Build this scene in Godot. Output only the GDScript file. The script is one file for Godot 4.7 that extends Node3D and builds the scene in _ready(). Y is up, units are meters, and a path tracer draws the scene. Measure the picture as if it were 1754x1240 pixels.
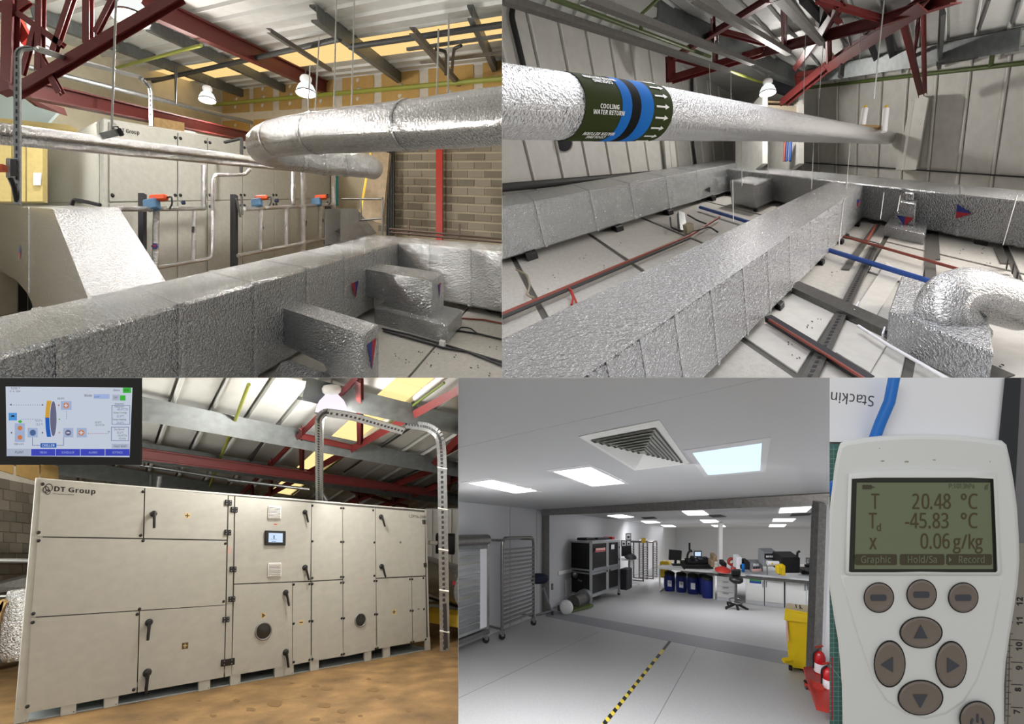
extends Node3D
# Five places side by side, each a room of its own behind thin added partition walls that fan out from where the viewer stands.
const F := 900.0      # focal length in pixels of the 1754 x 1240 frame
const CU := 877.0
const CV := 620.0
var R: Dictionary     # the room being built: its axes, origin and bounding partitions
var MT := {}
var TX := {}
var FONT: Font
var FONTB: Font
var taken := {}
var rng := RandomNumberGenerator.new()

# ---------------------------------------------------------------- geometry helpers
func ray(u, v) -> Vector3: return Vector3((u - CU) / F, (CV - v) / F, -1.0)
func at(u, v, d) -> Vector3: return ray(u, v) * d
func hit(u, v, pl: Plane) -> Vector3:
	var r = ray(u, v)
	return r * (pl.d / pl.normal.dot(r))
func room(o: Vector3, a: Vector3, b: Vector3, c: Vector3, clips: Array) -> Dictionary:
	var t = Transform3D(Basis(a.normalized(), b.normalized(), c.normalized()), o)
	return {t = t, i = t.affine_inverse(), clips = clips}
func X(x, y = null, z = null) -> Vector3:       # room point -> world
	return R.t * (x if x is Vector3 else Vector3(x, y, z))
func L(u, v, d) -> Vector3: return R.i * at(u, v, d)
func px(u, v, ax, val) -> Vector3:              # the room point where a sight line meets a room plane
	var q: Vector3 = R.i * Vector3.ZERO
	var d: Vector3 = R.i.basis * ray(u, v)
	return q + d * ((val - q[ax]) / d[ax])
func wx(u, v, ax, val) -> Vector3: return X(px(u, v, ax, val))
func tou(p: Vector3, ax, u) -> Vector3:
	var w = X(p); var e: Vector3 = R.t.basis[ax]; var k = (u - CU) / F
	p[ax] += -(w.x + k * w.z) / (e.x + k * e.z)
	return p
func tov(p: Vector3, ax, v) -> Vector3:
	var w = X(p); var e: Vector3 = R.t.basis[ax]; var k = (CV - v) / F
	p[ax] += -(w.y + k * w.z) / (e.y + k * e.z)
	return p
func mpx(n, w: Vector3) -> float: return n * absf(w.z) / F   # n pixels at the distance of w, in metres
func side_plane(u1, v1, u2, v2) -> Plane:       # the plane of a partition: through the viewer and two image points
	return Plane(ray(u1, v1).cross(ray(u2, v2)).normalized(), 0.0)

class M:
	var v := PackedVector3Array()
	var s := PackedByteArray()
	func tri(a, b, c, sm = 0):
		v.append(a); v.append(b); v.append(c); s.append(sm)
	func quad(a, b, c, d, sm = 0):
		tri(a, b, c, sm); tri(a, c, d, sm)
	func hexa(p):          # p: four bottom, four top
		quad(p[3], p[2], p[1], p[0]); quad(p[4], p[5], p[6], p[7])
		for i in 4:
			var j = (i + 1) % 4
			quad(p[i], p[j], p[j + 4], p[i + 4])
	func slab(a, b, c, d, th: Vector3):   # a quad given thickness
		hexa([a, b, c, d, a + th, b + th, c + th, d + th])
	func obox(o: Vector3, ex: Vector3, ey: Vector3, ez: Vector3, bev = 0.0):   # centre and three half axes
		if bev <= 0.0:
			hexa([o - ex - ey - ez, o + ex - ey - ez, o + ex - ey + ez, o - ex - ey + ez, o - ex + ey - ez, o + ex + ey - ez, o + ex + ey + ez, o - ex + ey + ez])
			return
		var h = [ex, ey, ez]
		var k = [1.0 - bev / maxf(ex.length(), bev * 1.01), 1.0 - bev / maxf(ey.length(), bev * 1.01), 1.0 - bev / maxf(ez.length(), bev * 1.01)]
		var P = func(sg, full):
			var r = o
			for i in 3: r += h[i] * sg[i] * (1.0 if i == full else k[i])
			return r
		for ax in 3:
			var b1 = (ax + 1) % 3
			var b2 = (ax + 2) % 3
			for sgn in [-1, 1]:
				var q = []
				for c in [[-1, -1], [1, -1], [1, 1], [-1, 1]]:
					var sg = [0, 0, 0]
					sg[ax] = sgn; sg[b1] = c[0]; sg[b2] = c[1]
					q.append(P.call(sg, ax))
				if sgn > 0: quad(q[0], q[1], q[2], q[3])
				else: quad(q[3], q[2], q[1], q[0])
			for s1 in [-1, 1]:
				for s2 in [-1, 1]:
					var sa = [0, 0, 0]; var sb = [0, 0, 0]
					sa[ax] = -1; sb[ax] = 1
					sa[b1] = s1; sb[b1] = s1; sa[b2] = s2; sb[b2] = s2
					quad(P.call(sa, b1), P.call(sb, b1), P.call(sb, b2), P.call(sa, b2))
		for s0 in [-1, 1]:
			for s1 in [-1, 1]:
				for s2 in [-1, 1]:
					var sg = [s0, s1, s2]
					tri(P.call(sg, 0), P.call(sg, 1), P.call(sg, 2))
	func bar(a: Vector3, b: Vector3, w: float, h: float, up: Vector3 = Vector3.UP, bev = 0.0):
		var d = b - a
		var sd = d.cross(up).normalized()
		var uu = sd.cross(d).normalized()
		obox((a + b) / 2, d / 2, uu * h / 2, sd * w / 2, bev)
	func ibeam(a: Vector3, b: Vector3, w: float, h: float, up: Vector3 = Vector3.UP):
		var d = b - a
		var sd = d.cross(up).normalized()
		var uu = sd.cross(d).normalized()
		var t = h * 0.1
		bar(a + uu * (h - t) / 2, b + uu * (h - t) / 2, w, t, up)
		bar(a - uu * (h - t) / 2, b - uu * (h - t) / 2, w, t, up)
		bar(a, b, t, h - 2 * t, up)
	func channel(a: Vector3, b: Vector3, w: float, h: float, up: Vector3 = Vector3.UP):   # a U section, open at the side
		var d = b - a
		var sd = d.cross(up).normalized()
		var uu = sd.cross(d).normalized()
		var t = h * 0.14
		bar(a + uu * (h - t) / 2, b + uu * (h - t) / 2, w, t, up)
		bar(a - uu * (h - t) / 2, b - uu * (h - t) / 2, w, t, up)
		bar(a + sd * w * 0.42, b + sd * w * 0.42, w * 0.16, h - 2 * t, up)
	func tube(pts: Array, rad, n = 12, caps = true):
		var m = pts.size()
		var rings = []
		var ref = Vector3.UP
		var d0 = (pts[1] - pts[0]).normalized()
		if absf(d0.dot(ref)) > 0.9: ref = Vector3.RIGHT
		for i in m:
			var d: Vector3
			if i == 0: d = pts[1] - pts[0]
			elif i == m - 1: d = pts[m - 1] - pts[m - 2]
			else: d = (pts[i + 1] - pts[i]).normalized() + (pts[i] - pts[i - 1]).normalized()
			d = d.normalized()
			ref = (ref - d * ref.dot(d)).normalized()
			var sd = d.cross(ref)
			var r = rad[i] if rad is Array else rad
			var ring = []
			for j in n:
				var a = TAU * j / n
				ring.append(pts[i] + (ref * cos(a) + sd * sin(a)) * r)
			rings.append(ring)
		for i in m - 1:
			for j in n:
				var k = (j + 1) % n
				quad(rings[i][j], rings[i][k], rings[i + 1][k], rings[i + 1][j], 1)
		if caps:
			for j in n:
				var k = (j + 1) % n
				tri(pts[0], rings[0][k], rings[0][j]); tri(pts[m - 1], rings[m - 1][j], rings[m - 1][k])
	func lathe(o: Vector3, ax: Vector3, prof: Array, n = 20, ex = null, ey = null):   # prof: [radius, height]
		var a = ax.normalized()
		if ex == null:
			ex = a.cross(Vector3.RIGHT if absf(a.x) < 0.7 else Vector3.UP).normalized()
			ey = a.cross(ex)
		for i in prof.size() - 1:
			for j in n:
				var c0 = TAU * j / n
				var c1 = TAU * (j + 1) / n
				var d0 = ex * cos(c0) + ey * sin(c0)
				var d1 = ex * cos(c1) + ey * sin(c1)
				var p = prof[i]
				var q = prof[i + 1]
				quad(o + d0 * p[0] + a * p[1], o + d1 * p[0] + a * p[1], o + d1 * q[0] + a * q[1], o + d0 * q[0] + a * q[1], 1)
	func ext(poly: Array, vec: Vector3):   # a polygon (any outline) pushed along vec
		var n = poly.size()
		var nn = Vector3.ZERO
		for i in n: nn += (poly[i] - poly[0]).cross(poly[(i + 1) % n] - poly[0])
		nn = nn.normalized()
		var ex = (poly[1] - poly[0]).normalized()
		var ey = nn.cross(ex)
		var p2 = PackedVector2Array()
		for p in poly: p2.append(Vector2((p - poly[0]).dot(ex), (p - poly[0]).dot(ey)))
		var ix = Geometry2D.triangulate_polygon(p2)
		for i in range(0, ix.size(), 3):
			tri(poly[ix[i]], poly[ix[i + 1]], poly[ix[i + 2]])
			tri(poly[ix[i]] + vec, poly[ix[i + 2]] + vec, poly[ix[i + 1]] + vec)
		for i in n:
			var j = (i + 1) % n
			quad(poly[i], poly[j], poly[j] + vec, poly[i] + vec)

func nm() -> M: return M.new()
func text(m: M, s: String, o: Vector3, ex: Vector3, ey: Vector3, bold = false, centre = false, depth = 0.02):
	# lettering as thin solid letters: o is the baseline start, ex and ey one cap height long
	var t = TextMesh.new()
	t.text = s; t.font = FONTB if bold else FONT; t.font_size = 32; t.pixel_size = 0.0425; t.depth = 0.05
	t.horizontal_alignment = HORIZONTAL_ALIGNMENT_CENTER if centre else HORIZONTAL_ALIGNMENT_LEFT
	t.vertical_alignment = VERTICAL_ALIGNMENT_BOTTOM
	var ar = t.get_mesh_arrays()
	if ar.size() == 0: return
	var vs: PackedVector3Array = ar[Mesh.ARRAY_VERTEX]
	var ix = ar[Mesh.ARRAY_INDEX]
	var nrm = ex.cross(ey).normalized() * ey.length()
	var f = func(p: Vector3): return o + ex * p.x + ey * (p.y - 0.3) + nrm * p.z * depth / 0.05
	if ix != null and ix.size() > 0:
		for i in range(0, ix.size(), 3): m.tri(f.call(vs[ix[i]]), f.call(vs[ix[i + 1]]), f.call(vs[ix[i + 2]]))
	else:
		for i in range(0, vs.size(), 3): m.tri(f.call(vs[i]), f.call(vs[i + 1]), f.call(vs[i + 2]))

func numbered(n: String) -> String:
	if not taken.has(n):
		taken[n] = 0
		return n
	taken[n] += 1
	return "%s_%03d" % [n, taken[n]]
func clip_tri(a: PackedVector3Array, pl: Plane) -> PackedVector3Array:
	var o := PackedVector3Array()
	for i in a.size():
		var p = a[i]; var q = a[(i + 1) % a.size()]
		var dp = pl.distance_to(p); var dq = pl.distance_to(q)
		if dp >= 0: o.append(p)
		if (dp > 0 and dq < 0) or (dp < 0 and dq > 0): o.append(p + (q - p) * (dp / (dp - dq)))
	return o
func put(m: M, called: String, mat, parent = null):
	# one mesh of its own: cut off where the room's partitions stand, added to its thing (or to the root)
	var st = SurfaceTool.new()
	st.begin(Mesh.PRIMITIVE_TRIANGLES)
	var outv := PackedVector3Array()
	var outs := PackedByteArray()
	for i in m.s.size():
		var a := PackedVector3Array([m.v[i * 3], m.v[i * 3 + 1], m.v[i * 3 + 2]])
		for pl in R.clips:
			var inside = true
			for p in a:
				if pl.distance_to(p) < 0: inside = false
			if not inside: a = clip_tri(a, pl)
			if a.size() < 3: break
		for k in range(1, a.size() - 1):
			outv.append(a[0]); outv.append(a[k]); outv.append(a[k + 1]); outs.append(m.s[i])
	if outv.size() == 0: return null
	var mn = outv[0]; var mx = outv[0]
	for p in outv:
		mn = mn.min(p); mx = mx.max(p)
	var base = Vector3((mn.x + mx.x) / 2, mn.y, (mn.z + mx.z) / 2)
	var o = MeshInstance3D.new()
	if parent == null:
		o.name = numbered(called); add_child(o); o.position = base
	else:
		o.name = called
		if not parent.has_meta("based"):
			parent.position = base; parent.set_meta("based", true); parent.set_meta("org", base)
		base = parent.get_meta("org")
		parent.add_child(o, true)
	o.set_meta("org", base); o.set_meta("based", true)
	for i in outs.size():
		st.set_smooth_group(0 if outs[i] else -1)
		for k in 3: st.add_vertex(outv[i * 3 + k] - base)
	st.generate_normals()
	o.mesh = st.commit()
	o.material_override = MT[mat] if mat is String else mat
	return o
func thing(called, label, cat, group = "") -> Node3D:
	var o = Node3D.new()
	o.name = numbered(called); add_child(o); tag(o, label, cat, group)
	return o
func tag(o, label, cat = "", group = ""):
	if o == null: return null
	o.set_meta("label", label)
	if cat != "": o.set_meta("category", cat)
	if group != "": o.set_meta("group", group)
	return o
func one(m: M, called, mat, label, cat, group = ""): return tag(put(m, called, mat), label, cat, group)
func struct(m: M, called, mat, label = ""):
	var o = put(m, called, mat)
	if o != null: o.set_meta("kind", "structure")
	if label != "" and o != null: o.set_meta("label", label)
	return o
func sub(parent, called) -> Node3D:       # a part made of pieces, under its thing
	var o = Node3D.new()
	o.name = called; parent.add_child(o, true)
	o.set_meta("org", parent.get_meta("org")); o.set_meta("based", true)
	return o
func part(p, m: M, called, mat): return put(m, called, mat, p)
func rb(a: Vector3, b: Vector3, bev = 0.0) -> M:       # box in the room's own axes between two room points
	var m = nm()
	var B: Basis = R.t.basis
	var h = (b - a) / 2
	m.obox(X((a + b) / 2), B.x * h.x, B.y * h.y, B.z * h.z, bev)
	return m
func tb(pts, r, n = 12) -> M:
	var m = nm(); m.tube(pts, r, n); return m
func br(a, b, w, h, up = Vector3.UP) -> M:
	var m = nm(); m.bar(a, b, w, h, up); return m
func bend(pts: Array, rr: float, n = 5) -> Array:      # round the corners of a path
	var o = [pts[0]]
	for i in range(1, pts.size() - 1):
		var a: Vector3 = pts[i - 1]; var b: Vector3 = pts[i]; var c: Vector3 = pts[i + 1]
		var r = minf(rr, minf((a - b).length(), (c - b).length()) * 0.45)
		var s = b + (a - b).normalized() * r
		var e = b + (c - b).normalized() * r
		for k in n + 1:
			var t = float(k) / n
			o.append(s.lerp(b, t).lerp(b.lerp(e, t), t))
	o.append(pts[-1])
	return o

# ---------------------------------------------------------------- materials
func noise_img(kind, freq, oct, seed_, w = 512, h = 512) -> Image:
	var n = FastNoiseLite.new()
	n.noise_type = kind; n.frequency = freq; n.seed = seed_; n.fractal_octaves = oct
	return n.get_seamless_image(w, h)
func tint_tex(key, lo: float, hi: float, freq, oct, seed_, speck = 0.0, speck_v = 0.6) -> Texture2D:
	if TX.has(key): return TX[key]
	var im = noise_img(FastNoiseLite.TYPE_SIMPLEX_SMOOTH, freq, oct, seed_, 256, 256)
	im.convert(Image.FORMAT_RGB8)
	var r = RandomNumberGenerator.new()
	r.seed = seed_
	for y in 256:
		for x in 256:
			var g = lerpf(lo, hi, im.get_pixel(x, y).r)
			if speck > 0.0 and r.randf() < speck: g *= lerpf(speck_v, 1.0, r.randf())
			im.set_pixel(x, y, Color(g, g, g))
	im.generate_mipmaps()
	TX[key] = ImageTexture.create_from_image(im)
	return TX[key]
func foil_normal(key, seed_, strength, freq, warp) -> Texture2D:
	# crumpled foil: sharp wandering creases of several sizes over soft dents
	var n1 = FastNoiseLite.new()
	n1.noise_type = FastNoiseLite.TYPE_SIMPLEX_SMOOTH; n1.frequency = freq; n1.seed = seed_
	n1.fractal_type = FastNoiseLite.FRACTAL_RIDGED; n1.fractal_octaves = 5; n1.fractal_gain = 0.6
	n1.domain_warp_enabled = true; n1.domain_warp_amplitude = warp; n1.domain_warp_frequency = 0.012
	var a = n1.get_seamless_image(512, 512)
	var b = noise_img(FastNoiseLite.TYPE_SIMPLEX_SMOOTH, 0.05, 3, seed_ + 5)
	var n2 = FastNoiseLite.new()
	n2.noise_type = FastNoiseLite.TYPE_CELLULAR; n2.frequency = freq * 3.5; n2.seed = seed_ + 2
	n2.cellular_return_type = FastNoiseLite.RETURN_DISTANCE2_SUB; n2.fractal_octaves = 1
	var c = n2.get_seamless_image(512, 512)
	a.convert(Image.FORMAT_RGB8); b.convert(Image.FORMAT_RGB8); c.convert(Image.FORMAT_RGB8)
	var o = Image.create(512, 512, false, Image.FORMAT_RGB8)
	for y in 512:
		for x in 512:
			var g = pow(a.get_pixel(x, y).r, 1.5) * 0.6 + b.get_pixel(x, y).r * 0.25 + (1.0 - c.get_pixel(x, y).r) * 0.2
			g = clampf(g, 0, 1)
			o.set_pixel(x, y, Color(g, g, g))
	o.bump_map_to_normal_map(strength)
	o.generate_mipmaps()
	TX[key] = ImageTexture.create_from_image(o)
	return TX[key]
func mat(key, col, rough = 0.7, metal = 0.0, tex = "", scale = 1.0, extra = {}):
	var m = StandardMaterial3D.new()
	m.albedo_color = Color(col) if col is String else col
	m.roughness = rough; m.metallic = metal
	if tex != "": m.albedo_texture = TX[tex]
	if tex != "" or extra.has("normal_texture"):
		m.uv1_triplanar = true; m.uv1_world_triplanar = true
		m.uv1_scale = Vector3.ONE * scale
	for k in extra:
		if k == "normal_texture":
			m.normal_enabled = true; m.normal_texture = TX[extra[k]]
		else: m.set(k, extra[k])
	MT[key] = m
	return m
func glow(key, col, e):
	var m = StandardMaterial3D.new()
	m.albedo_color = Color(col).darkened(0.75); m.emission_enabled = true; m.emission = Color(col); m.emission_energy_multiplier = e
	MT[key] = m
func area(pos: Vector3, dir: Vector3, w, h, e, col = "ffffff"):
	var l = AreaLight3D.new()
	l.area_size = Vector2(w, h); l.light_energy = e; l.light_color = Color(col); l.shadow_enabled = true
	l.area_range = 60.0; l.area_attenuation = 2.0
	add_child(l)
	l.look_at_from_position(pos, pos + dir, Vector3.UP if absf(dir.normalized().y) < 0.95 else Vector3.FORWARD)
	return l

func _ready():
	rng.seed = 7
	var cam = Camera3D.new()
	cam.fov = rad_to_deg(2.0 * atan(CV / F)); cam.near = 0.02; cam.far = 200.0
	add_child(cam); cam.current = true
	var we = WorldEnvironment.new()
	var env = Environment.new()
	var sk = ProceduralSkyMaterial.new()
	sk.sky_top_color = Color("e9ecf0"); sk.sky_horizon_color = Color("e4e4e2"); sk.ground_bottom_color = Color("b9b4ac"); sk.ground_horizon_color = Color("d6d3cd")
	sk.energy_multiplier = 0.75
	var sky = Sky.new(); sky.sky_material = sk
	env.background_mode = Environment.BG_SKY; env.sky = sky
	env.ambient_light_source = Environment.AMBIENT_SOURCE_SKY
	env.tonemap_mode = Environment.TONE_MAPPER_LINEAR
	env.tonemap_exposure = 1.0
	env.sdfgi_enabled = true; env.ssao_enabled = true; env.ssil_enabled = true
	we.environment = env
	add_child(we)
	FONT = SystemFont.new(); FONT.font_names = PackedStringArray(["Droid Sans"])
	FONTB = SystemFont.new(); FONTB.font_names = PackedStringArray(["Droid Sans"]); FONTB.font_weight = 700
	make_materials()
	var up = Vector3.UP
	var cx = side_plane(860, 0, 860, 1000)       # between the two upper rooms
	var cy = side_plane(0, 647, 1000, 647)       # between the upper and the lower rooms
	var cz = side_plane(785, 0, 785, 1000)       # between the two lower rooms
	var pos = func(pl: Plane, u, v): return pl if pl.distance_to(ray(u, v)) > 0 else Plane(-pl.normal, 0.0)
	rooms = {
		plant = room(at(456, 648, 4.6), ray(970, 333), up, ray(-100, 345), [pos.call(cx, 400, 300), pos.call(cy, 400, 300)]),
		void_ = room(at(1223, 645, 3.6), ray(1640, 208), -ray(1407, 2320), ray(770, 238), [pos.call(cx, 1300, 300), pos.call(cy, 1300, 300)]),
		unit = room(at(28, 1240, 4.9), ray(1658, 948), ray(583, -5062), ray(60, 952), [pos.call(cy, 400, 900), pos.call(cz, 400, 900)]),
		clean = room(at(1100, 1240, 4.1), -ray(175, 905), up, ray(1275, 908), [pos.call(cy, 1100, 900), pos.call(cz, 1100, 900)]),
		desk = room(at(1588, 944, 0.30), Vector3.RIGHT, up, -ray(1588, 944), [side_plane_in(1421)]),
	}
	for k in rooms:          # every room begins where its partitions begin, in front of the viewer
		if k != "desk": rooms[k].clips.append(Plane(Vector3(0, 0, -1), 0.9))
	rooms.desk.clips.append(pos.call(cy, 1600, 900))
	lights()
	partitions()
	var only = ""
	for b in [["plant", build_plant], ["void_", build_void], ["unit", build_unit], ["clean", build_clean], ["desk", build_desk]]:
		if only != "" and not only.contains(b[0]): continue
		R = rooms[b[0]]
		b[1].call()
var rooms := {}
func side_plane_in(u) -> Plane:
	var p = side_plane(u, 0, u, 1000)
	return p if p.distance_to(ray(u + 50, 900)) > 0 else Plane(-p.normal, 0.0)
func partitions():
	R = {t = Transform3D.IDENTITY, i = Transform3D.IDENTITY, clips = []}
	# added walls that keep the rooms and their light apart: wedges that start thin and thicken with distance
	var e = 0.22
	var wedge = func(u1, v1, u2, v2, du, dv, called):
		var m = nm()
		var a = []
		for s in [-1, 1]:
			for q in [[u1, v1, 1.2], [u2, v2, 1.2], [u2, v2, 34.0], [u1, v1, 34.0]]: a.append(at(q[0] + du * e * s, q[1] + dv * e * s, q[2]))
		m.hexa(a)
		struct(m, called, "partition")
	wedge.call(860, -500, 860, 647, 1, 0, "added_wall_upper_rooms")
	wedge.call(-700, 647, 2500, 647, 0, 1, "added_wall_upper_lower")
	wedge.call(785, 647, 785, 1800, 1, 0, "added_wall_lower_rooms")

func make_materials():
	tint_tex("cloud", 0.82, 1.0, 0.012, 4, 3)
	tint_tex("soft", 0.93, 1.0, 0.02, 3, 4)
	tint_tex("speck", 0.9, 1.0, 0.05, 2, 5, 0.08, 0.72)
	tint_tex("grit", 0.78, 1.0, 0.09, 4, 6, 0.3, 0.7)
	tint_tex("stain", 0.6, 1.0, 0.02, 5, 8, 0.05, 0.8)
	tint_tex("terrazzo", 0.95, 1.0, 0.05, 2, 12, 0.07, 0.55)
	foil_normal("foil_n", 21, 52.0, 0.016, 30.0)
	foil_normal("foil_n2", 33, 42.0, 0.022, 18.0)
	mat("foil", "cfd0d2", 0.16, 1.0, "", 1.5, {normal_texture = "foil_n"})
	mat("foil_soft", "c6c8ca", 0.2, 1.0, "", 1.5, {normal_texture = "foil_n2"})
	mat("foil_pipe", "d2d2d2", 0.16, 1.0, "", 2.2, {normal_texture = "foil_n"})
	mat("foil_warm", "c6c8ca", 0.22, 1.0, "", 1.4, {normal_texture = "foil_n2"})
	mat("tape", "c9c9c6", 0.3, 1.0)
	mat("partition", "dedcd8", 0.9)
	mat("cream", "d9d2ba", 0.85, 0.0, "soft", 0.4)
	mat("tan", "c8a565", 0.9, 0.0, "soft", 1.3)
	mat("joint", "d9d3c6", 0.9, 0.0, "soft", 1.0)
	mat("paleblue", "bfd0cf", 0.8)
	mat("sheet", "d6d8d5", 0.55, 0.0, "soft", 0.6)
	mat("clad", "d3d2cc", 0.5, 0.0, "soft", 0.7)
	mat("clad_rib", "d3d2cc", 0.5)
	mat("dark_red", "642120", 0.5, 0.0, "soft", 2.0)
	mat("red_steel", "642120", 0.5, 0.0, "soft", 2.0)
	mat("bright_red", "ad3024", 0.5)
	mat("grey_steel", "6f7474", 0.5, 0.4, "cloud", 2.0)
	mat("galv", "a3a6a6", 0.4, 0.8, "cloud", 4.0)
	mat("galv_dark", "74726e", 0.5, 0.6, "cloud", 4.0)
	mat("conduit", "3a3b3a", 0.6)
	mat("green_pipe", "8d9440", 0.5)
	mat("green_dark", "4b5a28", 0.5)
	mat("rod", "b6b6b2", 0.4, 0.6)
	mat("black", "141414", 0.5)
	mat("soot", "26252a", 0.6)
	mat("ahu", "b6b6ad", 0.55, 0.0, "soft", 1.5)
	mat("ahu_light", "b6b6ad", 0.5, 0.0, "soft", 1.5)
	mat("ahu_frame", "bcbdb5", 0.5, 0.0, "soft", 1.5)
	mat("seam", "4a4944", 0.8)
	mat("block_a", "8d8475", 0.95, 0.0, "grit", 3.0)
	mat("block_b", "7f7869", 0.95, 0.0, "grit", 3.3)
	mat("block_c", "999182", 0.95, 0.0, "grit", 2.7)
	mat("mortar", "bdb29a", 0.95, 0.0, "grit", 2.0)
	mat("yellow_board", "c3b073", 0.8, 0.0, "soft", 2.0)
	mat("yellow_edge", "d9b53a", 0.7)
	mat("teal", "1f7f86", 0.6)
	mat("wood_brown", "8c7a5f", 0.7, 0.0, "cloud", 2.0)
	mat("pallet", "a98b5d", 0.85, 0.0, "cloud", 3.0)
	mat("white", "e6e6e2", 0.5)
	mat("paper", "efeff2", 0.8)
	mat("orange", "d6531f", 0.5)
	mat("valve_blue", "5a86ab", 0.6, 0.0, "cloud", 20.0)
	mat("blue_paint", "274e9a", 0.5)
	mat("red_paint", "b22727", 0.5)
	mat("navy", "26337f", 0.6)
	mat("crimson", "a32433", 0.6)
	mat("copper_red", "8e4436", 0.5)
	mat("hall_floor", "b18d5c", 0.8, 0.0, "stain", 0.35)
	mat("floor_stain", "8f6f42", 0.75, 0.0, "grit", 4.0)
	mat("deck", "d0cdc6", 0.6, 0.0, "speck", 1.2)
	mat("deck_clean", "dad7d0", 0.6, 0.0, "soft", 1.2)
	mat("deck_seam", "5f5d58", 0.7)
	mat("glass_lamp", "f4f6f6", 0.25)
	glow("lamp_glow", "fffaf2", 6.0)
	glow("lamp_shade_glow", "f4f8f6", 1.0)
	glow("lamp_shade_violet", "f3e6f6", 1.1)
	glow("skylight_glow", "f7d08a", 1.1)
	glow("skylight_pale", "ffdf9a", 1.2)
	glow("added_pane_glow", "fffdf8", 0.7)
	glow("panel_glow", "fdfbff", 2.6)
	glow("panel_blue", "cfe6fb", 1.25)
	glow("screen_glow", "c9def5", 1.0)
	more_materials()

# ---------------------------------------------------------------- shared pieces
func arrow(p, o: Vector3, ex: Vector3, ey: Vector3, nrm: Vector3, flip = false):
	# red and navy flow arrow stuck on a duct: two halves of one triangle, apex along ey
	var m = nm()
	m.ext([o - ex, o, o + ey], nrm)
	var k = part(p, m, "flow_arrow", "crimson" if not flip else "navy")
	var m2 = nm()
	m2.ext([o, o + ex, o + ey], nrm)
	part(p, m2, "flow_arrow", "navy" if not flip else "crimson")
func bell_lamp(o: Vector3, r: float, label, lit: String, e = 3.0):
	var group = ""
	var t = thing("high_bay_lamp", label, "lamp", group)
	var m = nm()
	m.lathe(o, Vector3.UP, [[r * 1.0, 0], [r * 1.03, r * 0.06], [r * 0.97, r * 0.35], [r * 0.78, r * 0.8], [r * 0.45, r * 1.15], [r * 0.4, r * 1.22]], 24)
	part(t, m, "lamp_shade", lit)
	m = nm()
	m.lathe(o, Vector3.UP, [[r * 1.02, -0.02 * r], [r * 1.06, r * 0.04], [r * 1.03, r * 0.1]], 24)
	part(t, m, "lamp_rim", "galv_dark")
	m = nm()
	m.lathe(o + Vector3.UP * r * 1.2, Vector3.UP, [[r * 0.4, 0], [r * 0.58, r * 0.15], [r * 0.62, r * 0.4], [r * 0.5, r * 0.62], [0.0, r * 0.7]], 20)
	part(t, m, "lamp_gear_housing", "glass_lamp")
	m = nm()
	m.tube([o + Vector3.UP * r * 1.85, o + Vector3.UP * r * 2.6], r * 0.06, 6)
	part(t, m, "hanger", "galv_dark")
	m = nm()
	m.lathe(o + Vector3.UP * r * 0.1, Vector3.UP, [[0.0, 0.0], [r * 0.3, r * 0.1], [r * 0.38, r * 0.4], [r * 0.25, r * 0.8], [0.0, r * 0.9]], 14)
	part(t, m, "lamp_bulb", "lamp_glow")
	var l = OmniLight3D.new()
	l.light_energy = e; l.light_size = r * 0.8; l.shadow_enabled = true; l.omni_range = 60.0; l.omni_attenuation = 2.0
	l.light_color = Color("fffaf4")
	add_child(l); l.position = o - Vector3.UP * r * 0.5
	return t
func perforated(t, a: Vector3, b: Vector3, w: float, facing: Vector3, step = 0.055, mt = "galv", called = "tray_run", arc = []):
	# slotted steel section: a channel whose web carries a row of slots
	var m = nm()
	var pts = arc if arc.size() > 0 else [a, b]
	for i in pts.size() - 1:
		m.bar(pts[i], pts[i + 1], w, w * 0.35, facing)
	part(t, m, called, mt)
	var h = nm()
	for i in pts.size() - 1:
		var d: Vector3 = pts[i + 1] - pts[i]
		var n = maxi(1, int(d.length() / step))
		for k in n:
			var fn = d.cross(facing).cross(d).normalized()
			var c = pts[i] + d * ((k + 0.5) / n) + fn * w * 0.19
			h.bar(c - d.normalized() * step * 0.28, c + d.normalized() * step * 0.28, w * 0.28, w * 0.02, facing)
	var hp = part(t, h, "slots", "soot")
	if hp != null: hp.set_meta("kind", "stuff")

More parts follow.
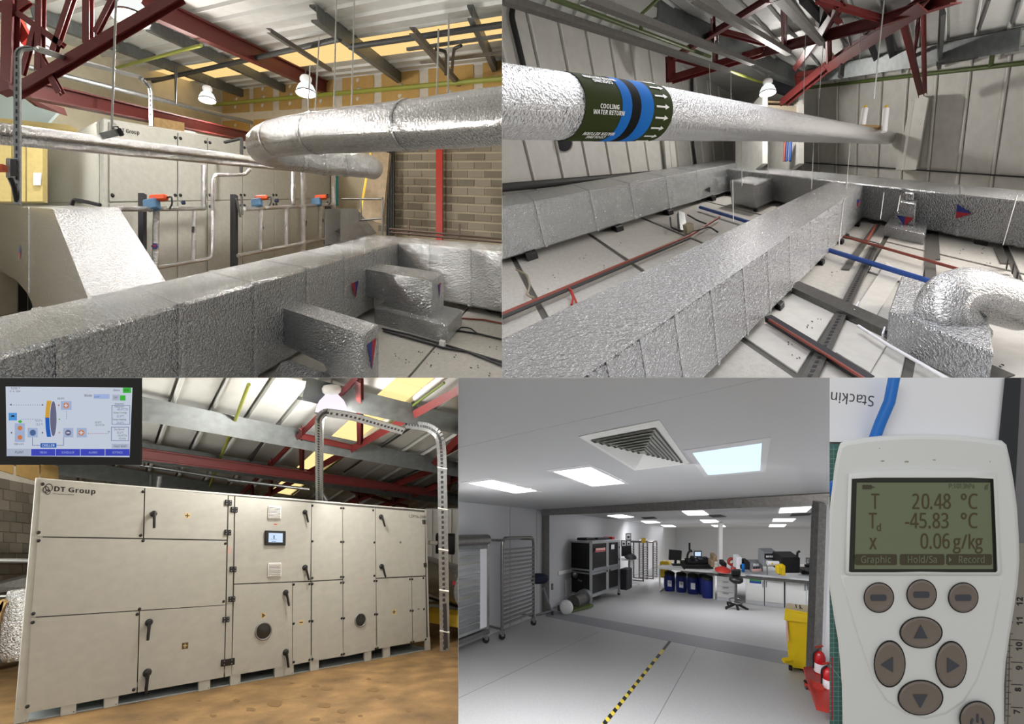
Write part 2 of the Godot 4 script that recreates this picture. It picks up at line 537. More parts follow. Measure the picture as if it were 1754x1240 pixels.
# ---------------------------------------------------------------- upper left: the plant area above the rooms
func build_plant():
	var up = Vector3.UP
	var B: Basis = R.t.basis
	# --- shell
	var wdir = ray(-710, 275).normalized()
	var w0 = at(860, 409, 11.5)
	var wn = wdir.cross(up).normalized()
	var wall = Plane(wn, w0)
	var wp = func(u, v): return hit(u, v, wall)
	var m = nm()
	m.slab(wp.call(1010, 500), wp.call(380, 470), wp.call(380, 60), wp.call(1010, -30), B.x * 0.2)
	struct(m, "wall_gable", "mortar", "blockwork wall with tan plasterboard above")
	# the plasterboard above the blocks: each board a part, joints filled white
	var roof_h = wp.call(860, 103).y
	var corner = wp.call(380, 150)
	var wl = Vector3(0, 0, 0)
	m = nm()
	m.slab(wp.call(870, 248), wp.call(376, 262), wp.call(376, 140), wp.call(870, 95), -B.x * 0.03)
	var pb = struct(m, "wall_plasterboard", "joint", "tan plasterboard with white filled joints")
	var topv = func(u): return 103.0 + (860.0 - u) * 0.100
	var botv = func(u): return 246.0 + (860.0 - u) * 0.01
	for bd in [[381, 430], [434, 470], [478, 519], [527, 575], [586, 643], [653, 720], [733, 813], [826, 872]]:
		for rw in [[0.0, 0.44], [0.57, 1.0]]:
			var q = func(u, f): return wp.call(u, lerpf(topv.call(u), botv.call(u), f)) - B.x * 0.035
			m = nm()
			m.slab(q.call(bd[0] + 1.5, rw[1]), q.call(bd[1] - 1.5, rw[1]), q.call(bd[1] - 1.5, rw[0]), q.call(bd[0] + 1.5, rw[0]), -B.x * 0.02)
			part(pb, m, "plasterboard", "tan")
			for k in 3:      # filled screw spots down the middle of the board
				var um = (bd[0] + bd[1]) / 2.0
				var c = wp.call(um + (k % 2) * 2, lerpf(topv.call(um), botv.call(um), lerpf(rw[0], rw[1], 0.2 + 0.3 * k))) - B.x * 0.06
				m = nm()
				m.lathe(c, B.x, [[0.0, -0.01], [0.05 + 0.02 * (k % 2), -0.008], [0.06, 0.01]], 8)
				part(pb, m, "filler_spot", "joint")
	# blocks
	m = nm()
	m.slab(wp.call(864, 416), wp.call(640, 398), wp.call(640, 252), wp.call(864, 246), -B.x * 0.02)
	var bw = struct(m, "wall_blockwork", "mortar", "grey concrete block wall")
	var kinds = ["block_a", "block_b", "block_c"]
	for r in 11:
		var f0 = r / 11.0; var f1 = (r + 1) / 11.0
		var u = 648.0 - (11.0 if r % 2 else 0.0)
		var wpx = 20.0
		while u < 860:
			var u2 = u + wpx
			if u2 > 650 and not (u < 684 and u2 < 684 and r > 20):
				var ua = maxf(u, 648) + 0.9; var ub = minf(u2, 866) - 0.9
				var Q = func(uu, f): return wp.call(uu, lerpf(246.0 + (860 - uu) * 0.018, 413.0 - (860 - uu) * 0.075, f)) - B.x * 0.02
				m = nm()
				m.slab(Q.call(ua, f1 - 0.008 - 0.003), Q.call(ub, f1 - 0.008 - 0.003), Q.call(ub, f0 + 0.011), Q.call(ua, f0 + 0.011), -B.x * (0.02 + 0.008 * rng.randf()))
				part(bw, m, "concrete_block", kinds[rng.randi() % 3])
			u = u2; wpx *= 1.055
	# cream wall at the back, hall floor, deck
	m = nm()
	var cz = L(380, 150, -corner.z).z
	var c0 = R.i * corner
	m.slab(X(c0.x, -3, cz), X(-12, -3, cz), X(-12, 9, cz), X(c0.x, 9, cz), B.z * 0.2)
	struct(m, "wall_back", "cream", "cream painted back wall")
	m = nm()
	m.slab(X(-14, -0.62, -12), X(16, -0.62, -12), X(16, -0.62, cz + 1), X(-14, -0.62, cz + 1), -B.y * 0.1)
	struct(m, "floor_plant", "hall_floor", "brown concrete floor")
	m = nm()
	m.slab(X(-14, -0.6, cz), X(-14, -0.6, -8), X(-14, 12, -8), X(-14, 12, cz), -B.x * 0.2)
	struct(m, "wall_far_left", "cream")
	# deck of white panels, joints between
	var dk = struct(rb(Vector3(-6, -0.12, -9), Vector3(9, -0.012, 1.35)), "floor_deck", "deck_seam", "white panel roof of the room below, used as deck")
	var xs = [-6.0, -1.0, 0.35, 2.15, 4.6, 9.0]
	for i in xs.size() - 1:
		for zz in [[-9.0, -3.4], [-3.37, -1.6], [-1.57, 1.3]]:
			part(dk, rb(Vector3(xs[i] + 0.012, -0.02, zz[0]), Vector3(xs[i + 1] - 0.012, 0.0, zz[1]), 0.004), "deck_panel", "deck")
	# --- roof: sheets, skylights, purlins
	var roof = Plane(up, Vector3(0, roof_h, 0))
	var rn = B.x.cross(wdir).normalized()
	if rn.y < 0: rn = -rn
	roof = Plane(rn, wp.call(700, topv.call(700.0)))
	var rp = func(u, v, drop = 0.0): return hit(u, v, roof) - rn * drop
	var ro: Vector3 = wp.call(860, topv.call(860.0))
	var rs: Vector3 = wdir
	m = nm()
	m.slab(ro - B.x * 16 - rs * 10 + rn * 0.1, ro + B.x * 1 - rs * 10 + rn * 0.1, ro + B.x * 1 + rs * 14 + rn * 0.1, ro - B.x * 16 + rs * 14 + rn * 0.1, rn * 0.1)
	var rf = struct(m, "ceiling_plant", "sheet", "white profiled metal roof")
	# sheets run across; skylight sheets sit among them. positions measured along x from the gable wall
	var sky_u = [[0, 0]]
	var along = func(u, v): return (ro - rp.call(u, v)).dot(B.x.cross(rn).cross(rn).normalized())
	var ax = B.x
	var coord = func(u, v):
		var d: Vector3 = rp.call(u, v) - ro
		# solve d = a*ax + b*rs
		var c = ax.cross(rs)
		return Vector2(d.cross(rs).dot(c) / c.length_squared(), ax.cross(d).dot(c) / c.length_squared())
	var s1: Vector2 = coord.call(636, 67); var s2: Vector2 = coord.call(668, 89)
	var sw = 0.5
	var xx = 0.0
	while xx > -15.0:
		var issky = xx <= maxf(s1.x, s2.x) + 0.5 and xx - sw >= minf(s1.x, s2.x) - 0.45
		var q = nm()
		var a0 = ro + ax * xx; var a1 = ro + ax * (xx - sw + 0.03)
		q.slab(a0 - rs * 10, a1 - rs * 10, a1 + rs * 14, a0 + rs * 14, rn * 0.1)
		if not issky: part(rf, q, "roof_sheet", "sheet")
		else:
			for k in 6:
				q = nm(); q.slab(a0 + rs * (k * 4 - 10), a1 + rs * (k * 4 - 10), a1 + rs * (k * 4 - 6.03), a0 + rs * (k * 4 - 6.03), rn * 0.1)
				part(rf, q, "skylight_sheet", "skylight_glow")
		var q2 = nm()
		q2.ext([a0 - rs * 10, a0 - rs * 10 - ax * 0.07, a0 - rs * 10 - ax * 0.055 - rn * 0.05, a0 - rs * 10 - ax * 0.015 - rn * 0.05], rs * 24)
		if not issky: part(rf, q2, "roof_rib", "sheet")
		xx -= sw
	purlin(rp, [[45, 0, 470, 172, 0.22], [250, 25, 500, 148, 0.2], [536, 0, 702, 134, 0.24], [806, 0, 856, 122, 0.2]], "grey steel roof purlin above the foil ducts, ", ["beside the truss", "left of the red beam", "right of the red beam", "over the block wall"], "plant roof purlins")
	m = nm()
	m.ibeam(rp.call(296, 0, 0.24) - B.x * 1.5, rp.call(663, 186, 0.24), 0.16, 0.32, rn)
	one(m, "roof_beam", "dark_red", "dark red steel beam running under the roof past the bell lamp", "beam")
	for a in [[705, -6, 822, 156, 0.1, "long grey channel hung across the skylight above the big foil pipe"], [455, -4, 563, 78, 0.07, "short grey channel ending beside the hanging rods"]]:
		m = nm()
		m.channel(rp.call(a[0], a[1], 0.45), rp.call(a[2], a[3], 0.45), a[4], a[4], rn)
		one(m, "strut_channel", "galv_dark", a[5], "channel")
	for a in [[243, 121, 580, 33, "dark cable conduit over the left purlins"], [597, 49, 866, 3, "dark ribbed cable conduit beside the skylight"]]:
		m = nm()
		m.tube([rp.call(a[0], a[1], 0.3), rp.call(a[2], a[3], 0.3)], 0.05, 8)
		one(m, "conduit", "conduit", a[4], "conduit")
	for a in [[697, 47, 866, 18, "flat grey channel above the skylight"], [720, 73, 866, 52, "flat grey channel below the skylight"], [243, 110, 290, 105, "thin grey bar near the cream wall"], [808, 131, 866, 119, "thin dark pipe over the plasterboard"], [690, 125, 852, 110, "pale pipe over the plasterboard"]]:
		m = nm()
		m.bar(rp.call(a[0], a[1], 0.35), rp.call(a[2], a[3], 0.35), 0.06, 0.05, rn)
		one(m, "ceiling_channel", "galv_dark", a[4], "channel")
	for a in [[185, 73, 337, 21, 0.03], [332, 152, 866, 88, 0.055]]:
		m = nm()
		m.tube([rp.call(a[0], a[1], 0.5), rp.call(a[2], a[3], 0.5)], a[4], 8)
		one(m, "sprinkler_pipe", "green_pipe", "yellow green sprinkler pipe " + ("crossing in front of the first purlins" if a[0] < 200 else "running long above the bell lamps"), "pipe")
	for a in [[[745, 26], [762, 30], [765, 45], [763, 80]], [[790, 18], [778, 24], [776, 40], [774, 78]]]:
		var ps = []
		for p in a: ps.append(rp.call(p[0], p[1], 0.5))
		one(tb(bend(ps, 0.3), 0.03, 6), "cable_drop", "black", "black looped cable dropping to the grey channel", "cable", "cable drops at the grey channel")
	# lamps
	bell_lamp(at(524, 160, 8.0), mpx(16, at(524, 160, 8.0)), "white bell lamp in front of the plasterboard wall", "lamp_shade_glow", 6.0)
	bell_lamp(at(355, 172, 10.0), mpx(13, at(355, 172, 10.0)), "white bell lamp in front of the cream wall", "lamp_shade_glow", 8.0)
	bell_lamp(at(64, 84, 6.5), mpx(23, at(64, 84, 6.5)), "bright bell lamp behind the red truss webs", "lamp_shade_glow")
	bell_lamp(at(224, 32, 5.5), mpx(28, at(224, 32, 5.5)), "large bright bell lamp behind the sloping red chord", "lamp_shade_glow")
	# hanging rods
	for a in [[576, -5, 572, 200, 5.0], [607, -5, 602, 194, 4.8], [547, 60, 539, 206, 5.4], [531, 112, 527, 206, 5.6], [751, 50, 748, 170, 4.3], [769, 24, 767, 166, 4.2], [199, -5, 191, 228, 4.2]]:
		one(tb([at(a[0], a[1], a[4]), at(a[2], a[3], a[4])], 0.007 if a[0] != 199 else 0.009, 6), "hanging_rod", "rod", "thin steel rod hanging over the thick foil pipe" if a[0] != 199 else "thin steel rod down to the bracket on the long foil pipes", "rod", "rods over the foil pipe" if a[0] != 199 else "")
	# --- red truss upper left
	var tr = thing("roof_truss", "dark red steel truss with sloping chord and upright webs", "truss")
	var bars = [[310, -6, 26, 160, 17, "chord"], [20, -5, 16, 160, 18, "post"], [151, -5, 151, 76, 12, "web"], [70, -5, 68, 122, 11, "web"], [124, -5, 90, 96, 10, "web"], [196, -5, 164, 58, 9, "web"], [62, 40, 38, 128, 8, "web"], [68, 95, 104, 160, 10, "web"], [-5, 10, 30, 18, 14, "web"], [30, 22, 108, 78, 10, "web"], [50, 2, 22, 22, 10, "web"]]
	for b in bars:
		m = nm()
		var d0 = 5.2
		m.ibeam(at(b[0], b[1], d0), at(b[2], b[3], d0), b[4] * d0 / F, b[4] * d0 / F * 0.9, Vector3(0, 0, 1))
		part(tr, m, "truss_" + b[5], "dark_red")
	m = nm()
	m.ext([at(28, 22, 5.25), at(50, 62, 5.25), at(36, 75, 5.25), at(26, 40, 5.25)], Vector3(0, 0, -0.05))
	part(tr, m, "gusset_plate", "bright_red")
	m = nm()
	m.ibeam(at(34, 150, 6.0), at(432, 236, 12.5), 0.2, 0.2)
	one(m, "steel_beam", "dark_red", "long dark red beam sloping down in front of the cream wall", "beam")
	m = nm()
	m.ext([at(-5, 128, 5.0), at(14, 140, 5.0), at(16, 152, 5.0), at(-5, 158, 5.0)], Vector3(0, 0, -0.1))
	one(m, "beam_end", "dark_red", "stub of a red beam beside the truss post", "beam")
	m = nm()
	m.slab(at(30, 160, 7.0), at(101, 182, 8.5), at(107, 196, 8.5), at(60, 182, 7.6), Vector3(0, 0.02, -0.1))
	one(m, "sloping_bracket", "dark_red", "brown red bracket below the truss foot", "bracket")
	m = nm()
	m.slab(at(-40, 150, 9.0), at(22, 162, 9.0), at(98, 192, 9.0), at(80, 212, 9.0), Vector3(0, 0, -0.05))
	m.slab(at(-40, 150, 9.0), at(80, 212, 9.0), at(40, 216, 9.0), at(-40, 214, 9.0), Vector3(0, 0, -0.05))
	one(m, "wall_panel", "paleblue", "pale blue wall panel under the red truss", "panel")
	one(tb([at(-5, 101, 8.0), at(432, 210, 13.2)], 0.045, 8), "wall_pipe", "galv", "thin grey pipe along the cream wall", "pipe")
	for a in [[299, 302], [303, 302]]: one(tb([at(a[0], 112, 9.5), at(a[1] - 1, 178, 9.5)], 0.012, 6), "drop_rod", "conduit", "short paired dark rod hanging before the cream wall", "rod", "paired rods before the cream wall")
	# --- air handling unit
	var z0 = 4.6
	var xl = px(176, 205, 2, z0).x
	var xr = px(566, 280, 2, z0).x
	var ht = px(300, 222, 2, z0).y
	var xe = px(72, 240, 0, xl)
	var ah = thing("air_handling_unit", "long grey air handling cabinet behind the foil pipes", "air handler")
	part(ah, rb(Vector3(xl, 0.02, z0 + 0.02), Vector3(xr, ht, xe.z), 0.02), "cabinet_body", "ahu")
	var cols = [186, 304, 355, 415, 470, 520, 562]
	var hm = px(304, 345, 2, z0).y
	for i in cols.size() - 1:
		var xa = px(cols[i], 345, 2, z0).x; var xb = px(cols[i + 1], 345, 2, z0).x
		for rw in [[0.06, hm], [hm, ht - 0.03]]:
			part(ah, rb(Vector3(xa + 0.012, rw[0] + 0.012, z0 - 0.01), Vector3(xb - 0.012, rw[1] - 0.012, z0 + 0.03), 0.006), "access_panel", "ahu")
			for cx in [xa + 0.06, xb - 0.06]:
				for cy in [rw[0] + 0.1, rw[1] - 0.1]:
					m = nm()
					m.lathe(X(cx, cy, z0 - 0.01), -B.z, [[0.028, 0], [0.025, 0.02], [0, 0.022]], 8)
					part(ah, m, "bolt", "black")
	part(ah, rb(Vector3(xl - 0.02, hm, z0 + 0.2), Vector3(xl + 0.01, ht - 0.05, xe.z - 0.1), 0.006), "end_panel", "ahu_light")
	part(ah, rb(Vector3(xl - 0.02, 0.05, z0 + 0.2), Vector3(xl + 0.01, hm - 0.02, xe.z - 0.1), 0.006), "end_panel", "ahu_light")
	m = nm()
	var to = px(203, 226, 2, z0 - 0.015)
	text(m, "DT Group", X(to), B.x * 0.062, B.y * 0.058, true)
	part(ah, m, "lettering", "black")
	for k in 7: part(ah, rb(Vector3(lerpf(xl, xr, k / 6.2), -0.6, z0), Vector3(lerpf(xl, xr, k / 6.2) + 0.25, 0.02, z0 + 0.4)), "base_block", "ahu")
	part(ah, rb(Vector3(xl, -0.3, z0 + 0.1), Vector3(xr, -0.2, z0 + 0.3)), "base_rail", "galv_dark")
	# --- yellow boards and things at the left
	for a in [[-30, 238, 20, 345, "yellow insulation board at the left end behind the slotted post"], [22, 240, 44, 345, "yellow insulation board right behind the slotted post"], [46, 242, 74, 345, "yellow insulation board with a notice, beside the grey cabinet"]]:
		m = nm()
		var d1 = 7.5
		m.slab(at(a[0], a[3], d1), at(a[2] - 1, a[3], d1), at(a[2] - 1, a[1], d1), at(a[0], a[1], d1), Vector3(0, 0, -0.08))
		one(m, "insulation_board", "yellow_board", a[4], "board")
	m = nm()
	m.slab(at(57, 317, 7.45), at(69, 317, 7.45), at(70, 296, 7.45), at(57, 296, 7.45), Vector3(0, 0, -0.01))
	one(m, "notice", "paper", "white printed notice on a yellow board", "notice")
	m = nm()
	m.slab(at(-20, 222, 8.0), at(140, 226, 8.5), at(118, 214, 8.7), at(-20, 200, 8.2), Vector3(0, -0.1, 0))
	one(m, "timber_stack", "yellow_board", "flat yellow timber lying on top behind the grey cabinet", "timber")
	one(rb(px(264, 222, 1, ht) , px(264, 222, 1, ht) + Vector3(0.7, 0.2, 0.4)), "carton", "pallet", "small brown carton on top of the grey cabinet", "box")
	one(br(at(290, 218, 12.0), at(336, 232, 12.2), 0.2, 0.15), "white_duct_piece", "white", "pale piece standing on top of the grey cabinet", "duct")
	# slotted posts, gooseneck cable tray
	var gt = thing("cable_tray", "slotted galvanised cable tray rising and bending over to the grey cabinet", "cable tray")
	var pts = bend([at(30, 350, 4.4), at(30, 84, 4.4), at(60, 82, 4.5), at(110, 99, 5.2), at(240, 132, 7.2), at(258, 150, 7.4), at(259, 216, 7.4)], 0.35, 4)
	perforated(gt, pts[0], pts[1], 0.052, Vector3(0, 0, 1), 0.06, "galv", "tray_run", pts)
	var cb = thing("control_box", "grey control box with an orange knob on the slotted post", "control box")
	part(cb, rb(L(10, 305, 4.3), L(29, 270, 4.3) + Vector3(0, 0, 0.15), 0.01), "enclosure", "ahu_light")
	part(cb, rb(L(16, 302, 4.28), L(29, 273, 4.28)), "box_cover", "soot")
	m = nm()
	m.bar(at(-6, 288, 4.28), at(9, 288, 4.28), 0.05, 0.05)
	part(cb, m, "orange_knob", "orange")
	one(tb([at(18, 306, 4.3), at(24, 320, 4.35), at(29, 345, 4.4)], 0.02, 6), "cable", "black", "dark cable below the control box", "cable")
	# black frame at the cabinet's right end
	m = nm()
	m.bar(at(414, 236, 9.0), at(413, 300, 9.0), 0.04, 0.04)
	m.bar(at(414, 237, 9.0), at(384, 244, 9.0), 0.05, 0.03)
	one(m, "pipe_bracket", "conduit", "dark bracket arm above the long foil pipes", "bracket")
	# --- long foil pipes
	for a in [[-12, 219, 577, 291, 2.75, 10.5, "upper of the two long foil wrapped pipes crossing before the grey cabinet"], [-12, 238, 577, 297, 2.78, 8.5, "lower of the two long foil wrapped pipes crossing before the grey cabinet"]]:
		var p0 = wx(a[0], a[1], 2, a[4]); var p1 = wx(a[2], a[3], 2, a[4])
		one(tb([p0, p1], mpx(a[5], p0), 16), "insulated_pipe", "foil_pipe", a[6], "pipe")
		pass
	var hb = thing("pipe_hanger", "grey hanger bracket with black end on the long foil pipes", "bracket")
	m = nm(); m.bar(at(172, 234, 4.1), at(203, 226, 4.2), 0.035, 0.05, up, 0.006)
	part(hb, m, "bracket_arm", "galv")
	m = nm(); m.bar(at(203, 227, 4.18), at(209, 226, 4.2), 0.045, 0.055, up, 0.006)
	part(hb, m, "end_cap", "black")
	one(tb([at(196, 222, 4.2), at(190, 217, 4.2), at(202, 217, 4.2), at(205, 224, 4.2)], 0.006, 5), "wire_loop", "black", "thin wire loop on the pipe hanger", "wire")
	# --- valve pipework
	var vd = 8.6
	var P = func(u, v): return wx(u, v, 2, 3.4)
	var pipes = [
		[[[205, 358], [350, 357]], 4.5, "upper header pipe with the first orange actuator"], [[[268, 360], [266, 458]], 5, "thick upright pipe under the first actuator"],
		[[[333, 362], [331, 447]], 3.6, "upright pipe with black lever right of the red handwheel"], [[[250, 462], [364, 442], [364, 300], [420, 299], [428, 290]], 3.6, "bottom pipe rising and turning to the long foil pipes"],
		[[[349, 357], [349, 284]], 4, "upright pipe from the first header to the long foil pipes"],
		[[[418, 358], [570, 350]], 3.8, "upper header pipe with the second and third actuators"], [[[447, 358], [446, 428]], 4, "upright pipe under the second actuator"],
		[[[491, 355], [490, 420]], 3.4, "upright pipe between the second and third actuators"], [[[502, 350], [502, 296]], 4, "upright pipe above the second header"],
		[[[519, 432], [519, 292]], 4.6, "tall upright pipe crossing the second header"], [[[549, 354], [548, 410]], 3.6, "upright pipe under the third actuator"],
		[[[408, 438], [560, 408]], 3.6, "bottom pipe below the second header"], [[[571, 356], [571, 292]], 4.2, "last upright pipe, at the end of the long foil pipes"], [[[560, 408], [562, 415]], 4, "stub at the end of the bottom pipe"]]
	var vp = []
	for p in pipes:
		var ps = []
		for q in p[0]: ps.append(P.call(q[0], q[1]))
		vp.append(one(tb(bend(ps, 0.12, 4), mpx(p[1], ps[0]), 10), "valve_pipe", "foil_pipe", "white foil wrapped " + p[2], "pipe"))
	for a in [[262, 350, 1.0, "first orange and blue valve actuator on the upper header"], [441, 346, 0.72, "second orange and blue valve actuator on the header"], [543, 345, 0.7, "third orange and blue valve actuator on the header"]]:
		var t = thing("valve_actuator", a[3], "actuator")
		var o: Vector3 = P.call(a[0], a[1] + 2)
		var k = mpx(1.0, o) * a[2]
		m = nm(); m.obox(o + Vector3(0, 0, 0.02), Vector3(11, 2, 0) * k, Vector3(-1, 9, 0) * k, Vector3(0, 0, 8) * k, 2 * k)
		part(t, m, "insulated_body", "valve_blue")
		m = nm(); m.obox(o + Vector3(10, 13, 0) * k, Vector3(14, 1, 0) * k, Vector3(0, 5, 0) * k, Vector3(0, 0, 6) * k, 2 * k)
		part(t, m, "actuator_head", "orange")
		m = nm(); m.tube(bend([o + Vector3(24, 13, 0) * k, o + Vector3(32, 16, 0) * k, o + Vector3(33, 2, 0) * k, o + Vector3(28, -6, 0) * k], 6 * k, 3), 1.6 * k, 6)
		part(t, m, "cable", "black")
	for a in [[272, 424, "crimson", "navy", "red and navy handwheel on the thick upright pipe"], [452, 392, "navy", "soot", "navy handwheel below the second actuator"], [553, 379, "navy", "soot", "small navy handwheel below the third actuator"], [320, 350, "navy", "soot", "navy valve knob on the first header"], [477, 346, "navy", "soot", "navy valve knob on the second header"]]:
		var t = sub(vp[{272: 1, 452: 6, 553: 10, 320: 0, 477: 5}[a[0]]], "handwheel")
		t.set_meta("label", a[4])
		var o: Vector3 = P.call(a[0], a[1]) + Vector3(0, 0, 0.08)
		var k = mpx(5.0 if a[0] == 272 else 3.6, o)
		for j in 6:
			m = nm(); m.lathe(o + Vector3(cos(TAU * j / 6), sin(TAU * j / 6), 0) * k * 0.75, Vector3(0, 0, 1), [[k * 0.36, -k * 0.3], [k * 0.36, k * 0.2], [0, k * 0.3]], 8)
			part(t, m, "wheel_lobe", a[3])
		m = nm(); m.lathe(o, Vector3(0, 0, 1), [[k * 0.5, -k], [k * 0.5, k * 0.3], [0, k * 0.4]], 10)
		part(t, m, "wheel_hub", a[2])
	for a in [[337, 396, "first"], [494, 384, "second"], [527, 385, "third"]]:
		m = nm(); m.bar(P.call(a[0], a[1] - 5) + Vector3(0, 0, 0.08), P.call(a[0] - 1, a[1] + 4) + Vector3(0, 0, 0.08), 0.03, 0.02)
		part(vp[{337: 2, 494: 7, 527: 9}[a[0]]], m, "lever", "black")
	for a in [[244, 332, 244, 456, "steel post beside the first actuator"], [401, 334, 401, 458, "steel post between the two headers"], [562, 350, 561, 420, "steel post at the end of the pipework"]]:
		var q0 = wx(a[0], a[1], 2, 3.75); var q1 = wx(a[2], a[3], 2, 3.75)
		one(br(q0, q1, mpx(9, q0), mpx(9, q0), Vector3(0, 0, 1)), "pipe_post", "soot", "black " + a[4], "post")
	for a in [[264, 467, "first"], [442, 440, "second"]]:
		m = nm(); m.bar(P.call(a[0], a[1] - 5), P.call(a[0], a[1] + 6), 0.11, 0.11)
		one(m, "pipe_support", "pallet", "pinkish timber support block under the %s pipe set" % a[1 + 1], "support")
	m = nm(); m.tube(bend([at(123, 352, 5.5), at(126, 341, 5.5), at(140, 344, 5.5), at(172, 351, 5.5)], 0.05), 0.02, 6)
	one(m, "black_hose", "black", "black bent hose on top of the foil transition", "hose")
	for a in [[405, 340, 412, 372], [414, 336, 415, 368]]:
		one(tb([P.call(a[0], a[1]), P.call(a[2], a[3])], 0.02, 6), "hanging_wire", "galv_dark", "loose grey wire hanging at the middle post", "wire", "wires at the middle post")
	# --- things at the block wall
	m = nm(); m.slab(at(618, 372, 10.4), at(655, 384, 10.2), at(667, 262, 10.6), at(637, 256, 10.8), Vector3(0.02, 0, -0.08))
	var lb = thing("leaning_board", "brown wooden board with a yellow edge leaning beside the block wall", "board")
	part(lb, m, "board_face", "wood_brown")
	m = nm(); m.slab(at(614, 370, 10.42), at(618, 372, 10.4), at(637, 256, 10.8), at(634, 256, 10.8), Vector3(0.0, 0, -0.08))
	part(lb, m, "yellow_edge", "yellow_edge")
	m = nm(); m.slab(at(540, 356, 14), at(553, 356, 14), at(553, 298, 14), at(540, 298, 14), Vector3(0, 0, -0.1))
	m.slab(at(574, 352, 14), at(588, 352, 14), at(588, 300, 14), at(574, 300, 14), Vector3(0, 0, -0.1))
	one(m, "teal_screen", "teal", "teal door panels seen behind the last uprights", "panel")
	var ku = thing("wall_cupboard", "white wall cupboard with dark handles behind the pipework", "cupboard")
	m = nm(); m.slab(at(588, 314, 14), at(623, 316, 14), at(630, 292, 14), at(588, 292, 14), Vector3(0, 0, -0.3))
	part(ku, m, "cupboard_body", "white")
	for u in [613, 617]:
		m = nm(); m.bar(at(u, 313, 13.95), at(u, 303, 13.95), 0.02, 0.02)
		part(ku, m, "handle", "black")
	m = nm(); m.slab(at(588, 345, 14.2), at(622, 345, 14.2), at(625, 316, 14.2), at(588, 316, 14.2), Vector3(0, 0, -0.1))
	one(m, "dark_area_panel", "wood_brown", "brown panel standing in for the dark recess below the white cupboard", "panel")  # brown colour put in for the dark recess under the cupboard
	m = nm(); m.slab(at(588, 356, 14.1), at(612, 354, 14.1), at(610, 334, 14.1), at(592, 336, 14.1), Vector3(0, 0, -0.1))
	one(m, "storage_tub", "paleblue", "pale green storage tub below the white cupboard", "tub")
	var pz = wp.call(757, 330)
	m = nm(); m.bar(wp.call(757, 420) - B.x * 0.25, wp.call(757, 244) - B.x * 0.25, mpx(11, pz), 0.12, Vector3(0, 0, 1))
	one(m, "red_post", "bright_red", "red painted steel post against the block wall", "post")
	var cb2 = thing("cable_bundle", "thick black bundle of cables up the block wall", "cables")
	for k in 4:
		m = nm(); m.tube([wp.call(670 + k * 3.6, 402) - B.x * 0.3, wp.call(670 + k * 3.6, 250) - B.x * 0.3], mpx(2.1, pz), 8)
		part(cb2, m, "cable", "black")
	var hr = thing("handrail", "low steel handrail in front of the block wall", "handrail")
	for a in [[585, 341, 656, 341], [612, 378, 655, 374], [655, 338, 655, 402], [618, 338, 618, 372], [668, 392, 866, 410], [668, 398, 866, 416], [700, 378, 700, 404], [787, 384, 787, 410]]:
		m = nm(); m.tube([at(a[0], a[1], 9.4), at(a[2], a[3], 9.4 if a[0] < 600 or a[2] < 800 else 9.0)], 0.018, 6)
		part(hr, m, "rail", "galv_dark" if a[0] < 660 else "rail_brown")
	# --- ducts
	var hd = 0.866; var w = 1.12
	var x1 = 3.78
	var xb = 4.62
	var mdk = thing("main_duct", "long straight foil wrapped rectangular duct on the white deck", "duct")
	foil_box(mdk, Vector3(-4.5, 0.05, 0.0), Vector3(x1 + 0.02, hd, w), "duct_body", "foil_soft", 0.025)
	for xs2 in [-2.0, -1.1, -0.2, 0.75, 1.7, 2.7]:
		part(mdk, rb(Vector3(xs2, 0.045, -0.006), Vector3(xs2 + 0.07, hd + 0.006, w + 0.006), 0.004), "joint_tape", "foil")
	arrow(mdk, X(px(608, 483, 2, -0.02)), B.x * 0.11, B.y * 0.0 - B.z * 0.0 + B.x * 0.02 - B.y * 0.2, -B.z * 0.006)
	var bdk = thing("cross_duct", "foil wrapped rectangular duct crossing at the end of the main duct before the block wall", "duct")
	foil_box(bdk, Vector3(x1, 0.09, -6.0), Vector3(xb, hd, w + 0.2), "duct_body", "foil_soft", 0.025)
	for z in [-2.6, -1.7, -0.8]:
		part(bdk, rb(Vector3(x1 - 0.006, 0.085, z), Vector3(xb + 0.006, hd + 0.006, z + 0.06), 0.004), "joint_tape", "foil")
	for z in [-5.0, -2.4, -0.4]: part(bdk, rb(Vector3(x1 + 0.1, 0, z), Vector3(xb - 0.1, 0.09, z + 0.15)), "support_foot", "black")
	# rising transition at the left
	var ta = -1.572; var tb2 = -0.79
	var tdk = thing("duct_transition", "foil wrapped sloping duct rising off the main duct at the left", "duct")
	m = nm()
	var prof = [Vector2(1.1, hd), Vector2(2.93, 1.495), Vector2(10.4, 1.495), Vector2(10.4, 0.29), Vector2(9.8, 0.3), Vector2(6.65, 0.44), Vector2(5.3, 0.425), Vector2(4.8, 0.38), Vector2(4.35, 0.3), Vector2(3.9, 0.05), Vector2(1.1, 0.02)]
	var poly = []
	for p in prof: poly.append(X(ta, p.y, p.x))
	m.ext(poly, B.x * (tb2 - ta))
	part(tdk, m, "duct_body", "foil_soft")
	part(tdk, rb(Vector3(ta - 0.006, 0.45, 5.0), Vector3(tb2 + 0.006, 1.5, 5.08), 0.004), "joint_tape", "foil_soft")
	arrow(tdk, X(px(33, 432, 0, ta - 0.01)), B.y * 0.1, -B.z * 0.14, -B.x * 0.005)
	part(tdk, rb(Vector3(ta + 0.1, -0.6, 7.4), Vector3(ta + 0.3, 0.4, 7.6)), "support_foot", "black")
	part(tdk, rb(Vector3(ta + 0.1, -0.6, 6.0), Vector3(ta + 0.16, 0.43, 6.06)), "support_leg", "black")
	# the far transition above the cross duct
	var t2 = thing("duct_transition", "small foil wrapped sloping duct piece above the far corner of the cross duct", "duct")
	m = nm()
	var q2 = []
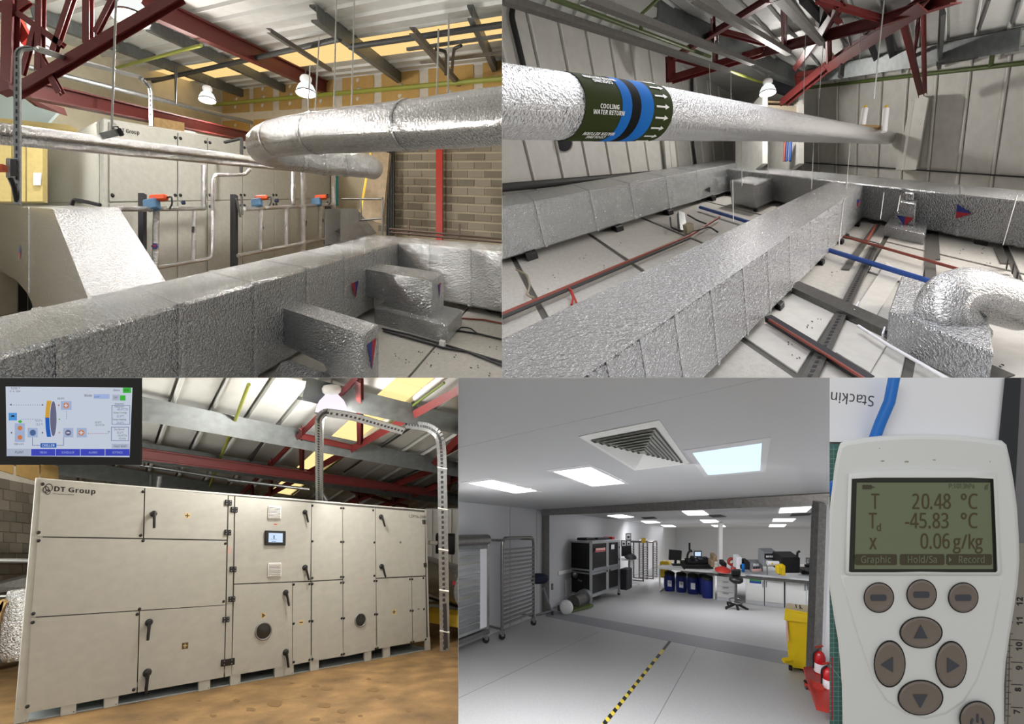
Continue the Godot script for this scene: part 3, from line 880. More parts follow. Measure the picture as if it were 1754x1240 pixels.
	for p in [[556, 358], [593, 357], [631, 401], [600, 414], [556, 420]]: q2.append(wx(p[0], p[1], 2, 1.35))
	m.ext(q2, B.z * 0.0 + (wx(612, 357, 2, 1.0) - wx(593, 357, 2, 1.0)))
	part(t2, m, "duct_body", "foil_soft")
	m = nm()
	m.ext([wx(573, 396, 2, 1.33), wx(582, 391, 2, 1.33), wx(582, 401, 2, 1.33)], -B.z * 0.01)
	part(t2, m, "flow_arrow", "soot")
	# near branch
	var b1 = px(485, 528, 2, 0); var b1b = px(514, 515, 2, 0)
	var l1 = tou(b1, 2, 623).z
	var n1 = thing("branch_duct", "short foil branch duct dropping to the deck, arrow on its end", "duct")
	m = nm()
	var hb1 = b1.y
	poly = []
	for p in [Vector2(0.02, hb1), Vector2(l1, hb1 - 0.01), Vector2(l1, 0.02), Vector2(l1 + 0.52, 0.02), Vector2(l1 + 0.5, 0.12), Vector2(l1 + 0.62, 0.2), Vector2(0.02, 0.22)]: poly.append(X(b1.x, p.y, p.x))
	m.ext(poly, B.x * (b1b.x - b1.x))
	part(n1, m, "duct_body", "foil_soft")
	arrow(n1, X(lerpf(b1.x, b1b.x, 0.5), hb1 - 0.1, l1 - 0.004), B.x * 0.1, -B.y * 0.22, -B.z * 0.006, true)
	part(n1, rb(Vector3(b1.x - 0.16, 0, l1 - 0.14), Vector3(b1b.x + 0.1, 0.06, l1 + 0.75), 0.01), "plenum_flange", "foil_warm")
	var cyl = nm(); cyl.tube([at(490, 640, 4.55), at(545, 660, 4.4)], 0.12, 16)
	part(n1, cyl, "spigot", "foil")
	# far branch on its plenum
	var c1 = px(626, 461, 2, 0); var c1b = px(648, 457.5, 2, 0)
	var l2 = tou(c1, 2, 740).z
	var n2 = thing("branch_duct", "foil branch duct standing on a low foil box farther along the main duct", "duct")
	m = nm()
	poly = []
	for p in [Vector2(0.02, c1.y), Vector2(l2, c1.y - 0.01), Vector2(l2, 0.2), Vector2(l2 + 0.75, 0.2), Vector2(l2 + 0.8, 0.26), Vector2(0.02, 0.3)]: poly.append(X(c1.x, p.y, p.x))
	m.ext(poly, B.x * (c1b.x - c1.x + 0.1))
	part(n2, m, "duct_body", "foil_soft")
	arrow(n2, X(c1b.x - 0.15, c1.y - 0.1, l2 - 0.004), B.x * 0.07, -B.y * 0.17, -B.z * 0.006, true)
	var g0 = px(656, 558, 1, 0.0); var g1 = px(770, 585, 1, 0.0)
	part(n2, rb(Vector3(g0.x, 0.0, g1.z), Vector3(px(793, 530, 1, 0.2).x, 0.2, g0.z + 0.2), 0.015), "plenum_box", "foil_soft")
	# the thick pipe with its U-bend
	var bp = thing("thick_foil_pipe", "thick foil wrapped round duct with gathered seams and a return bend", "pipe")
	var path = [at(1120, 170, 3.0), at(875, 198, 3.75), at(700, 215, 4.35), at(540, 228, 5.15), at(490, 234, 5.45), at(462, 240, 5.75), at(448, 250, 6.05), at(462, 262, 6.5), at(500, 270, 6.9), at(560, 279, 7.2), at(625, 284, 7.4), at(640, 290, 7.6)]
	var rad = [0.198, 0.198, 0.198, 0.19, 0.185, 0.18, 0.17, 0.165, 0.16, 0.16, 0.16, 0.15]
	var sm = []
	var sr = []
	for i in path.size() - 1:
		for k in 4:
			var t = k / 4.0
			var p_a: Vector3 = path[maxi(i - 1, 0)]; var p_d: Vector3 = path[mini(i + 2, path.size() - 1)]
			sm.append(path[i].cubic_interpolate(path[i + 1], p_a, p_d, t)); sr.append(lerpf(rad[i], rad[i + 1], t) * (1.0 + 0.02 * sin(i * 5.0 + k * 2.1)))
	m = nm(); m.tube(sm, sr, 28)
	part(bp, m, "pipe_wrap", "foil_pipe")
	for a in [[700, 215, 4.35, 0.202], [540, 228, 5.15, 0.196], [474, 237, 5.6, 0.188]]:
		var c = at(a[0], a[1], a[2]); var d = (at(875, 198, 3.75) - at(540, 228, 5.15)).normalized()
		if a[0] == 474: d = (at(490, 234, 5.45) - at(455, 246, 5.9)).normalized()
		m = nm(); m.tube([c - d * 0.02, c - d * 0.007, c + d * 0.007, c + d * 0.02], [a[3], a[3] + 0.004, a[3] + 0.004, a[3]], 28, false)
		part(bp, m, "gathered_seam", "foil")
	for a in [[520, 273, 7.0], [556, 279, 7.15], [592, 282, 7.3]]:
		var c = at(a[0], a[1], a[2]); var d = (at(640, 287, 7.5) - at(500, 270, 6.9)).normalized()
		m = nm(); m.tube([c - d * 0.02, c + d * 0.02], 0.166, 20, false)
		part(bp, m, "gathered_seam", "foil")
	# cables on the deck
	for a in [[[655, 563], [700, 573], [760, 590], [860, 620]], [[657, 567], [760, 596], [800, 602], [860, 626]], [[780, 566], [820, 572], [870, 584]], [[788, 545], [830, 548], [870, 556]]]:
		var ps = []
		for q in a: ps.append(wx(q[0], q[1], 1, 0.02))
		one(tb(ps, 0.012, 6), "deck_cable", "copper_red" if a[0][0] == 788 else "soot", "thin cable lying on the white deck beyond the branch ducts", "cable", "cables on the white deck")
	one(tb(bend([wx(782, 568, 1, 0.02), wx(790, 560, 1, 0.02), wx(806, 562, 1, 0.02), wx(820, 573, 1, 0.02)], 0.1), 0.008, 5), "cable_loop", "soot", "thin dark loop of cable beside the low foil box", "cable")
	one(rb(px(752, 592, 1, 0.03), px(768, 594, 1, 0.03) + Vector3(0.02, 0.05, 0.05)), "junction_box", "white", "small white junction box on the deck cable", "box")
	one(tb([wx(832, 530, 1, 0.02), wx(842, 534, 1, 0.03), wx(870, 538, 1, 0.02)], 0.012, 6), "loose_connector", "soot", "loose dark cable end near the cross duct", "cable")
	debris([[690, 575], [683, 610], [700, 620], [735, 628], [815, 628], [845, 596], [720, 600], [780, 612], [830, 640], [742, 604]], 1, "plaster scraps scattered on the white deck beside the branch ducts")
func debris(list, ax, label):
	var m = nm()
	for q in list:
		for k in 3:
			var o = px(q[0] + rng.randf_range(-8, 8), q[1] + rng.randf_range(-5, 5), ax, 0.004)
			var a = rng.randf() * TAU
			var s = rng.randf_range(0.012, 0.03)
			var B: Basis = R.t.basis
			m.ext([X(o), X(o) + (B.x * cos(a) + B.z * sin(a)) * s, X(o) + (B.x * cos(a + 0.9) + B.z * sin(a + 0.9)) * s * 0.7], B.y * 0.006)
	var t = one(m, "scraps", "seam", label, "scraps")
	if t != null: t.set_meta("kind", "stuff")
func purlin(rp, list, pre, names, group):
	var i = 0
	for a in list:
		var m = nm()
		var up2 = Vector3.UP
		m.channel(rp.call(a[0], a[1], a[4] * 0.5 + 0.06), rp.call(a[2], a[3], a[4] * 0.5 + 0.06), a[4] * 0.5, a[4], up2)
		one(m, "roof_purlin", "grey_steel", pre + names[i], "purlin", group)
		i += 1
func foil_box(t, a: Vector3, b: Vector3, called, mt, bev): return part(t, rb(a, b, bev), called, mt)

# ---------------------------------------------------------------- upper right: the roof void above the clean rooms
func build_void():
	var B: Basis = R.t.basis
	var up: Vector3 = B.y
	var m: M
	var zl = 7.1; var xr = 12.6
	var H = 3.9; var HR = 2.67; var sl = 0.13      # left and right eaves, roof slope
	var hl = 3.72
	# --- shell
	var wl = struct(rb(Vector3(-9, -0.6, zl + 0.08), Vector3(xr + 0.3, H + 0.4, zl + 0.3)), "wall_clad_left", "clad", "white profiled cladding wall on the left")
	var x = -8.0
	while x < xr:
		part(wl, rb(Vector3(x + 0.02, -0.6, zl + 0.03), Vector3(x + 0.98, H + 0.2, zl + 0.08), 0.01), "cladding_sheet", "clad")
		m = nm()
		m.ext([X(x, -0.6, zl + 0.05), X(x + 0.045, -0.6, zl - 0.02), X(x + 0.085, -0.6, zl - 0.02), X(x + 0.13, -0.6, zl + 0.05)], B.y * (H + 0.8))
		part(wl, m, "cladding_rib", "clad_rib")
		x += 1.0
	var wr = struct(rb(Vector3(xr + 0.08, -0.6, -16), Vector3(xr + 0.3, HR + 0.1, zl + 0.2)), "wall_clad_right", "clad", "white profiled cladding wall on the right")
	var z = -10.0
	while z < 4.0:
		part(wr, rb(Vector3(xr + 0.03, -0.6, z + 0.02), Vector3(xr + 0.08, HR + 0.05, z + 0.72), 0.01), "cladding_sheet", "clad")
		m = nm()
		m.ext([X(xr + 0.05, -0.6, z), X(xr - 0.02, -0.6, z + 0.035), X(xr - 0.02, -0.6, z + 0.065), X(xr + 0.05, -0.6, z + 0.1)], B.y * (HR + 0.62))
		part(wr, m, "cladding_rib", "clad_rib")
		z += 0.74
	struct(rb(Vector3(-9, -0.6, -16), Vector3(-8.8, H + 0.3, zl)), "wall_behind_left", "clad")
	var keep = R
	var r_left = {t = Transform3D(Basis(B.x, B.y, B.z - B.y * sl), X(0, hl + sl * zl, 0)), clips = R.clips}
	r_left.i = r_left.t.affine_inverse()
	var r_right = {t = Transform3D(Basis(B.x - B.y * sl, B.y, B.z), X(0, HR + sl * xr, 0)), clips = R.clips}
	r_right.i = r_right.t.affine_inverse()
	R = r_left               # the slope that rises from the left wall
	var rf = struct(rb(Vector3(-9, 0.04, -16), Vector3(xr + 0.3, 0.2, zl + 0.3)), "ceiling_void", "sheet", "white profiled metal roof rising from the left wall")
	x = -3.0
	while x < xr:
		part(rf, rb(Vector3(x, 0, -2.0), Vector3(x + 0.46, 0.04, zl), 0.01), "roof_sheet", "sheet")
		m = nm()
		m.ext([X(x + 0.46, 0.02, -2.0), X(x + 0.475, -0.05, -2.0), X(x + 0.505, -0.05, -2.0), X(x + 0.52, 0.02, -2.0)], R.t.basis.z * (zl + 2.0))
		part(rf, m, "roof_rib", "sheet")
		x += 0.5
	R = r_right              # the slope that rises from the right wall
	rf = struct(rb(Vector3(-9, 0.04, -16), Vector3(xr + 0.3, 0.2, zl + 0.3)), "ceiling_void_hip", "sheet", "white profiled metal roof rising from the right wall")
	z = 4.2
	while z > -8.0:
		part(rf, rb(Vector3(-2, 0, z), Vector3(xr, 0.04, z + 0.5), 0.01), "roof_sheet", "sheet")
		m = nm()
		m.ext([X(-2, 0.02, z), X(-2, -0.05, z + 0.015), X(-2, -0.05, z + 0.045), X(-2, 0.02, z + 0.06)], R.t.basis.x * (xr + 2))
		part(rf, m, "roof_rib", "sheet")
		z -= 0.55
	R = keep
	# --- deck
	var dk = struct(rb(Vector3(-6, -0.14, -12), Vector3(xr, -0.016, zl)), "floor_void_deck", "deck_seam", "white panel deck with dark joints")
	var zc = [-12.0, -6.0, -4.4, -3.2, -1.55, -0.9, 0.6, 2.35, 4.0, 5.6, zl]
	var xc: Array = [-6.0, -3.0]
	for p in [[913, 505], [1062, 437], [1140, 390], [1230, 350]]: xc.append(px(p[0], p[1], 1, 0).x)
	xc.append(9.3); xc.append(xr)
	var zs: Array = [-12.0]
	for p in [[1745, 480], [1594, 440], [1460, 500]]: zs.append(px(p[0], p[1], 1, 0).z)
	zs.append(zl)
	zs.sort()
	for i in zs.size() - 1:
		var xx: Array = xc if i == zs.size() - 2 else [-6.0, 0.9, 2.4, 4.3, 6.4, 9.0, xr]
		for j in xx.size() - 1:
			part(dk, rb(Vector3(xx[j] + 0.05, -0.03, zs[i] + 0.045), Vector3(xx[j + 1] - 0.05, 0.0, zs[i + 1] - 0.045), 0.006), "deck_panel", "deck" if (i + j) % 3 else "deck_clean")
	for a in [[[1459, 540], [1519, 450], [1545, 470], [1490, 560]], [[1432, 605], [1468, 560], [1520, 590], [1490, 640]]]:
		var q = []
		for p in a: q.append(wx(p[0], p[1], 1, 0.003))
		m = nm(); m.ext(q, B.y * 0.012)
		part(dk, m, "cover_panel", "deck_clean")
	# --- ducts
	var h = 0.625; var w = 0.81
	var md = thing("main_duct", "foil wrapped rectangular duct running away across the white deck", "duct")
	part(md, rb(Vector3(-3.6, 0.05, 0), Vector3(7.8, h, w), 0.02), "duct_body", "foil_warm")
	for xs in [-2.1, -1.75, -1.3, -0.95, -0.5, 0.1, 0.8, 1.5, 2.3, 3.3, 4.4, 5.6]:
		part(md, rb(Vector3(xs, 0.046, -0.004), Vector3(xs + 0.05, h + 0.005, w + 0.004), 0.003), "joint_tape", "foil")
	part(md, rb(Vector3(-3.6, h - 0.002, -0.008), Vector3(7.8, h + 0.006, w + 0.008), 0.004), "top_wrap", "foil")
	for p in [[1336, 528], [1405, 452], [1447, 407], [1437, 416], [1462, 386]]:
		var o = px(p[0], p[1], 1, 0)
		part(md, rb(Vector3(o.x - 0.07, 0, -0.05), Vector3(o.x + 0.09, 0.06, 0.16), 0.01), "support_foot", "black")
	arrow(md, X(px(1469, 348, 2, -0.01)), B.y * 0.06, B.x * 0.4, -B.z * 0.01)
	var bd = thing("cross_duct", "foil wrapped duct crossing the far end of the deck below the right cladding wall", "duct")
	part(bd, rb(Vector3(7.72, 0.07, -9), Vector3(9.3, h + 0.03, w + 5.2), 0.02), "duct_body", "foil_warm")
	for zz in [-5.2, -3.0, -1.9, -0.9, 0.3]: part(bd, rb(Vector3(7.715, 0.066, zz), Vector3(9.305, h + 0.036, zz + 0.06), 0.003), "joint_tape", "foil")
	for p in [[1500, 381], [1680, 423], [1585, 404]]:
		var o = px(p[0], p[1], 1, 0)
		part(bd, rb(Vector3(7.75, 0, o.z - 0.1), Vector3(8.0, 0.07, o.z + 0.1), 0.01), "support_foot", "black")
	arrow(bd, X(px(1638, 362, 0, 7.7)), B.y * 0.1, -B.z * 0.24, -B.x * 0.01)
	var lh: float = px(860, 355, 2, 4.75).y
	var ld = thing("side_duct", "large foil wrapped duct along the left cladding wall", "duct")
	part(ld, rb(Vector3(-7, 0.1, 4.75), Vector3(9.4, lh, 6.1), 0.02), "duct_body", "foil_soft")
	for xs in [-0.6, 0.9, 2.3, 3.9, 5.6]: part(ld, rb(Vector3(xs, 0.095, 4.745), Vector3(xs + 0.06, lh + 0.005, 6.105), 0.003), "joint_tape", "foil")
	for p in [[913, 446], [1067, 399], [1158, 371], [1240, 348]]:
		var o = px(p[0], p[1], 1, 0)
		part(ld, rb(Vector3(o.x - 0.12, 0, 4.65), Vector3(o.x + 0.14, 0.1, 5.0), 0.01), "support_foot", "black")
	m = nm(); m.ext([X(px(1207, 325, 2, 4.74)), X(px(1216, 320, 2, 4.74)), X(px(1216, 329, 2, 4.74))], -B.z * 0.01)
	part(ld, m, "flow_arrow", "soot")
	var sb = thing("branch_box", "small foil wrapped box between the side duct and the main duct", "duct")
	var so = px(1290, 360, 1, 0.02)
	part(sb, rb(Vector3(so.x, 0.06, so.z - 0.1), Vector3(so.x + 1.6, 0.55, so.z + 0.9), 0.02), "box_body", "foil")
	part(sb, rb(Vector3(so.x - 0.02, 0, so.z - 0.12), Vector3(so.x + 0.12, 0.06, so.z), 0.01), "support_foot", "black")
	# stepped branch on the cross duct
	var st = thing("branch_plenum", "stepped foil branch with a red and navy arrow standing before the cross duct", "duct")
	var s0 = px(1522, 392, 1, 0); var s1 = px(1582, 420, 1, 0)
	part(st, rb(Vector3(s1.x, 0, s1.z), Vector3(7.74, 0.16, s0.z), 0.01), "plenum_box", "foil_warm")
	part(st, rb(Vector3(s1.x + 0.5, 0.16, s1.z + 0.22), Vector3(7.74, 0.5, s0.z - 0.2), 0.015), "riser_box", "foil_warm")
	part(st, rb(Vector3(s1.x + 0.72, 0.5, s1.z + 0.28), Vector3(7.74, 0.62, s0.z - 0.26), 0.015), "top_box", "foil")
	arrow(st, X(px(1550, 371, 0, s1.x + 0.48)), B.z * 0.16, -B.y * 0.14, -B.x * 0.01)
	# elbow on its plinth
	var eb = thing("flexible_elbow", "foil wrapped round elbow rising from a square foil plinth", "duct")
	var e0 = px(1537, 478, 1, 0.3); var e1 = px(1522, 533, 1, 0.3); var e2 = px(1705, 617, 1, 0.3)
	part(eb, rb(Vector3(e1.x, 0.0, e2.z), Vector3(e0.x + 0.2, 0.3, e1.z), 0.015), "plinth_box", "foil_warm")
	var ctr = Vector3(lerpf(e1.x, e0.x, 0.5), 0.3, lerpf(e2.z, e1.z, 0.5))
	var ed = -X(ctr).z
	var pth = []
	for p in [[1650, 585, 0.0], [1628, 555, -0.03], [1617, 528, -0.06], [1630, 506, -0.06], [1662, 500, -0.04], [1700, 512, 0.0], [1765, 530, 0.05]]: pth.append(at(p[0], p[1], ed * 0.97 + p[2]))
	var sm = []
	for i in pth.size() - 1:
		for k in 4: sm.append(pth[i].cubic_interpolate(pth[i + 1], pth[maxi(i - 1, 0)], pth[mini(i + 2, pth.size() - 1)], k / 4.0))
	m = nm(); m.tube(sm, mpx(40, at(1600, 500, ed)), 26)
	part(eb, m, "elbow_wrap", "foil_pipe")
	for i in [6, 12, 17]:
		var d = (sm[i + 1] - sm[i - 1]).normalized()
		m = nm(); m.tube([sm[i] - d * 0.015, sm[i] + d * 0.015], mpx(41, sm[i]), 26, false)
		part(eb, m, "gathered_seam", "foil")
	m = nm(); m.ext([sm[7] + at(1601, 485, ed) - at(1617, 528, ed), sm[7] + at(1612, 470, ed) - at(1617, 528, ed), sm[7] + at(1620, 482, ed) - at(1617, 528, ed)], Vector3(0, 0, 0.01))
	part(eb, m, "flow_arrow", "crimson")
	# --- big labelled pipe
	var bp = thing("cooling_pipe", "thick foil wrapped pipe with a green and blue cooling water band", "pipe")
	var p0 = at(640, 158, 1.85); var p1 = at(1112, 194, 3.1); var p2 = at(1522, 236, 12.0)
	var rr = 0.15
	m = nm(); m.tube([p0, at(985, 185, 2.62), p1, at(1300, 212, 4.8), p2], [rr, rr, rr, rr * 0.98, rr * 0.93], 36)
	part(bp, m, "pipe_wrap", "foil_pipe")
	var ad = (p1 - at(985, 185, 2.62)).normalized()
	var fp = func(u): 
		var a = at(985, 185, 2.62); var k = (u - CU) / F
		var t = -(a.x + k * a.z) / (ad.x + k * ad.z)
		return a + ad * t
	var side = ad.cross(Vector3.UP).normalized(); var upn = side.cross(ad).normalized()
	var tc = -fp.call(1040).normalized()
	side = (tc - ad * tc.dot(ad)).normalized(); upn = side.cross(ad)
	if upn.y < 0: upn = -upn
	var band = func(u1, u2, r, mt, called):
		var q = nm(); q.tube([fp.call(u1), fp.call(u2)], r, 36, false)
		return part(bp, q, called, mt)
	band.call(960, 1112, rr + 0.003, "label_green", "label_band")
	for a in [[1023, 1040, "label_blue"], [1040, 1056, "label_black"], [1056, 1078, "label_blue"]]: band.call(a[0], a[1], rr + 0.0045, a[2], "label_stripe")
	for k in 9:      # white arrows round the band
		var ang = -1.2 + k * 0.36
		var dirv = side * cos(ang) + upn * sin(ang)
		var tan = upn * cos(ang) - side * sin(ang)
		var s = fp.call(1082) + dirv * (rr + 0.006); var e = fp.call(1104) + dirv * (rr + 0.006)
		m = nm()
		var hw = 0.0045
		var nk = s.lerp(e, 0.7)
		m.ext([s - tan * hw, nk - tan * hw, nk - tan * hw * 3, e, nk + tan * hw * 3, nk + tan * hw, s + tan * hw], dirv * 0.002)
		part(bp, m, "label_arrow", "white")
	for a in [[0.02, "COOLING", "WATER RETURN", 1.0], [1.02, "COOLING", "WATER RETURN", -1.0], [-0.85, "COOLING", "WATER RETURN", -1.0]]:
		for ln in 2:
			var ang = a[0] + (0.085 if ln == 0 else -0.085) * a[3]
			var dirv = side * cos(ang) + upn * sin(ang)
			var tan = (upn * cos(ang) - side * sin(ang)) * a[3]
			m = nm()
			text(m, a[1 + ln], fp.call(1001) + dirv * (rr + 0.006) - tan * 0.01, ad * 0.027 * a[3], tan * 0.021, true, true)
			part(bp, m, "label_lettering", "white")
	var vb = thing("vent_valves", "pair of white insulated valve stems on a plate at the pipe end", "valve")
	m = nm(); m.bar(at(1470, 217, 9.5), at(1516, 219, 9.8), 0.1, 0.04)
	part(vb, m, "base_plate", "pallet")
	for a in [[1477, 216, 1482, 186], [1514, 226, 1518, 186]]:
		m = nm(); m.tube([at(a[0], a[1], 9.6), at(a[2], a[3], 9.6)], 0.05, 10)
		part(vb, m, "valve_stem", "paper")
		m = nm(); m.tube([at(a[2], a[3], 9.6), at(a[2] + 0.4, a[3] - 5, 9.6)], 0.03, 8)
		part(vb, m, "valve_cap", "yellow_edge")
	# --- roof steel
	var bl: Basis = r_left.t.basis; var brt: Basis = r_right.t.basis
	var pl = Plane(bl.z.cross(bl.x).normalized(), r_left.t.origin)
	var pr = Plane(brt.z.cross(brt.x).normalized(), r_right.t.origin)
	var rp = func(u, v, drop = 0.0):
		var a = hit(u, v, pl); var b = hit(u, v, pr)
		if a.z > 0 or (b.z < 0 and b.z > a.z): a = b
		return a - up * drop
	var wlp = Plane(B.z, X(0, 0, zl)); var wrp = Plane(B.x, X(xr, 0, 0))
	wlp = Plane(B.x.cross(B.y).normalized(), X(0, 0, zl)); wrp = Plane(B.y.cross(B.z).normalized(), X(xr, 0, 0))
	var cap = func(u, v, d, k = 0.93):
		var r = ray(u, v)
		for p in [pl, pr, wlp, wrp]:
			var t = p.d / p.normal.dot(r)
			if t > 0: d = minf(d, t * k)
		return r * d
	for a in [[1118, -5, 1372, 122, 0.3, "thick grey purlin between the two channel runs"], [1385, 114, 1760, 38, 0.3, "thick grey purlin above the right cladding wall"]]:
		m = nm(); m.channel(rp.call(a[0], a[1], 0.2), rp.call(a[2], a[3], 0.2), 0.16, a[4], up)
		one(m, "roof_purlin", "grey_steel", a[5], "purlin")
	for a in [[856, -4, 1247, 121, 5.0, 10.5, "first hung steel channel, nearest the left cladding wall"], [1000, -4, 1288, 108, 5.0, 10.0, "second hung steel channel, right of the dark green pipe"], [1190, -4, 1351, 91, 5.5, 9.5, "third hung steel channel, ending at the red chord"], [1333, -6, 1408, 74, 5.5, 9.0, "fourth hung steel channel, at the truss joint"]]:
		m = nm(); m.channel(cap.call(a[0], a[1], a[4]), cap.call(a[2], a[3], a[5]), 0.09, 0.075, up)
		one(m, "strut_channel", "galv_dark", a[6], "channel")
	for a in [[945, -3, 1216, 97, 6.5, 12.0, 0.035, "green_dark", "dark green sprinkler pipe under the left roof"], [1248, 121, 1312, 144, 10.5, 13.5, 0.03, "green_pipe", "short yellow green sprinkler pipe beyond the channel end"], [1385, 150, 1760, 107, 15.0, 9.4, 0.04, "green_dark", "dark green sprinkler pipe along the right cladding wall"]]:
		one(tb([cap.call(a[0], a[1], a[4], 0.97), cap.call(a[2], a[3], a[5], 0.97)], a[6], 8), "sprinkler_pipe", a[7], a[8], "pipe")
	one(tb([cap.call(1128, -2, 8.0, 0.97), cap.call(1098, 25, 8.0, 0.97), cap.call(1098, 50, 8.2, 0.97)], 0.03, 8), "pipe_branch", "green_dark", "dark green pipe branch reaching up to the roof", "pipe")
	one(tb([cap.call(1697, 113, 9.6, 0.97), cap.call(1703, 78, 9.0, 0.97), cap.call(1718, 60, 8.6, 0.97)], 0.035, 8), "pipe_branch", "green_dark", "dark pipe branch rising from the right wall pipe", "pipe")
	var tr = thing("roof_truss", "dark red steel truss frames meeting under the roof ridge", "truss")
	for b in [[1318, -2, 1152, 100, 12, 11.0, 12.0], [1150, 136, 1310, 88, 11, 12.0, 11.0], [1310, 88, 1510, 36, 15, 11.0, 10.0], [1510, 36, 1640, -6, 17, 10.0, 9.5], [1148, 94, 1149, 138, 13, 12.0, 12.0], [1156, 98, 1215, 114, 8, 12.0, 12.0], [1225, 55, 1225, 108, 8, 11.5, 11.5], [1228, 52, 1312, 74, 8, 11.5, 11.5], [1221, 30, 1222, 56, 6, 11.5, 11.5], [1342, 176, 1420, 112, 12, 12.5, 11.5], [1420, 112, 1590, 2, 15, 11.5, 10.0], [1343, 10, 1343, 78, 8, 11.0, 11.0], [1419, 62, 1420, 106, 8, 11.0, 11.0], [1364, 116, 1440, 10, 9, 12.0, 11.0], [1366, 128, 1406, 124, 7, 12.0, 12.0], [1400, 0, 1510, 32, 9, 11.0, 10.5], [1408, 4, 1440, 40, 8, 11.5, 11.0], [1547, 36, 1578, 162, 11, 10.8, 11.4], [1581, 18, 1584, 160, 8, 11.2, 11.6], [1577, 20, 1560, 120, 6, 11.2, 11.6], [1366, 126, 1368, 148, 7, 12.2, 12.2]]:
		m = nm(); var ba = cap.call(b[0], b[1], b[5]); m.ibeam(ba, cap.call(b[2], b[3], b[6]), mpx(b[4], ba), mpx(b[4], ba), Vector3(0, 0, 1))
		part(tr, m, "truss_member", "dark_red")
	for a in [[1374, -4, 1416, 40, 14, "dark steel hip member behind the truss joint"], [1416, 0, 1404, 40, 12, "dark steel member crossing behind the truss joint"], [1318, 145, 1362, 160, 16, "dark steel end behind the truss foot"], [1520, 52, 1530, 105, 6, "dark stub hanging below the right purlin"], [1490, 72, 1504, 108, 6, "short dark stub below the right purlin"]]:
		m = nm(); var da = cap.call(a[0], a[1], 13.0, 0.96); m.bar(da, cap.call(a[2], a[3], 13.0, 0.96), mpx(a[4], da), 0.1, Vector3(0, 0, 1))
		one(m, "dark_steel", "soot", a[5], "steel")
	for a in [[1615, 20, 1608, 115, 0.09, "dark cable tray drop in front of the right roof sheets"], [1604, 107, 1676, 94, 0.09, "short level cable tray above the right wall pipe"], [1694, -2, 1676, 50, 0.05, "dark ribbed conduit crossing the right roof sheets"], [1745, 0, 1733, 38, 0.05, "second dark conduit near the upper right"], [1452, 55, 1457, 76, 0.05, "grey stub over the truss chord"], [1440, 132, 1442, 112, 0.08, "grey bracket end over the far wall"]]:
		m = nm(); m.bar(cap.call(a[0], a[1], 9.0), cap.call(a[2], a[3], 9.4), a[4], a[4] * 0.6, Vector3(0, 0, 1))
		one(m, "cable_run", "conduit", a[5], "conduit")
	bell_lamp(cap.call(1315, 160, 11.5), mpx(13, cap.call(1315, 160, 11.5)), "small white bell lamp beside the truss foot", "lamp_shade_glow", 4.0)
	for a in [[1380, 58, 1376, 178, 8.5], [1411, 70, 1403, 168, 8.5], [1476, 45, 1472, 106, 8.5], [1515, -3, 1497, 170, 5.0], [1394, 238, 1390, 324, 8.5], [1456, 240, 1449, 335, 8.5], [1270, 236, 1271, 318, 8.0], [1215, 110, 1217, 166, 9.0], [1252, 116, 1252, 180, 9.0], [1318, 240, 1315, 300, 9.0], [1542, 335, 1537, 362, 7.3], [1514, 330, 1508, 375, 7.6], [1742, 335, 1718, 420, 6.4], [1445, 345, 1437, 420, 6.3], [1255, 308, 1256, 380, 6.2]]:
		one(tb([cap.call(a[0], a[1], a[4], 0.99), cap.call(a[2], a[3], a[4], 0.99)], 0.006, 5), "hanging_rod", "rod", "thin steel suspension rod " + ("up under the truss and channels" if a[3] < 190 else ("between the cooling pipe and the ducts" if a[1] < 250 else "standing up from the ducts")), "rod", "suspension rods " + ("under the truss" if a[3] < 190 else ("below the cooling pipe" if a[1] < 250 else "on the ducts")))
	# --- on the walls
	one(tb(bend([wx(879, 10, 2, 7.0), wx(876, 28, 2, 7.0), wx(890, 85, 2, 7.0), wx(899, 124, 2, 7.0)], 0.3), 0.05, 8), "wall_cable", "black", "black cable bending down the left cladding wall", "cable")
	one(tb([wx(1185, 110, 2, 7.0), wx(1187, 250, 2, 7.0), wx(1193, 292, 2, 7.0)], 0.04, 8), "wall_cable", "black", "straight black cable down the far left cladding", "cable")
	var vd = thing("wall_vent", "round dark mesh vent in the left cladding wall", "vent")
	m = nm(); m.lathe(wx(967, 246, 2, 7.02), -B.z, [[0.17, 0], [0.17, 0.04], [0.145, 0.05], [0.14, 0.03], [0, 0.03]], 24)
	part(vd, m, "vent_ring", "clad_rib")
	m = nm(); m.lathe(wx(967, 246, 2, 6.96), -B.z, [[0.14, 0], [0, 0.01]], 24)
	part(vd, m, "mesh", "soot")
	one(tb([wx(855, 322, 2, 6.6), wx(1060, 303, 2, 6.6), wx(1132, 296, 2, 6.6)], 0.07, 8), "base_tray", "conduit", "dark cable run along the foot of the left wall", "cable tray")
	one(tb([wx(1135, 293, 2, 6.8), wx(1175, 292, 2, 6.8), wx(1190, 286, 2, 6.8), wx(1302, 274, 2, 6.8)], 0.05, 8), "base_tray", "conduit", "dark cable run along the foot of the far left cladding", "cable tray")
	for a in [[1140, 1146, "pale boxed pipe up the left wall, left of the pair"], [1149, 1155, "pale boxed pipe up the left wall, right of the pair"]]:
		m = nm(); m.bar(wx(a[0], 232, 2, 6.9), wx(a[1], 300, 2, 6.9), 0.13, 0.1, B.z)
		one(m, "wall_riser", "clad", a[2], "riser")
	var dw = thing("pipe_recess", "deep recess with blue pipes below a pale lintel", "recess")
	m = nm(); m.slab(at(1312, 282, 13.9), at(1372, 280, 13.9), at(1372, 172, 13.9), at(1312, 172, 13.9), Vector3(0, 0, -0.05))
	part(dw, m, "recess_back", "wood_brown")
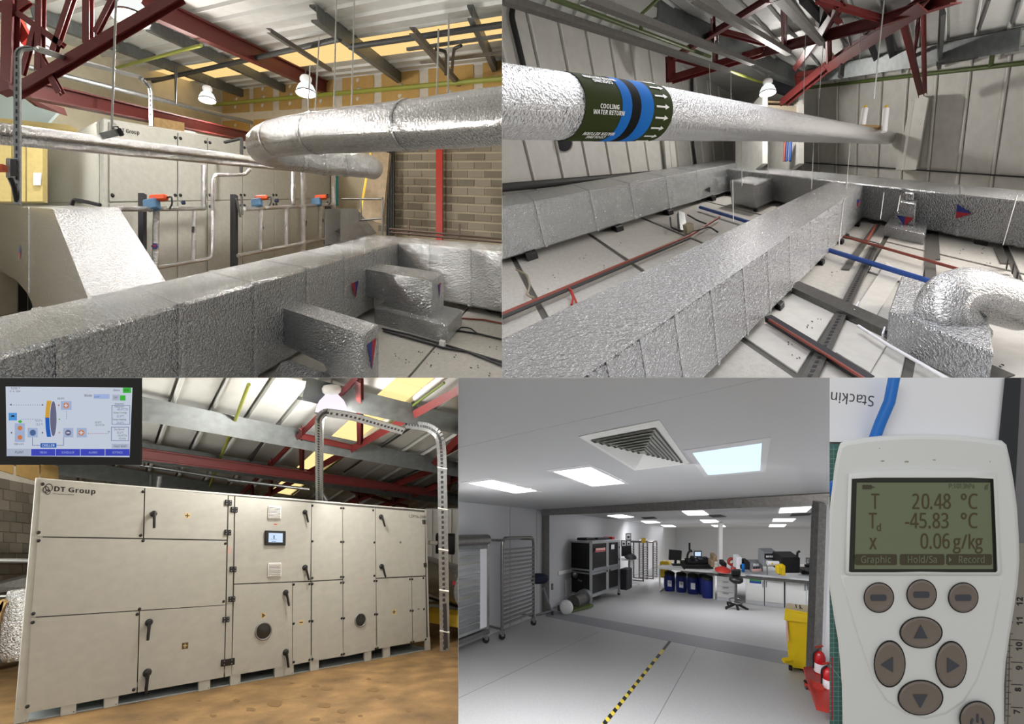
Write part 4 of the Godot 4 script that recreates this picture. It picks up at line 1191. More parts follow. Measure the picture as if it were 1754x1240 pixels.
	m = nm(); m.slab(at(1310, 176, 12.5), at(1374, 178, 12.5), at(1374, 176, 13.9), at(1310, 174, 13.9), Vector3(0, 0.05, 0))
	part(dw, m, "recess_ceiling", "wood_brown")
	m = nm(); m.slab(at(1316, 194, 12.5), at(1371, 195, 12.5), at(1371, 182, 12.5), at(1316, 180, 12.5), Vector3(0, 0, -0.1))
	part(dw, m, "lintel", "mortar")
	for a in [[1347, "blue_paint"], [1353, "blue_paint"], [1343, "copper_red"]]:
		m = nm(); m.tube([at(a[0] + 2, 238, 12.4), at(a[0], 276, 12.4)], 0.03, 8)
		part(dw, m, "riser_pipe", a[1])
	for a in [[1368, 1377], [1306, 1315]]:
		m = nm(); m.slab(at(a[0], 280, 12.4), at(a[1], 280, 12.4), at(a[1], 160, 12.4), at(a[0], 160, 12.4), Vector3(0, 0, -1.5))
		part(dw, m, "jamb", "clad")
	one(rb(px(1380, 272, 0, xr - 0.02) - Vector3(0.05, 0.12, 0), Vector3(xr + 0.02, px(1754, 308, 0, xr - 0.02).y + 0.06, px(1754, 308, 0, xr - 0.02).z - 1.0)), "base_flashing", "soot", "black strip along the foot of the right cladding wall", "trim")
	var bc = thing("boxed_column", "white boxed column with a pointed top standing at the right cladding", "column")
	var cq = []
	for p in [[1534, 291], [1569, 291], [1590, 168], [1577, 162], [1560, 174]]: cq.append(wx(p[0], p[1], 0, xr - 0.75))
	m = nm(); m.ext(cq, B.x * 0.7)
	part(bc, m, "casing", "clad")
	m = nm(); m.bar(wx(1545, 291, 0, xr - 0.77), wx(1564, 172, 0, xr - 0.77), 0.05, 0.03, B.x)
	part(bc, m, "casing_joint", "clad_rib")
	# --- runs on the deck
	var run = func(ps, r, mt, called, label, y = 0.08, grp = ""):
		var q = []
		for p in ps: q.append(wx(p[0], p[1], 1, y))
		one(tb(q, r, 8), called, mt, label, called.split("_")[-1], grp)
	run.call([[855, 541], [1181, 404], [1232, 372]], 0.022, "copper_red", "red_pipe", "red pipe crossing the deck between the two long ducts")
	run.call([[855, 546], [1181, 408]], 0.02, "conduit", "dark_conduit", "dark conduit beside the red deck pipe")
	run.call([[1199, 355], [1292, 383]], 0.032, "blue_paint", "blue_pipe", "blue pipe coming from under the side duct")
	run.call([[1415, 427], [1592, 482]], 0.03, "blue_paint", "blue_pipe", "blue pipe running from the main duct to the elbow plinth")
	run.call([[1446, 405], [1760, 495]], 0.018, "copper_red", "red_pipe", "thin red pipe crossing behind the elbow")
	run.call([[1318, 548], [1412, 606], [1482, 650]], 0.012, "copper_red", "red_pipe", "red pipe beside the dark tray near the main duct")
	run.call([[1470, 558], [1520, 590], [1625, 650]], 0.012, "paper", "white_conduit", "white conduit with junctions along the wide channel")
	run.call([[1500, 386], [1484, 413]], 0.02, "copper_red", "red_pipe", "short red pipe at the far corner of the ducts")
	for a in [[[1358, 490], [1720, 655], 0.13, 0.07, "galv_dark", "wide steel channel crossing the deck to the elbow plinth", "deck_channel"], [[1316, 545], [1490, 652], 0.06, 0.05, "soot", "dark cable tray crossing the deck near the main duct", "deck_tray"]]:
		m = nm(); m.channel(wx(a[0][0], a[0][1], 1, 0.05), wx(a[1][0], a[1][1], 1, 0.05), a[2], a[3], up)
		one(m, a[6], a[4], a[5], "channel")
	for a in [[[1381, 660], [1500, 420], "slotted dark strip lying along the deck joint past the channels"]]:
		var t = thing("slotted_strip", a[2], "channel")
		perforated(t, wx(a[0][0], a[0][1], 1, 0.02), wx(a[1][0], a[1][1], 1, 0.02), 0.09, up, 0.09, "galv_dark", "strip")
	for a in [[[1448, 462], [1505, 382], 0.08, "dark strip along the far joint"], [[1592, 396], [1594, 482], 0.1, "dark strip before the stepped branch"], [[1603, 398], [1605, 445], 0.06, "thin dark strip right of the stepped branch"], [[1708, 424], [1722, 452], 0.08, "dark strip at the foot of the cross duct"]]:
		m = nm(); m.bar(wx(a[0][0], a[0][1], 1, 0.01), wx(a[1][0], a[1][1], 1, 0.01), a[2], 0.02, up)
		one(m, "joint_strip", "deck_seam", a[3] + " of the right deck", "strip")
	var bk = thing("pipe_clips", "row of dark clips on the red pipe at the right", "clips")
	for p in [[1725, 462], [1735, 470], [1742, 485]]:
		part(bk, rb(px(p[0], p[1], 1, 0.02), px(p[0] + 6, p[1] + 2, 1, 0.02) + Vector3(0.1, 0.12, 0.05)), "clip", "soot")
	var sc = thing("deck_fitting", "upright strut piece with small boxes and loose wires on the deck", "fitting")
	m = nm(); m.bar(at(1166, 366, 9.4), at(1169, 398, 8.8), 0.12, 0.08, Vector3(0, 0, 1))
	part(sc, m, "strut_piece", "galv")
	part(sc, rb(px(1171, 399, 1, 0.02), px(1186, 402, 1, 0.02) + Vector3(0.2, 0.14, 0.1)), "small_box", "mortar")
	for a in [[1148, 372, 1150, 390, 1166, 396], [1178, 368, 1195, 378, 1212, 384], [1190, 396, 1215, 388, 1230, 398]]:
		m = nm(); m.tube(bend([wx(a[0], a[1], 1, 0.1), wx(a[2], a[3], 1, 0.1), wx(a[4], a[5], 1, 0.02)], 0.3), 0.015, 5)
		part(sc, m, "wire", "conduit")
	one(tb(bend([wx(975, 494, 1, 0.1), wx(982, 508, 1, 0.05), wx(979, 522, 1, 0.05)], 0.1), 0.012, 6), "red_string", "bright_red", "bright red string end hanging off the red deck pipe", "string")
	one(tb(bend([wx(978, 496, 1, 0.1), wx(982, 506, 1, 0.05), wx(988, 520, 1, 0.05)], 0.1), 0.012, 6), "red_string", "bright_red", "second bright red string end beside it on the deck", "string")
	one(tb(bend([wx(884, 462, 1, 0.06), wx(903, 470, 1, 0.06), wx(908, 490, 1, 0.06), wx(902, 506, 1, 0.06), wx(915, 510, 1, 0.06)], 0.15), 0.012, 6), "white_wire", "mortar", "tangled pale wire on the left deck joint", "wire")
	one(rb(px(1462, 540, 1, 0.03), px(1478, 534, 1, 0.03) + Vector3(0.08, 0.06, 0.06)), "conduit_box", "paper", "small white junction box on the white conduit", "box")
	one(rb(px(1512, 584, 1, 0.03), px(1522, 580, 1, 0.03) + Vector3(0.08, 0.06, 0.06)), "conduit_box", "paper", "second white junction box farther along the white conduit", "box")
	debris([[950, 470], [1000, 440], [1060, 420], [1110, 440], [1030, 455], [940, 500], [1090, 395]], 1, "scraps scattered on the deck left of the main duct")
	debris([[1430, 470], [1400, 550], [1385, 560], [1420, 560], [1650, 430], [1690, 450], [1360, 610], [1350, 590], [1690, 430], [1500, 620], [1720, 630]], 1, "scraps scattered on the deck right of the main duct")

# ---------------------------------------------------------------- lower left: the dehumidifier unit in its hall
func build_unit():
	var B: Basis = R.t.basis
	var up: Vector3 = B.y
	var m: M
	var fz = -0.02
	# --- shell
	var fl = struct(rb(Vector3(-9, -0.12, -7), Vector3(16, 0, 12)), "floor_hall", "hall_floor", "tan concrete floor with dark stains")
	for s in [[640, 1182, 22, 8], [555, 1208, 24, 9], [585, 1218, 16, 9], [595, 1160, 10, 4], [540, 1175, 14, 5], [632, 1163, 9, 4], [470, 1205, 30, 12], [560, 1180, 20, 5], [652, 1195, 14, 5], [700, 1217, 10, 6], [430, 1215, 18, 7], [520, 1192, 10, 4], [405, 1200, 12, 5], [540, 1232, 18, 6], [585, 1236, 14, 5], [340, 1200, 10, 3], [365, 1226, 14, 5], [300, 1232, 10, 4], [275, 1228, 8, 3], [240, 1231, 10, 3], [480, 1236, 12, 5], [617, 1226, 8, 4], [665, 1168, 8, 3], [500, 1170, 8, 3], [735, 1225, 7, 3], [680, 1150, 8, 3]]:
		m = nm()
		var q = []
		var nq = 11
		for k in nq:
			var a = TAU * k / nq
			var rr = 0.6 + 0.4 * rng.randf()
			q.append(wx(s[0] + cos(a) * s[2] * 0.62 * rr, s[1] + sin(a) * s[3] * 0.62 * rr, 1, 0.001))
		m.ext(q, up * 0.001)
		part(fl, m, "stain", "floor_stain")
	struct(rb(Vector3(-9.2, -0.1, -7), Vector3(-9, 6, 12)), "wall_hall_left", "block_b")
	struct(rb(Vector3(-9, -0.1, 12), Vector3(17, 6, 12.2)), "wall_hall_back", "clad")
	# block wall at the left, plasterboard above
	var wd = ray(690, 955).normalized()
	var w0 = at(-20, 959, 7.0)
	var wall = Plane(wd.cross(up).normalized(), w0)
	var wp = func(u, v): return hit(u, v, wall)
	var nv = wall.normal
	if nv.dot(w0) > 0: nv = -nv
	m = nm()
	m.slab(wp.call(-30, 1150), wp.call(58, 1120), wp.call(58, 838), wp.call(-30, 816), -nv * 0.15)
	var bw = struct(m, "wall_blockwork_end", "mortar", "grey concrete block wall behind the cabinet's left end")
	var kinds = ["block_a", "block_b", "block_c"]
	for r in 12:
		var v0 = lerpf(818, 1040, r / 12.0); var v1 = lerpf(818, 1040, (r + 1) / 12.0)
		var u = -30.0 + (11 if r % 2 else 0)
		while u < 58:
			var Q = func(uu, v): return wp.call(uu, v + (uu + 5) * (959 - v) / 700.0)
			m = nm()
			m.slab(Q.call(u + 0.6, v1 - 0.6), Q.call(minf(u + 22, 58) - 0.6, v1 - 0.6), Q.call(minf(u + 22, 58) - 0.6, v0 + 0.6), Q.call(u + 0.6, v0 + 0.6), nv * (0.015 + 0.01 * rng.randf()))
			part(bw, m, "concrete_block", kinds[rng.randi() % 3])
			u += 22
	m = nm(); m.slab(wp.call(-30, 818), wp.call(58, 842), wp.call(120, 830), wp.call(-30, 780), -nv * 0.1)
	var pb = struct(m, "wall_plasterboard_end", "joint", "tan plasterboard above the block wall")
	for a in [[-30, 21], [27, 65], [69, 98]]:
		m = nm(); m.slab(wp.call(a[0], 806 + a[0] * 0.3), wp.call(a[1], 806 + a[1] * 0.3), wp.call(a[1], 770 + a[1] * 0.3), wp.call(a[0], 770 + a[0] * 0.3), nv * 0.02)
		part(pb, m, "plasterboard", "tan")
	# --- roof
	var ra = ray(1658, 948).normalized(); var rs = ray(140, 1134).normalized()
	var rn = ra.cross(rs).normalized()
	if rn.y < 0: rn = -rn
	var roof = Plane(rn, at(500, 650, 7.0))
	var ro = at(500, 650, 7.0)
	var rp = func(u, v, drop = 0.0): return hit(u, v, roof) - rn * drop
	m = nm(); m.slab(ro - ra * 12 - rs * 8 + rn * 0.12, ro + ra * 14 - rs * 8 + rn * 0.12, ro + ra * 14 + rs * 14 + rn * 0.12, ro - ra * 12 + rs * 14 + rn * 0.12, rn * 0.1)
	var rf = struct(m, "ceiling_hall", "sheet", "white profiled metal hall roof")
	var coord = func(u, v):
		var d: Vector3 = hit(u, v, roof) - ro
		var c = ra.cross(rs)
		return Vector2(d.cross(rs).dot(c) / c.length_squared(), ra.cross(d).dot(c) / c.length_squared())
	var k1: Vector2 = coord.call(560, 742); var k2: Vector2 = coord.call(632, 742)
	var x = -11.7
	var sw = 0.52
	while x < 13:
		var issky = x + sw / 2 > minf(k1.x, k2.x) and x + sw / 2 < maxf(k1.x, k2.x)
		m = nm()
		var a0 = ro + ra * (x + 0.02); var a1 = ro + ra * (x + sw - 0.02)
		m.slab(a0 - rs * 8, a1 - rs * 8, a1 + rs * 14, a0 + rs * 14, rn * 0.1)
		if not issky: part(rf, m, "roof_sheet", "sheet")
		else:
			for k in 6:
				m = nm(); m.slab(a0 + rs * (k * 3.6 - 8), a1 + rs * (k * 3.6 - 8), a1 + rs * (k * 3.6 - 4.43), a0 + rs * (k * 3.6 - 4.43), rn * 0.1)
				part(rf, m, "skylight_sheet", "skylight_pale")
		m = nm(); m.ext([a0 - rs * 8, a0 - rs * 8 + ra * 0.06, a0 - rs * 8 + ra * 0.045 - rn * 0.045, a0 - rs * 8 + ra * 0.015 - rn * 0.045], rs * 22)
		if not issky: part(rf, m, "roof_rib", "sheet")
		x += sw
	purlin(rp, [[200, 664, 800, 792, 0.3], [200, 744, 800, 846, 0.3], [100, 778, 800, 894, 0.26], [520, 640, 800, 712, 0.3]], "grey steel purlin of the hall roof, ", ["passing behind the big lamp", "below the lamp, at the skylight foot", "lowest, just above the cabinet", "upper right over the skylight"], "hall roof purlins")
	# red steel
	var cap = func(u, v, k = 0.93):
		var w = hit(u, v, roof)
		return (w if w.z < 0 and -w.z < 15.0 else at(u, v, 15.0)) * k
	var tr = thing("roof_truss", "red steel rafters with webs sloping down behind the cabinet", "truss")
	for b in [[800, 660, 455, 850, 14, 8.0, 13.0], [614, 644, 410, 850, 9, 7.6, 13.0], [616, 650, 617, 760, 10, 8.3, 9.3], [517, 733, 517, 812, 7, 9.8, 11.0], [464, 788, 464, 846, 6, 11.8, 12.6], [514, 746, 610, 768, 8, 9.8, 9.4], [431, 832, 432, 850, 5, 12.5, 12.8]]:
		m = nm(); var ba = cap.call(b[0], b[1]); m.ibeam(ba, cap.call(b[2], b[3]), mpx(b[4], ba), mpx(b[4], ba), Vector3(0, 0, 1))
		part(tr, m, "truss_member", "dark_red")
	m = nm(); m.ibeam(cap.call(200, 771, 0.9), cap.call(760, 846, 0.9), 0.17, 0.17)
	one(m, "cross_beam", "dark_red", "long level red beam running across above the cabinet", "beam")
	var t2 = thing("roof_truss", "darker red rafters crossing at the right behind the upright tray", "truss")
	for b in [[596, 862, 752, 800, 8, 13, 12], [745, 792, 800, 735, 10, 12, 11], [640, 872, 800, 812, 8, 14, 12], [674, 838, 675, 868, 6, 13, 13], [612, 842, 613, 860, 5, 13, 13], [768, 806, 769, 836, 10, 12, 12], [600, 840, 700, 868, 4, 13.5, 13.5], [752, 782, 800, 756, 8, 12.5, 11.5]]:
		m = nm(); var ba = cap.call(b[0], b[1]); m.ibeam(ba, cap.call(b[2], b[3]), mpx(b[4], ba), mpx(b[4], ba), Vector3(0, 0, 1))
		part(t2, m, "truss_member", "dark_red")
	for a in [[428, 640, 353, 842, 0.025, 0.15, "green_pipe", "yellow green pipe down the left roof sheets"], [760, 642, 501, 838, 0.02, 0.12, "green_dark", "thin green pipe along the right edge of the skylight"], [459, 735, 420, 796, 0.025, 0.1, "conduit", "short dark pipe between two purlins"], [720, 712, 590, 800, 0.02, 0.1, "conduit", "dark pipe right of the skylight"], [737, 788, 640, 830, 0.025, 0.1, "conduit", "dark pipe near the upright tray"]]:
		one(tb([rp.call(a[0], a[1], a[5]), rp.call(a[2], a[3], a[5])], a[4], 8), "roof_pipe", a[6], a[7], "pipe")
	for a in [[241, 797, 405, 822, "upper pale conduit level above the cabinet"], [390, 822, 530, 838, "lower pale conduit right of the first"]]:
		one(tb([at(a[0], a[1], 9.5), at(a[2], a[3], 10.0)], 0.03, 8), "hall_conduit", "galv", a[4], "conduit")
	for a in [[258, 812, 258, 832, 0.03, "dark hanger above the cabinet, first"], [246, 655, 247, 798, 0.02, "dark chain of a hanging fitting"], [273, 815, 272, 834, 0.05, "pale bracket above the cabinet"]]:
		one(tb([at(a[0], a[1], 9.0), at(a[2], a[3], 9.0)], a[4], 6), "roof_hanger", "conduit" if a[4] < 0.04 else "galv", a[5], "hanger")
	for u in [183, 196]:
		one(tb([at(u, 796, 10), at(u, 834, 10)], 0.05, 8), "foil_riser", "foil_pipe", "short foil riser standing on the cabinet top", "pipe", "risers on the cabinet top")
	bell_lamp(at(568, 707, 6.9), mpx(26, at(568, 707, 6.9)), "large glowing bell lamp above the bent cable tray", "lamp_shade_violet", 7.0)
	# --- the cabinet
	var W = 5.18; var HT = 2.25
	var un = thing("dehumidifier_cabinet", "long pale grey dehumidifier cabinet with black handles and round portholes", "cabinet")
	part(un, rb(Vector3(-0.02, 0.16, 0.0), Vector3(W, HT, 1.7), 0.012), "cabinet_body", "ahu_frame")
	part(un, rb(Vector3(0.07, 0.2, -0.004), Vector3(W - 0.05, HT - 0.02, 0.01)), "seam_backing", "seam")
	part(un, rb(Vector3(-0.02, 0.0, -0.012), Vector3(0.075, HT, 0.02), 0.006), "corner_post", "ahu_frame")
	var pan = func(q, called, mt = "ahu_light", inset = 0.5):
		var c = Vector2.ZERO
		for p in q: c += Vector2(p[0], p[1]) / q.size()
		var r = []
		for p in q: r.append(wx(p[0] + signf(c.x - p[0]) * inset, p[1] + signf(c.y - p[1]) * inset, 2, -0.003))
		var mm = nm(); mm.ext(r, -B.z * 0.018)
		return part(un, mm, called, mt)
	var quads = [
		[[[70, 820], [247, 836], [245, 922], [64, 919]], "panel"], [[[248, 836], [390, 848], [388, 925], [246, 922]], "door"], [[[64, 920], [388, 926], [386, 1036], [53, 1057]], "panel"],
		[[[53, 1058], [238, 1046], [234, 1186], [43, 1222]], "panel"], [[[239, 1046], [386, 1036], [383, 1160], [235, 1186]], "door"], [[[391, 849], [401, 850], [396, 1157], [384, 1160]], "hinge_post"],
		[[[402, 850], [533, 861], [531, 995], [400, 1000]], "door"], [[[533, 861], [586, 866], [586, 992], [532, 995]], "panel"], [[[586, 866], [642, 870], [644, 1113], [587, 1125]], "panel"],
		[[[642, 870], [727, 877], [728, 986], [643, 990]], "door"], [[[643, 991], [704, 988], [706, 1100], [645, 1112]], "panel"], [[[704, 988], [728, 987], [730, 1096], [706, 1100]], "panel"],
		[[[400, 1001], [500, 997], [500, 1139], [396, 1157]], "door"], [[[500, 997], [532, 996], [532, 1133], [500, 1139]], "panel"], [[[533, 996], [586, 993], [587, 1124], [533, 1133]], "panel"]]
	for q in quads: pan.call(q[0], "access_" + q[1])
	for p in [[73, 829], [66, 912], [66, 926], [245, 842], [241, 917], [245, 926], [386, 931], [383, 1030], [57, 1051], [56, 1066], [239, 1043], [235, 1052], [229, 1181], [47, 1210], [535, 866], [584, 870], [588, 870], [639, 874], [535, 927], [584, 928], [588, 928], [641, 929], [535, 990], [584, 988], [588, 988], [641, 986], [503, 1001], [530, 1000], [535, 1000], [584, 998], [588, 998], [641, 995], [645, 995], [702, 992], [706, 992], [725, 990], [503, 1068], [530, 1064], [535, 1064], [585, 1059], [589, 1059], [642, 1052], [646, 1052], [703, 1046], [707, 1046], [726, 1043], [503, 1134], [530, 1130], [535, 1129], [585, 1121], [589, 1120], [643, 1111], [647, 1110], [704, 1100], [708, 1099], [729, 1095]]:
		m = nm(); m.lathe(wx(p[0], p[1], 2, fz), -B.z, [[0.017, 0], [0.016, 0.006], [0.0, 0.008]], 10)
		part(un, m, "panel_bolt", "black")
	# handles
	for hd in [[263, 880, 263, 905, 0], [255, 1066, 252, 1096, 0], [252, 1152, 249, 1186, 0], [522, 877, 526, 895, 1], [522, 972, 527, 993, 1], [489, 1015, 493, 1037, 1], [489, 1117, 492, 1142, 1], [652, 885, 657, 902, 1], [653, 970, 658, 988, 1]]:
		var o = wx(hd[0], hd[1], 2, fz)
		var e = wx(hd[2], hd[3], 2, fz)
		var s = (e - o).length() / 0.17
		m = nm(); m.lathe(o, -B.z, [[0.036 * s, 0], [0.036 * s, 0.012], [0.03 * s, 0.03], [0.018 * s, 0.036], [0, 0.036]], 16)
		m.tube([o - B.z * 0.03, o.lerp(e, 0.4) - B.z * 0.05, o.lerp(e, 0.75) - B.z * 0.045, e - B.z * 0.05], [0.02 * s, 0.014 * s, 0.015 * s, 0.013 * s], 8)
		part(un, m, "lever_handle", "black")
	for hg in [[391, 861, 5, 4.5], [401, 873, 5, 4.5], [390, 912, 5, 4.5], [399, 975, 5, 4.5], [397, 1026, 5, 4.5], [387, 1061, 5, 4.5], [390, 1134, 10, 5.5], [726, 894, 3, 3.5], [728, 968, 3, 3.5]]:
		var o = px(hg[0], hg[1], 2, fz)
		var wd2: float = mpx(hg[2], X(o)) * 1.15; var hh = mpx(hg[3], X(o))
		var hx = part(un, rb(o + Vector3(-wd2, -hh, -0.018), o + Vector3(wd2, hh, 0.0), 0.005), "hinge", "black")
		for i in [-1, 1]:
			for j in [-1, 1]:
				m = nm(); m.lathe(X(o + Vector3(i * wd2 * 0.55, j * hh * 0.5, -0.018)), -B.z, [[0.007, 0], [0, 0.004]], 6)
				part(hx, m, "screw", "galv")
	# louvred vents, display, portholes, signs
	for a in [[470, 878, 10, 11], [470, 976, 10.5, 11.5]]:
		var o = px(a[0], a[1], 2, fz); var ww = mpx(a[2], X(o)) * 1.15; var hh = mpx(a[3], X(o))
		var v = part(un, rb(o + Vector3(-ww, -hh, -0.02), o + Vector3(ww, hh, 0), 0.006), "vent_frame", "white")
		part(v, rb(o + Vector3(-ww * 0.85, -hh * 0.85, -0.022), o + Vector3(ww * 0.85, hh * 0.85, -0.015)), "vent_recess", "seam")
		for k in 9: part(v, rb(o + Vector3(-ww * 0.85, -hh * 0.8 + k * hh * 0.19, -0.03), o + Vector3(ww * 0.85, -hh * 0.8 + k * hh * 0.19 + hh * 0.11, -0.018)), "louvre", "white")
	var o2 = px(471, 921.5, 2, fz); var w2 = mpx(16, X(o2)) * 1.15; var h2 = mpx(12, X(o2))
	var ds = part(un, rb(o2 + Vector3(-w2, -h2, -0.03), o2 + Vector3(w2, h2, 0), 0.006), "display_bezel", "black")
	part(ds, rb(o2 + Vector3(-w2 * 0.68, -h2 * 0.6, -0.033), o2 + Vector3(w2 * 0.68, h2 * 0.68, -0.028)), "display_screen", "screen_glow")
	m = nm()
	var sbar = func(a, b, c, d): m.hexa([X(o2 + Vector3(w2 * a, h2 * b, -0.0332)), X(o2 + Vector3(w2 * c, h2 * b, -0.0332)), X(o2 + Vector3(w2 * c, h2 * b, -0.033)), X(o2 + Vector3(w2 * a, h2 * b, -0.033)), X(o2 + Vector3(w2 * a, h2 * d, -0.0332)), X(o2 + Vector3(w2 * c, h2 * d, -0.0332)), X(o2 + Vector3(w2 * c, h2 * d, -0.033)), X(o2 + Vector3(w2 * a, h2 * d, -0.033))])
	sbar.call(-0.22, -0.1, -0.12, 0.35); sbar.call(-0.5, -0.2, 0.1, -0.16); sbar.call(-0.4, -0.5, 0.0, -0.45)
	part(ds, m, "screen_figure", "navy")
	for a in [[451, 1081, 15], [617, 1062, 11.5]]:
		var o = wx(a[0], a[1], 2, fz); var r = mpx(a[2], o)
		var ex = B.x * 1.0; var ey = B.y
		m = nm(); m.lathe(o, -B.z, [[r, 0], [r, 0.012], [r * 0.93, 0.02], [r * 0.84, 0.016], [r * 0.82, 0.004]], 32, ex, ey)
		var ph = part(un, m, "porthole_rim", "galv")
		m = nm(); m.lathe(o - B.z * 0.004, -B.z, [[r * 0.84, 0], [r * 0.3, 0.006], [0, 0.007]], 32, ex, ey)
		part(ph, m, "porthole_glass", "porthole_glass")
	var sign = func(u, v, w, h, mt, called = "symbol", zz = fz - 0.002):
		var o = px(u, v, 2, zz); part(un, rb(o - Vector3(mpx(w, X(o)), mpx(h, X(o)), 0), o + Vector3(mpx(w, X(o)), mpx(h, X(o)), 0.003)), called, mt)
	for a in [[321, 883], [675, 1048]]:
		sign.call(a[0], a[1], 4.5, 4.5, "sign_tan"); sign.call(a[0], a[1], 3.4, 0.8, "sign_brown", "symbol", fz - 0.004); sign.call(a[0], a[1], 0.8, 3.4, "sign_brown", "symbol", fz - 0.004)
	sign.call(686, 929, 2.4, 0.5, "black"); sign.call(686, 929, 0.5, 2.4, "black")
	sign.call(317, 1106, 5, 5, "sign_brown"); sign.call(317, 1106, 0.6, 3.5, "sign_tan", "symbol", fz - 0.004); sign.call(317, 1106, 3.5, 0.6, "sign_tan", "symbol", fz - 0.004)
	sign.call(516, 1066, 4, 4, "sign_tan"); sign.call(516, 1066, 3, 0.9, "sign_brown", "symbol", fz - 0.004)
	sign.call(717, 1043, 2.2, 0.6, "sign_brown"); sign.call(472, 898, 3, 0.8, "sign_red"); sign.call(615, 991, 0.8, 4, "sign_pink"); sign.call(615, 992, 2, 1, "sign_pink"); sign.call(393, 942, 2.8, 5.5, "sign_pink")
	sign.call(451, 1054, 4.2, 4.2, "sign_tan")
	m = nm(); m.ext([wx(449, 1058, 2, fz - 0.003), wx(455, 1054, 2, fz - 0.003), wx(449, 1050, 2, fz - 0.003)], -B.z * 0.003)
	part(un, m, "symbol", "sign_brown")
	m = nm(); text(m, "DT Group", wx(91, 841.5, 2, fz - 0.002), B.x * 0.058, B.y * 0.05, true); part(un, m, "lettering", "black")
	m = nm()
	for c in [[84, 835, 6.2], [79, 838.5, 5.2], [82, 842.5, 4]]:
		var ring = []
		for k in 25: ring.append(wx(c[0] + cos(TAU * k / 24) * c[2], c[1] + sin(TAU * k / 24) * c[2], 2, fz - 0.002))
		m.tube(ring, 0.0035, 4, false)
	part(un, m, "ring_emblem", "black")
	m = nm(); m.bar(wx(90, 845.5, 2, fz - 0.001), wx(127, 847.5, 2, fz - 0.001), 0.003, 0.004); part(un, m, "lettering", "seam")
	m = nm(); text(m, "LDP16-20W", wx(701, 886.5, 2, fz - 0.002), B.x * 0.052, B.y * 0.045, false); part(un, m, "lettering", "black")
	# base rail with fork pockets
	part(un, rb(Vector3(-0.02, 0.15, -0.006), Vector3(W, 0.2, 0.03), 0.004), "base_rail", "ahu_frame")
	part(un, rb(Vector3(-0.02, 0.0, 0.02), Vector3(W, 0.014, 0.6)), "base_plate", "base_bluegrey")
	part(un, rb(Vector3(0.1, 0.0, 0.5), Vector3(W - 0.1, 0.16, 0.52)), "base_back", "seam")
	var gaps = [[50, 104], [131, 178], [203, 340], [360, 394], [412, 470], [503, 531], [546, 624], [636, 656], [668, 728]]
	var prev = -0.02
	for g in gaps:
		var ga = tou(Vector3(1, 0.08, 0), 0, g[0]).x; var gb = tou(Vector3(1, 0.08, 0), 0, g[1]).x
		part(un, rb(Vector3(prev, 0, -0.01), Vector3(ga, 0.155, 0.04), 0.004), "base_block", "ahu_frame")
		for q in [[prev + 0.02, 0.13], [ga - 0.02, 0.13], [ga - 0.02, 0.02]]:
			m = nm(); m.lathe(X(q[0], q[1], -0.01), -B.z, [[0.006, 0], [0, 0.004]], 6); part(un, m, "rivet", "seam")
		prev = gb
	part(un, rb(Vector3(prev, 0, -0.01), Vector3(W, 0.155, 0.04), 0.004), "base_block", "ahu_frame")
	one(tb([at(548, 850, 8.4), at(552, 845, 8.4), at(560, 858, 8.4)], 0.05, 8), "cable_gland", "black", "black cable gland on the cabinet top beside the tray", "gland")
	# --- slotted trays
	var g1 = thing("cable_tray", "slotted cable tray rising from the cabinet and bending over to the red beam", "cable tray")
	var pts = bend([at(547, 862, 8.0), at(547, 716, 6.4), at(556, 706, 6.4), at(600, 712, 6.7), at(690, 738, 7.4)], 0.22, 5)
	perforated(g1, pts[0], pts[1], 0.1, Vector3(0, 0, 1), 0.06, "galv", "tray_run", pts)
	var g2 = thing("cable_tray", "slotted cable tray bending down into the tall post beside the cabinet", "cable tray")
	pts = bend([at(696, 726, 8.3), at(735, 731, 7.9), at(754, 745, 7.7), at(757, 780, 7.7), at(762, 1114, 7.3)], 0.25, 5)
	perforated(g2, pts[0], pts[1], 0.13, Vector3(0, 0, 1), 0.07, "galv", "tray_run", pts)
	for k in 5:
		m = nm(); m.bar(at(749 + k, 800 + k * 70, 7.55 - k * 0.06), at(766 + k, 803 + k * 70, 7.55 - k * 0.06), 0.02, 0.012)
		part(g2, m, "cable_tie", "white")
	m = nm(); m.bar(at(757, 830, 7.68), at(764, 1110, 7.28), 0.05, 0.03, Vector3(0, 0, 1)); part(g2, m, "cable", "soot")
	# --- behind, at the left
	var tk = thing("foil_tank", "upright foil wrapped tank behind the cabinet's left end", "tank")
	var tc = at(36, 1128, 6.2); var tr2 = mpx(30, tc)
	m = nm(); m.lathe(tc, up, [[0, 0], [tr2 * 0.8, 0.02], [tr2, 0.12], [tr2, 0.66], [tr2 * 0.85, 0.75], [tr2 * 0.4, 0.78], [0, 0.78]], 28)
	part(tk, m, "tank_wrap", "foil")
	m = nm(); m.tube([at(14, 1018, 6.2), at(60, 1012, 6.3)], 0.045, 12); part(tk, m, "tank_pipe", "foil_pipe")
	for a in [[[-10, 960, 60, 960], 0.03, "galv", "steel handrail before the block wall at the left"]]:
		one(tb([at(a[0][0], a[0][1], 6.6), at(a[0][2], a[0][3], 6.8)], a[1], 8), "wall_rail", a[2], a[3], "rail")
	one(tb([at(-10, 1022, 6.5), at(34, 1020, 6.6)], 0.02, 8), "lower_rail", "galv", "lower pale rail beside the foil tank", "rail")
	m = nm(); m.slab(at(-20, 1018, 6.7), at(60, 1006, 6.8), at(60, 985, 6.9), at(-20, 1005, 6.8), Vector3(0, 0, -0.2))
	one(m, "dark_area_slab", "galv_dark", "grey trough below the handrail", "infill")  # grey sheet put in for the dark area under the rail
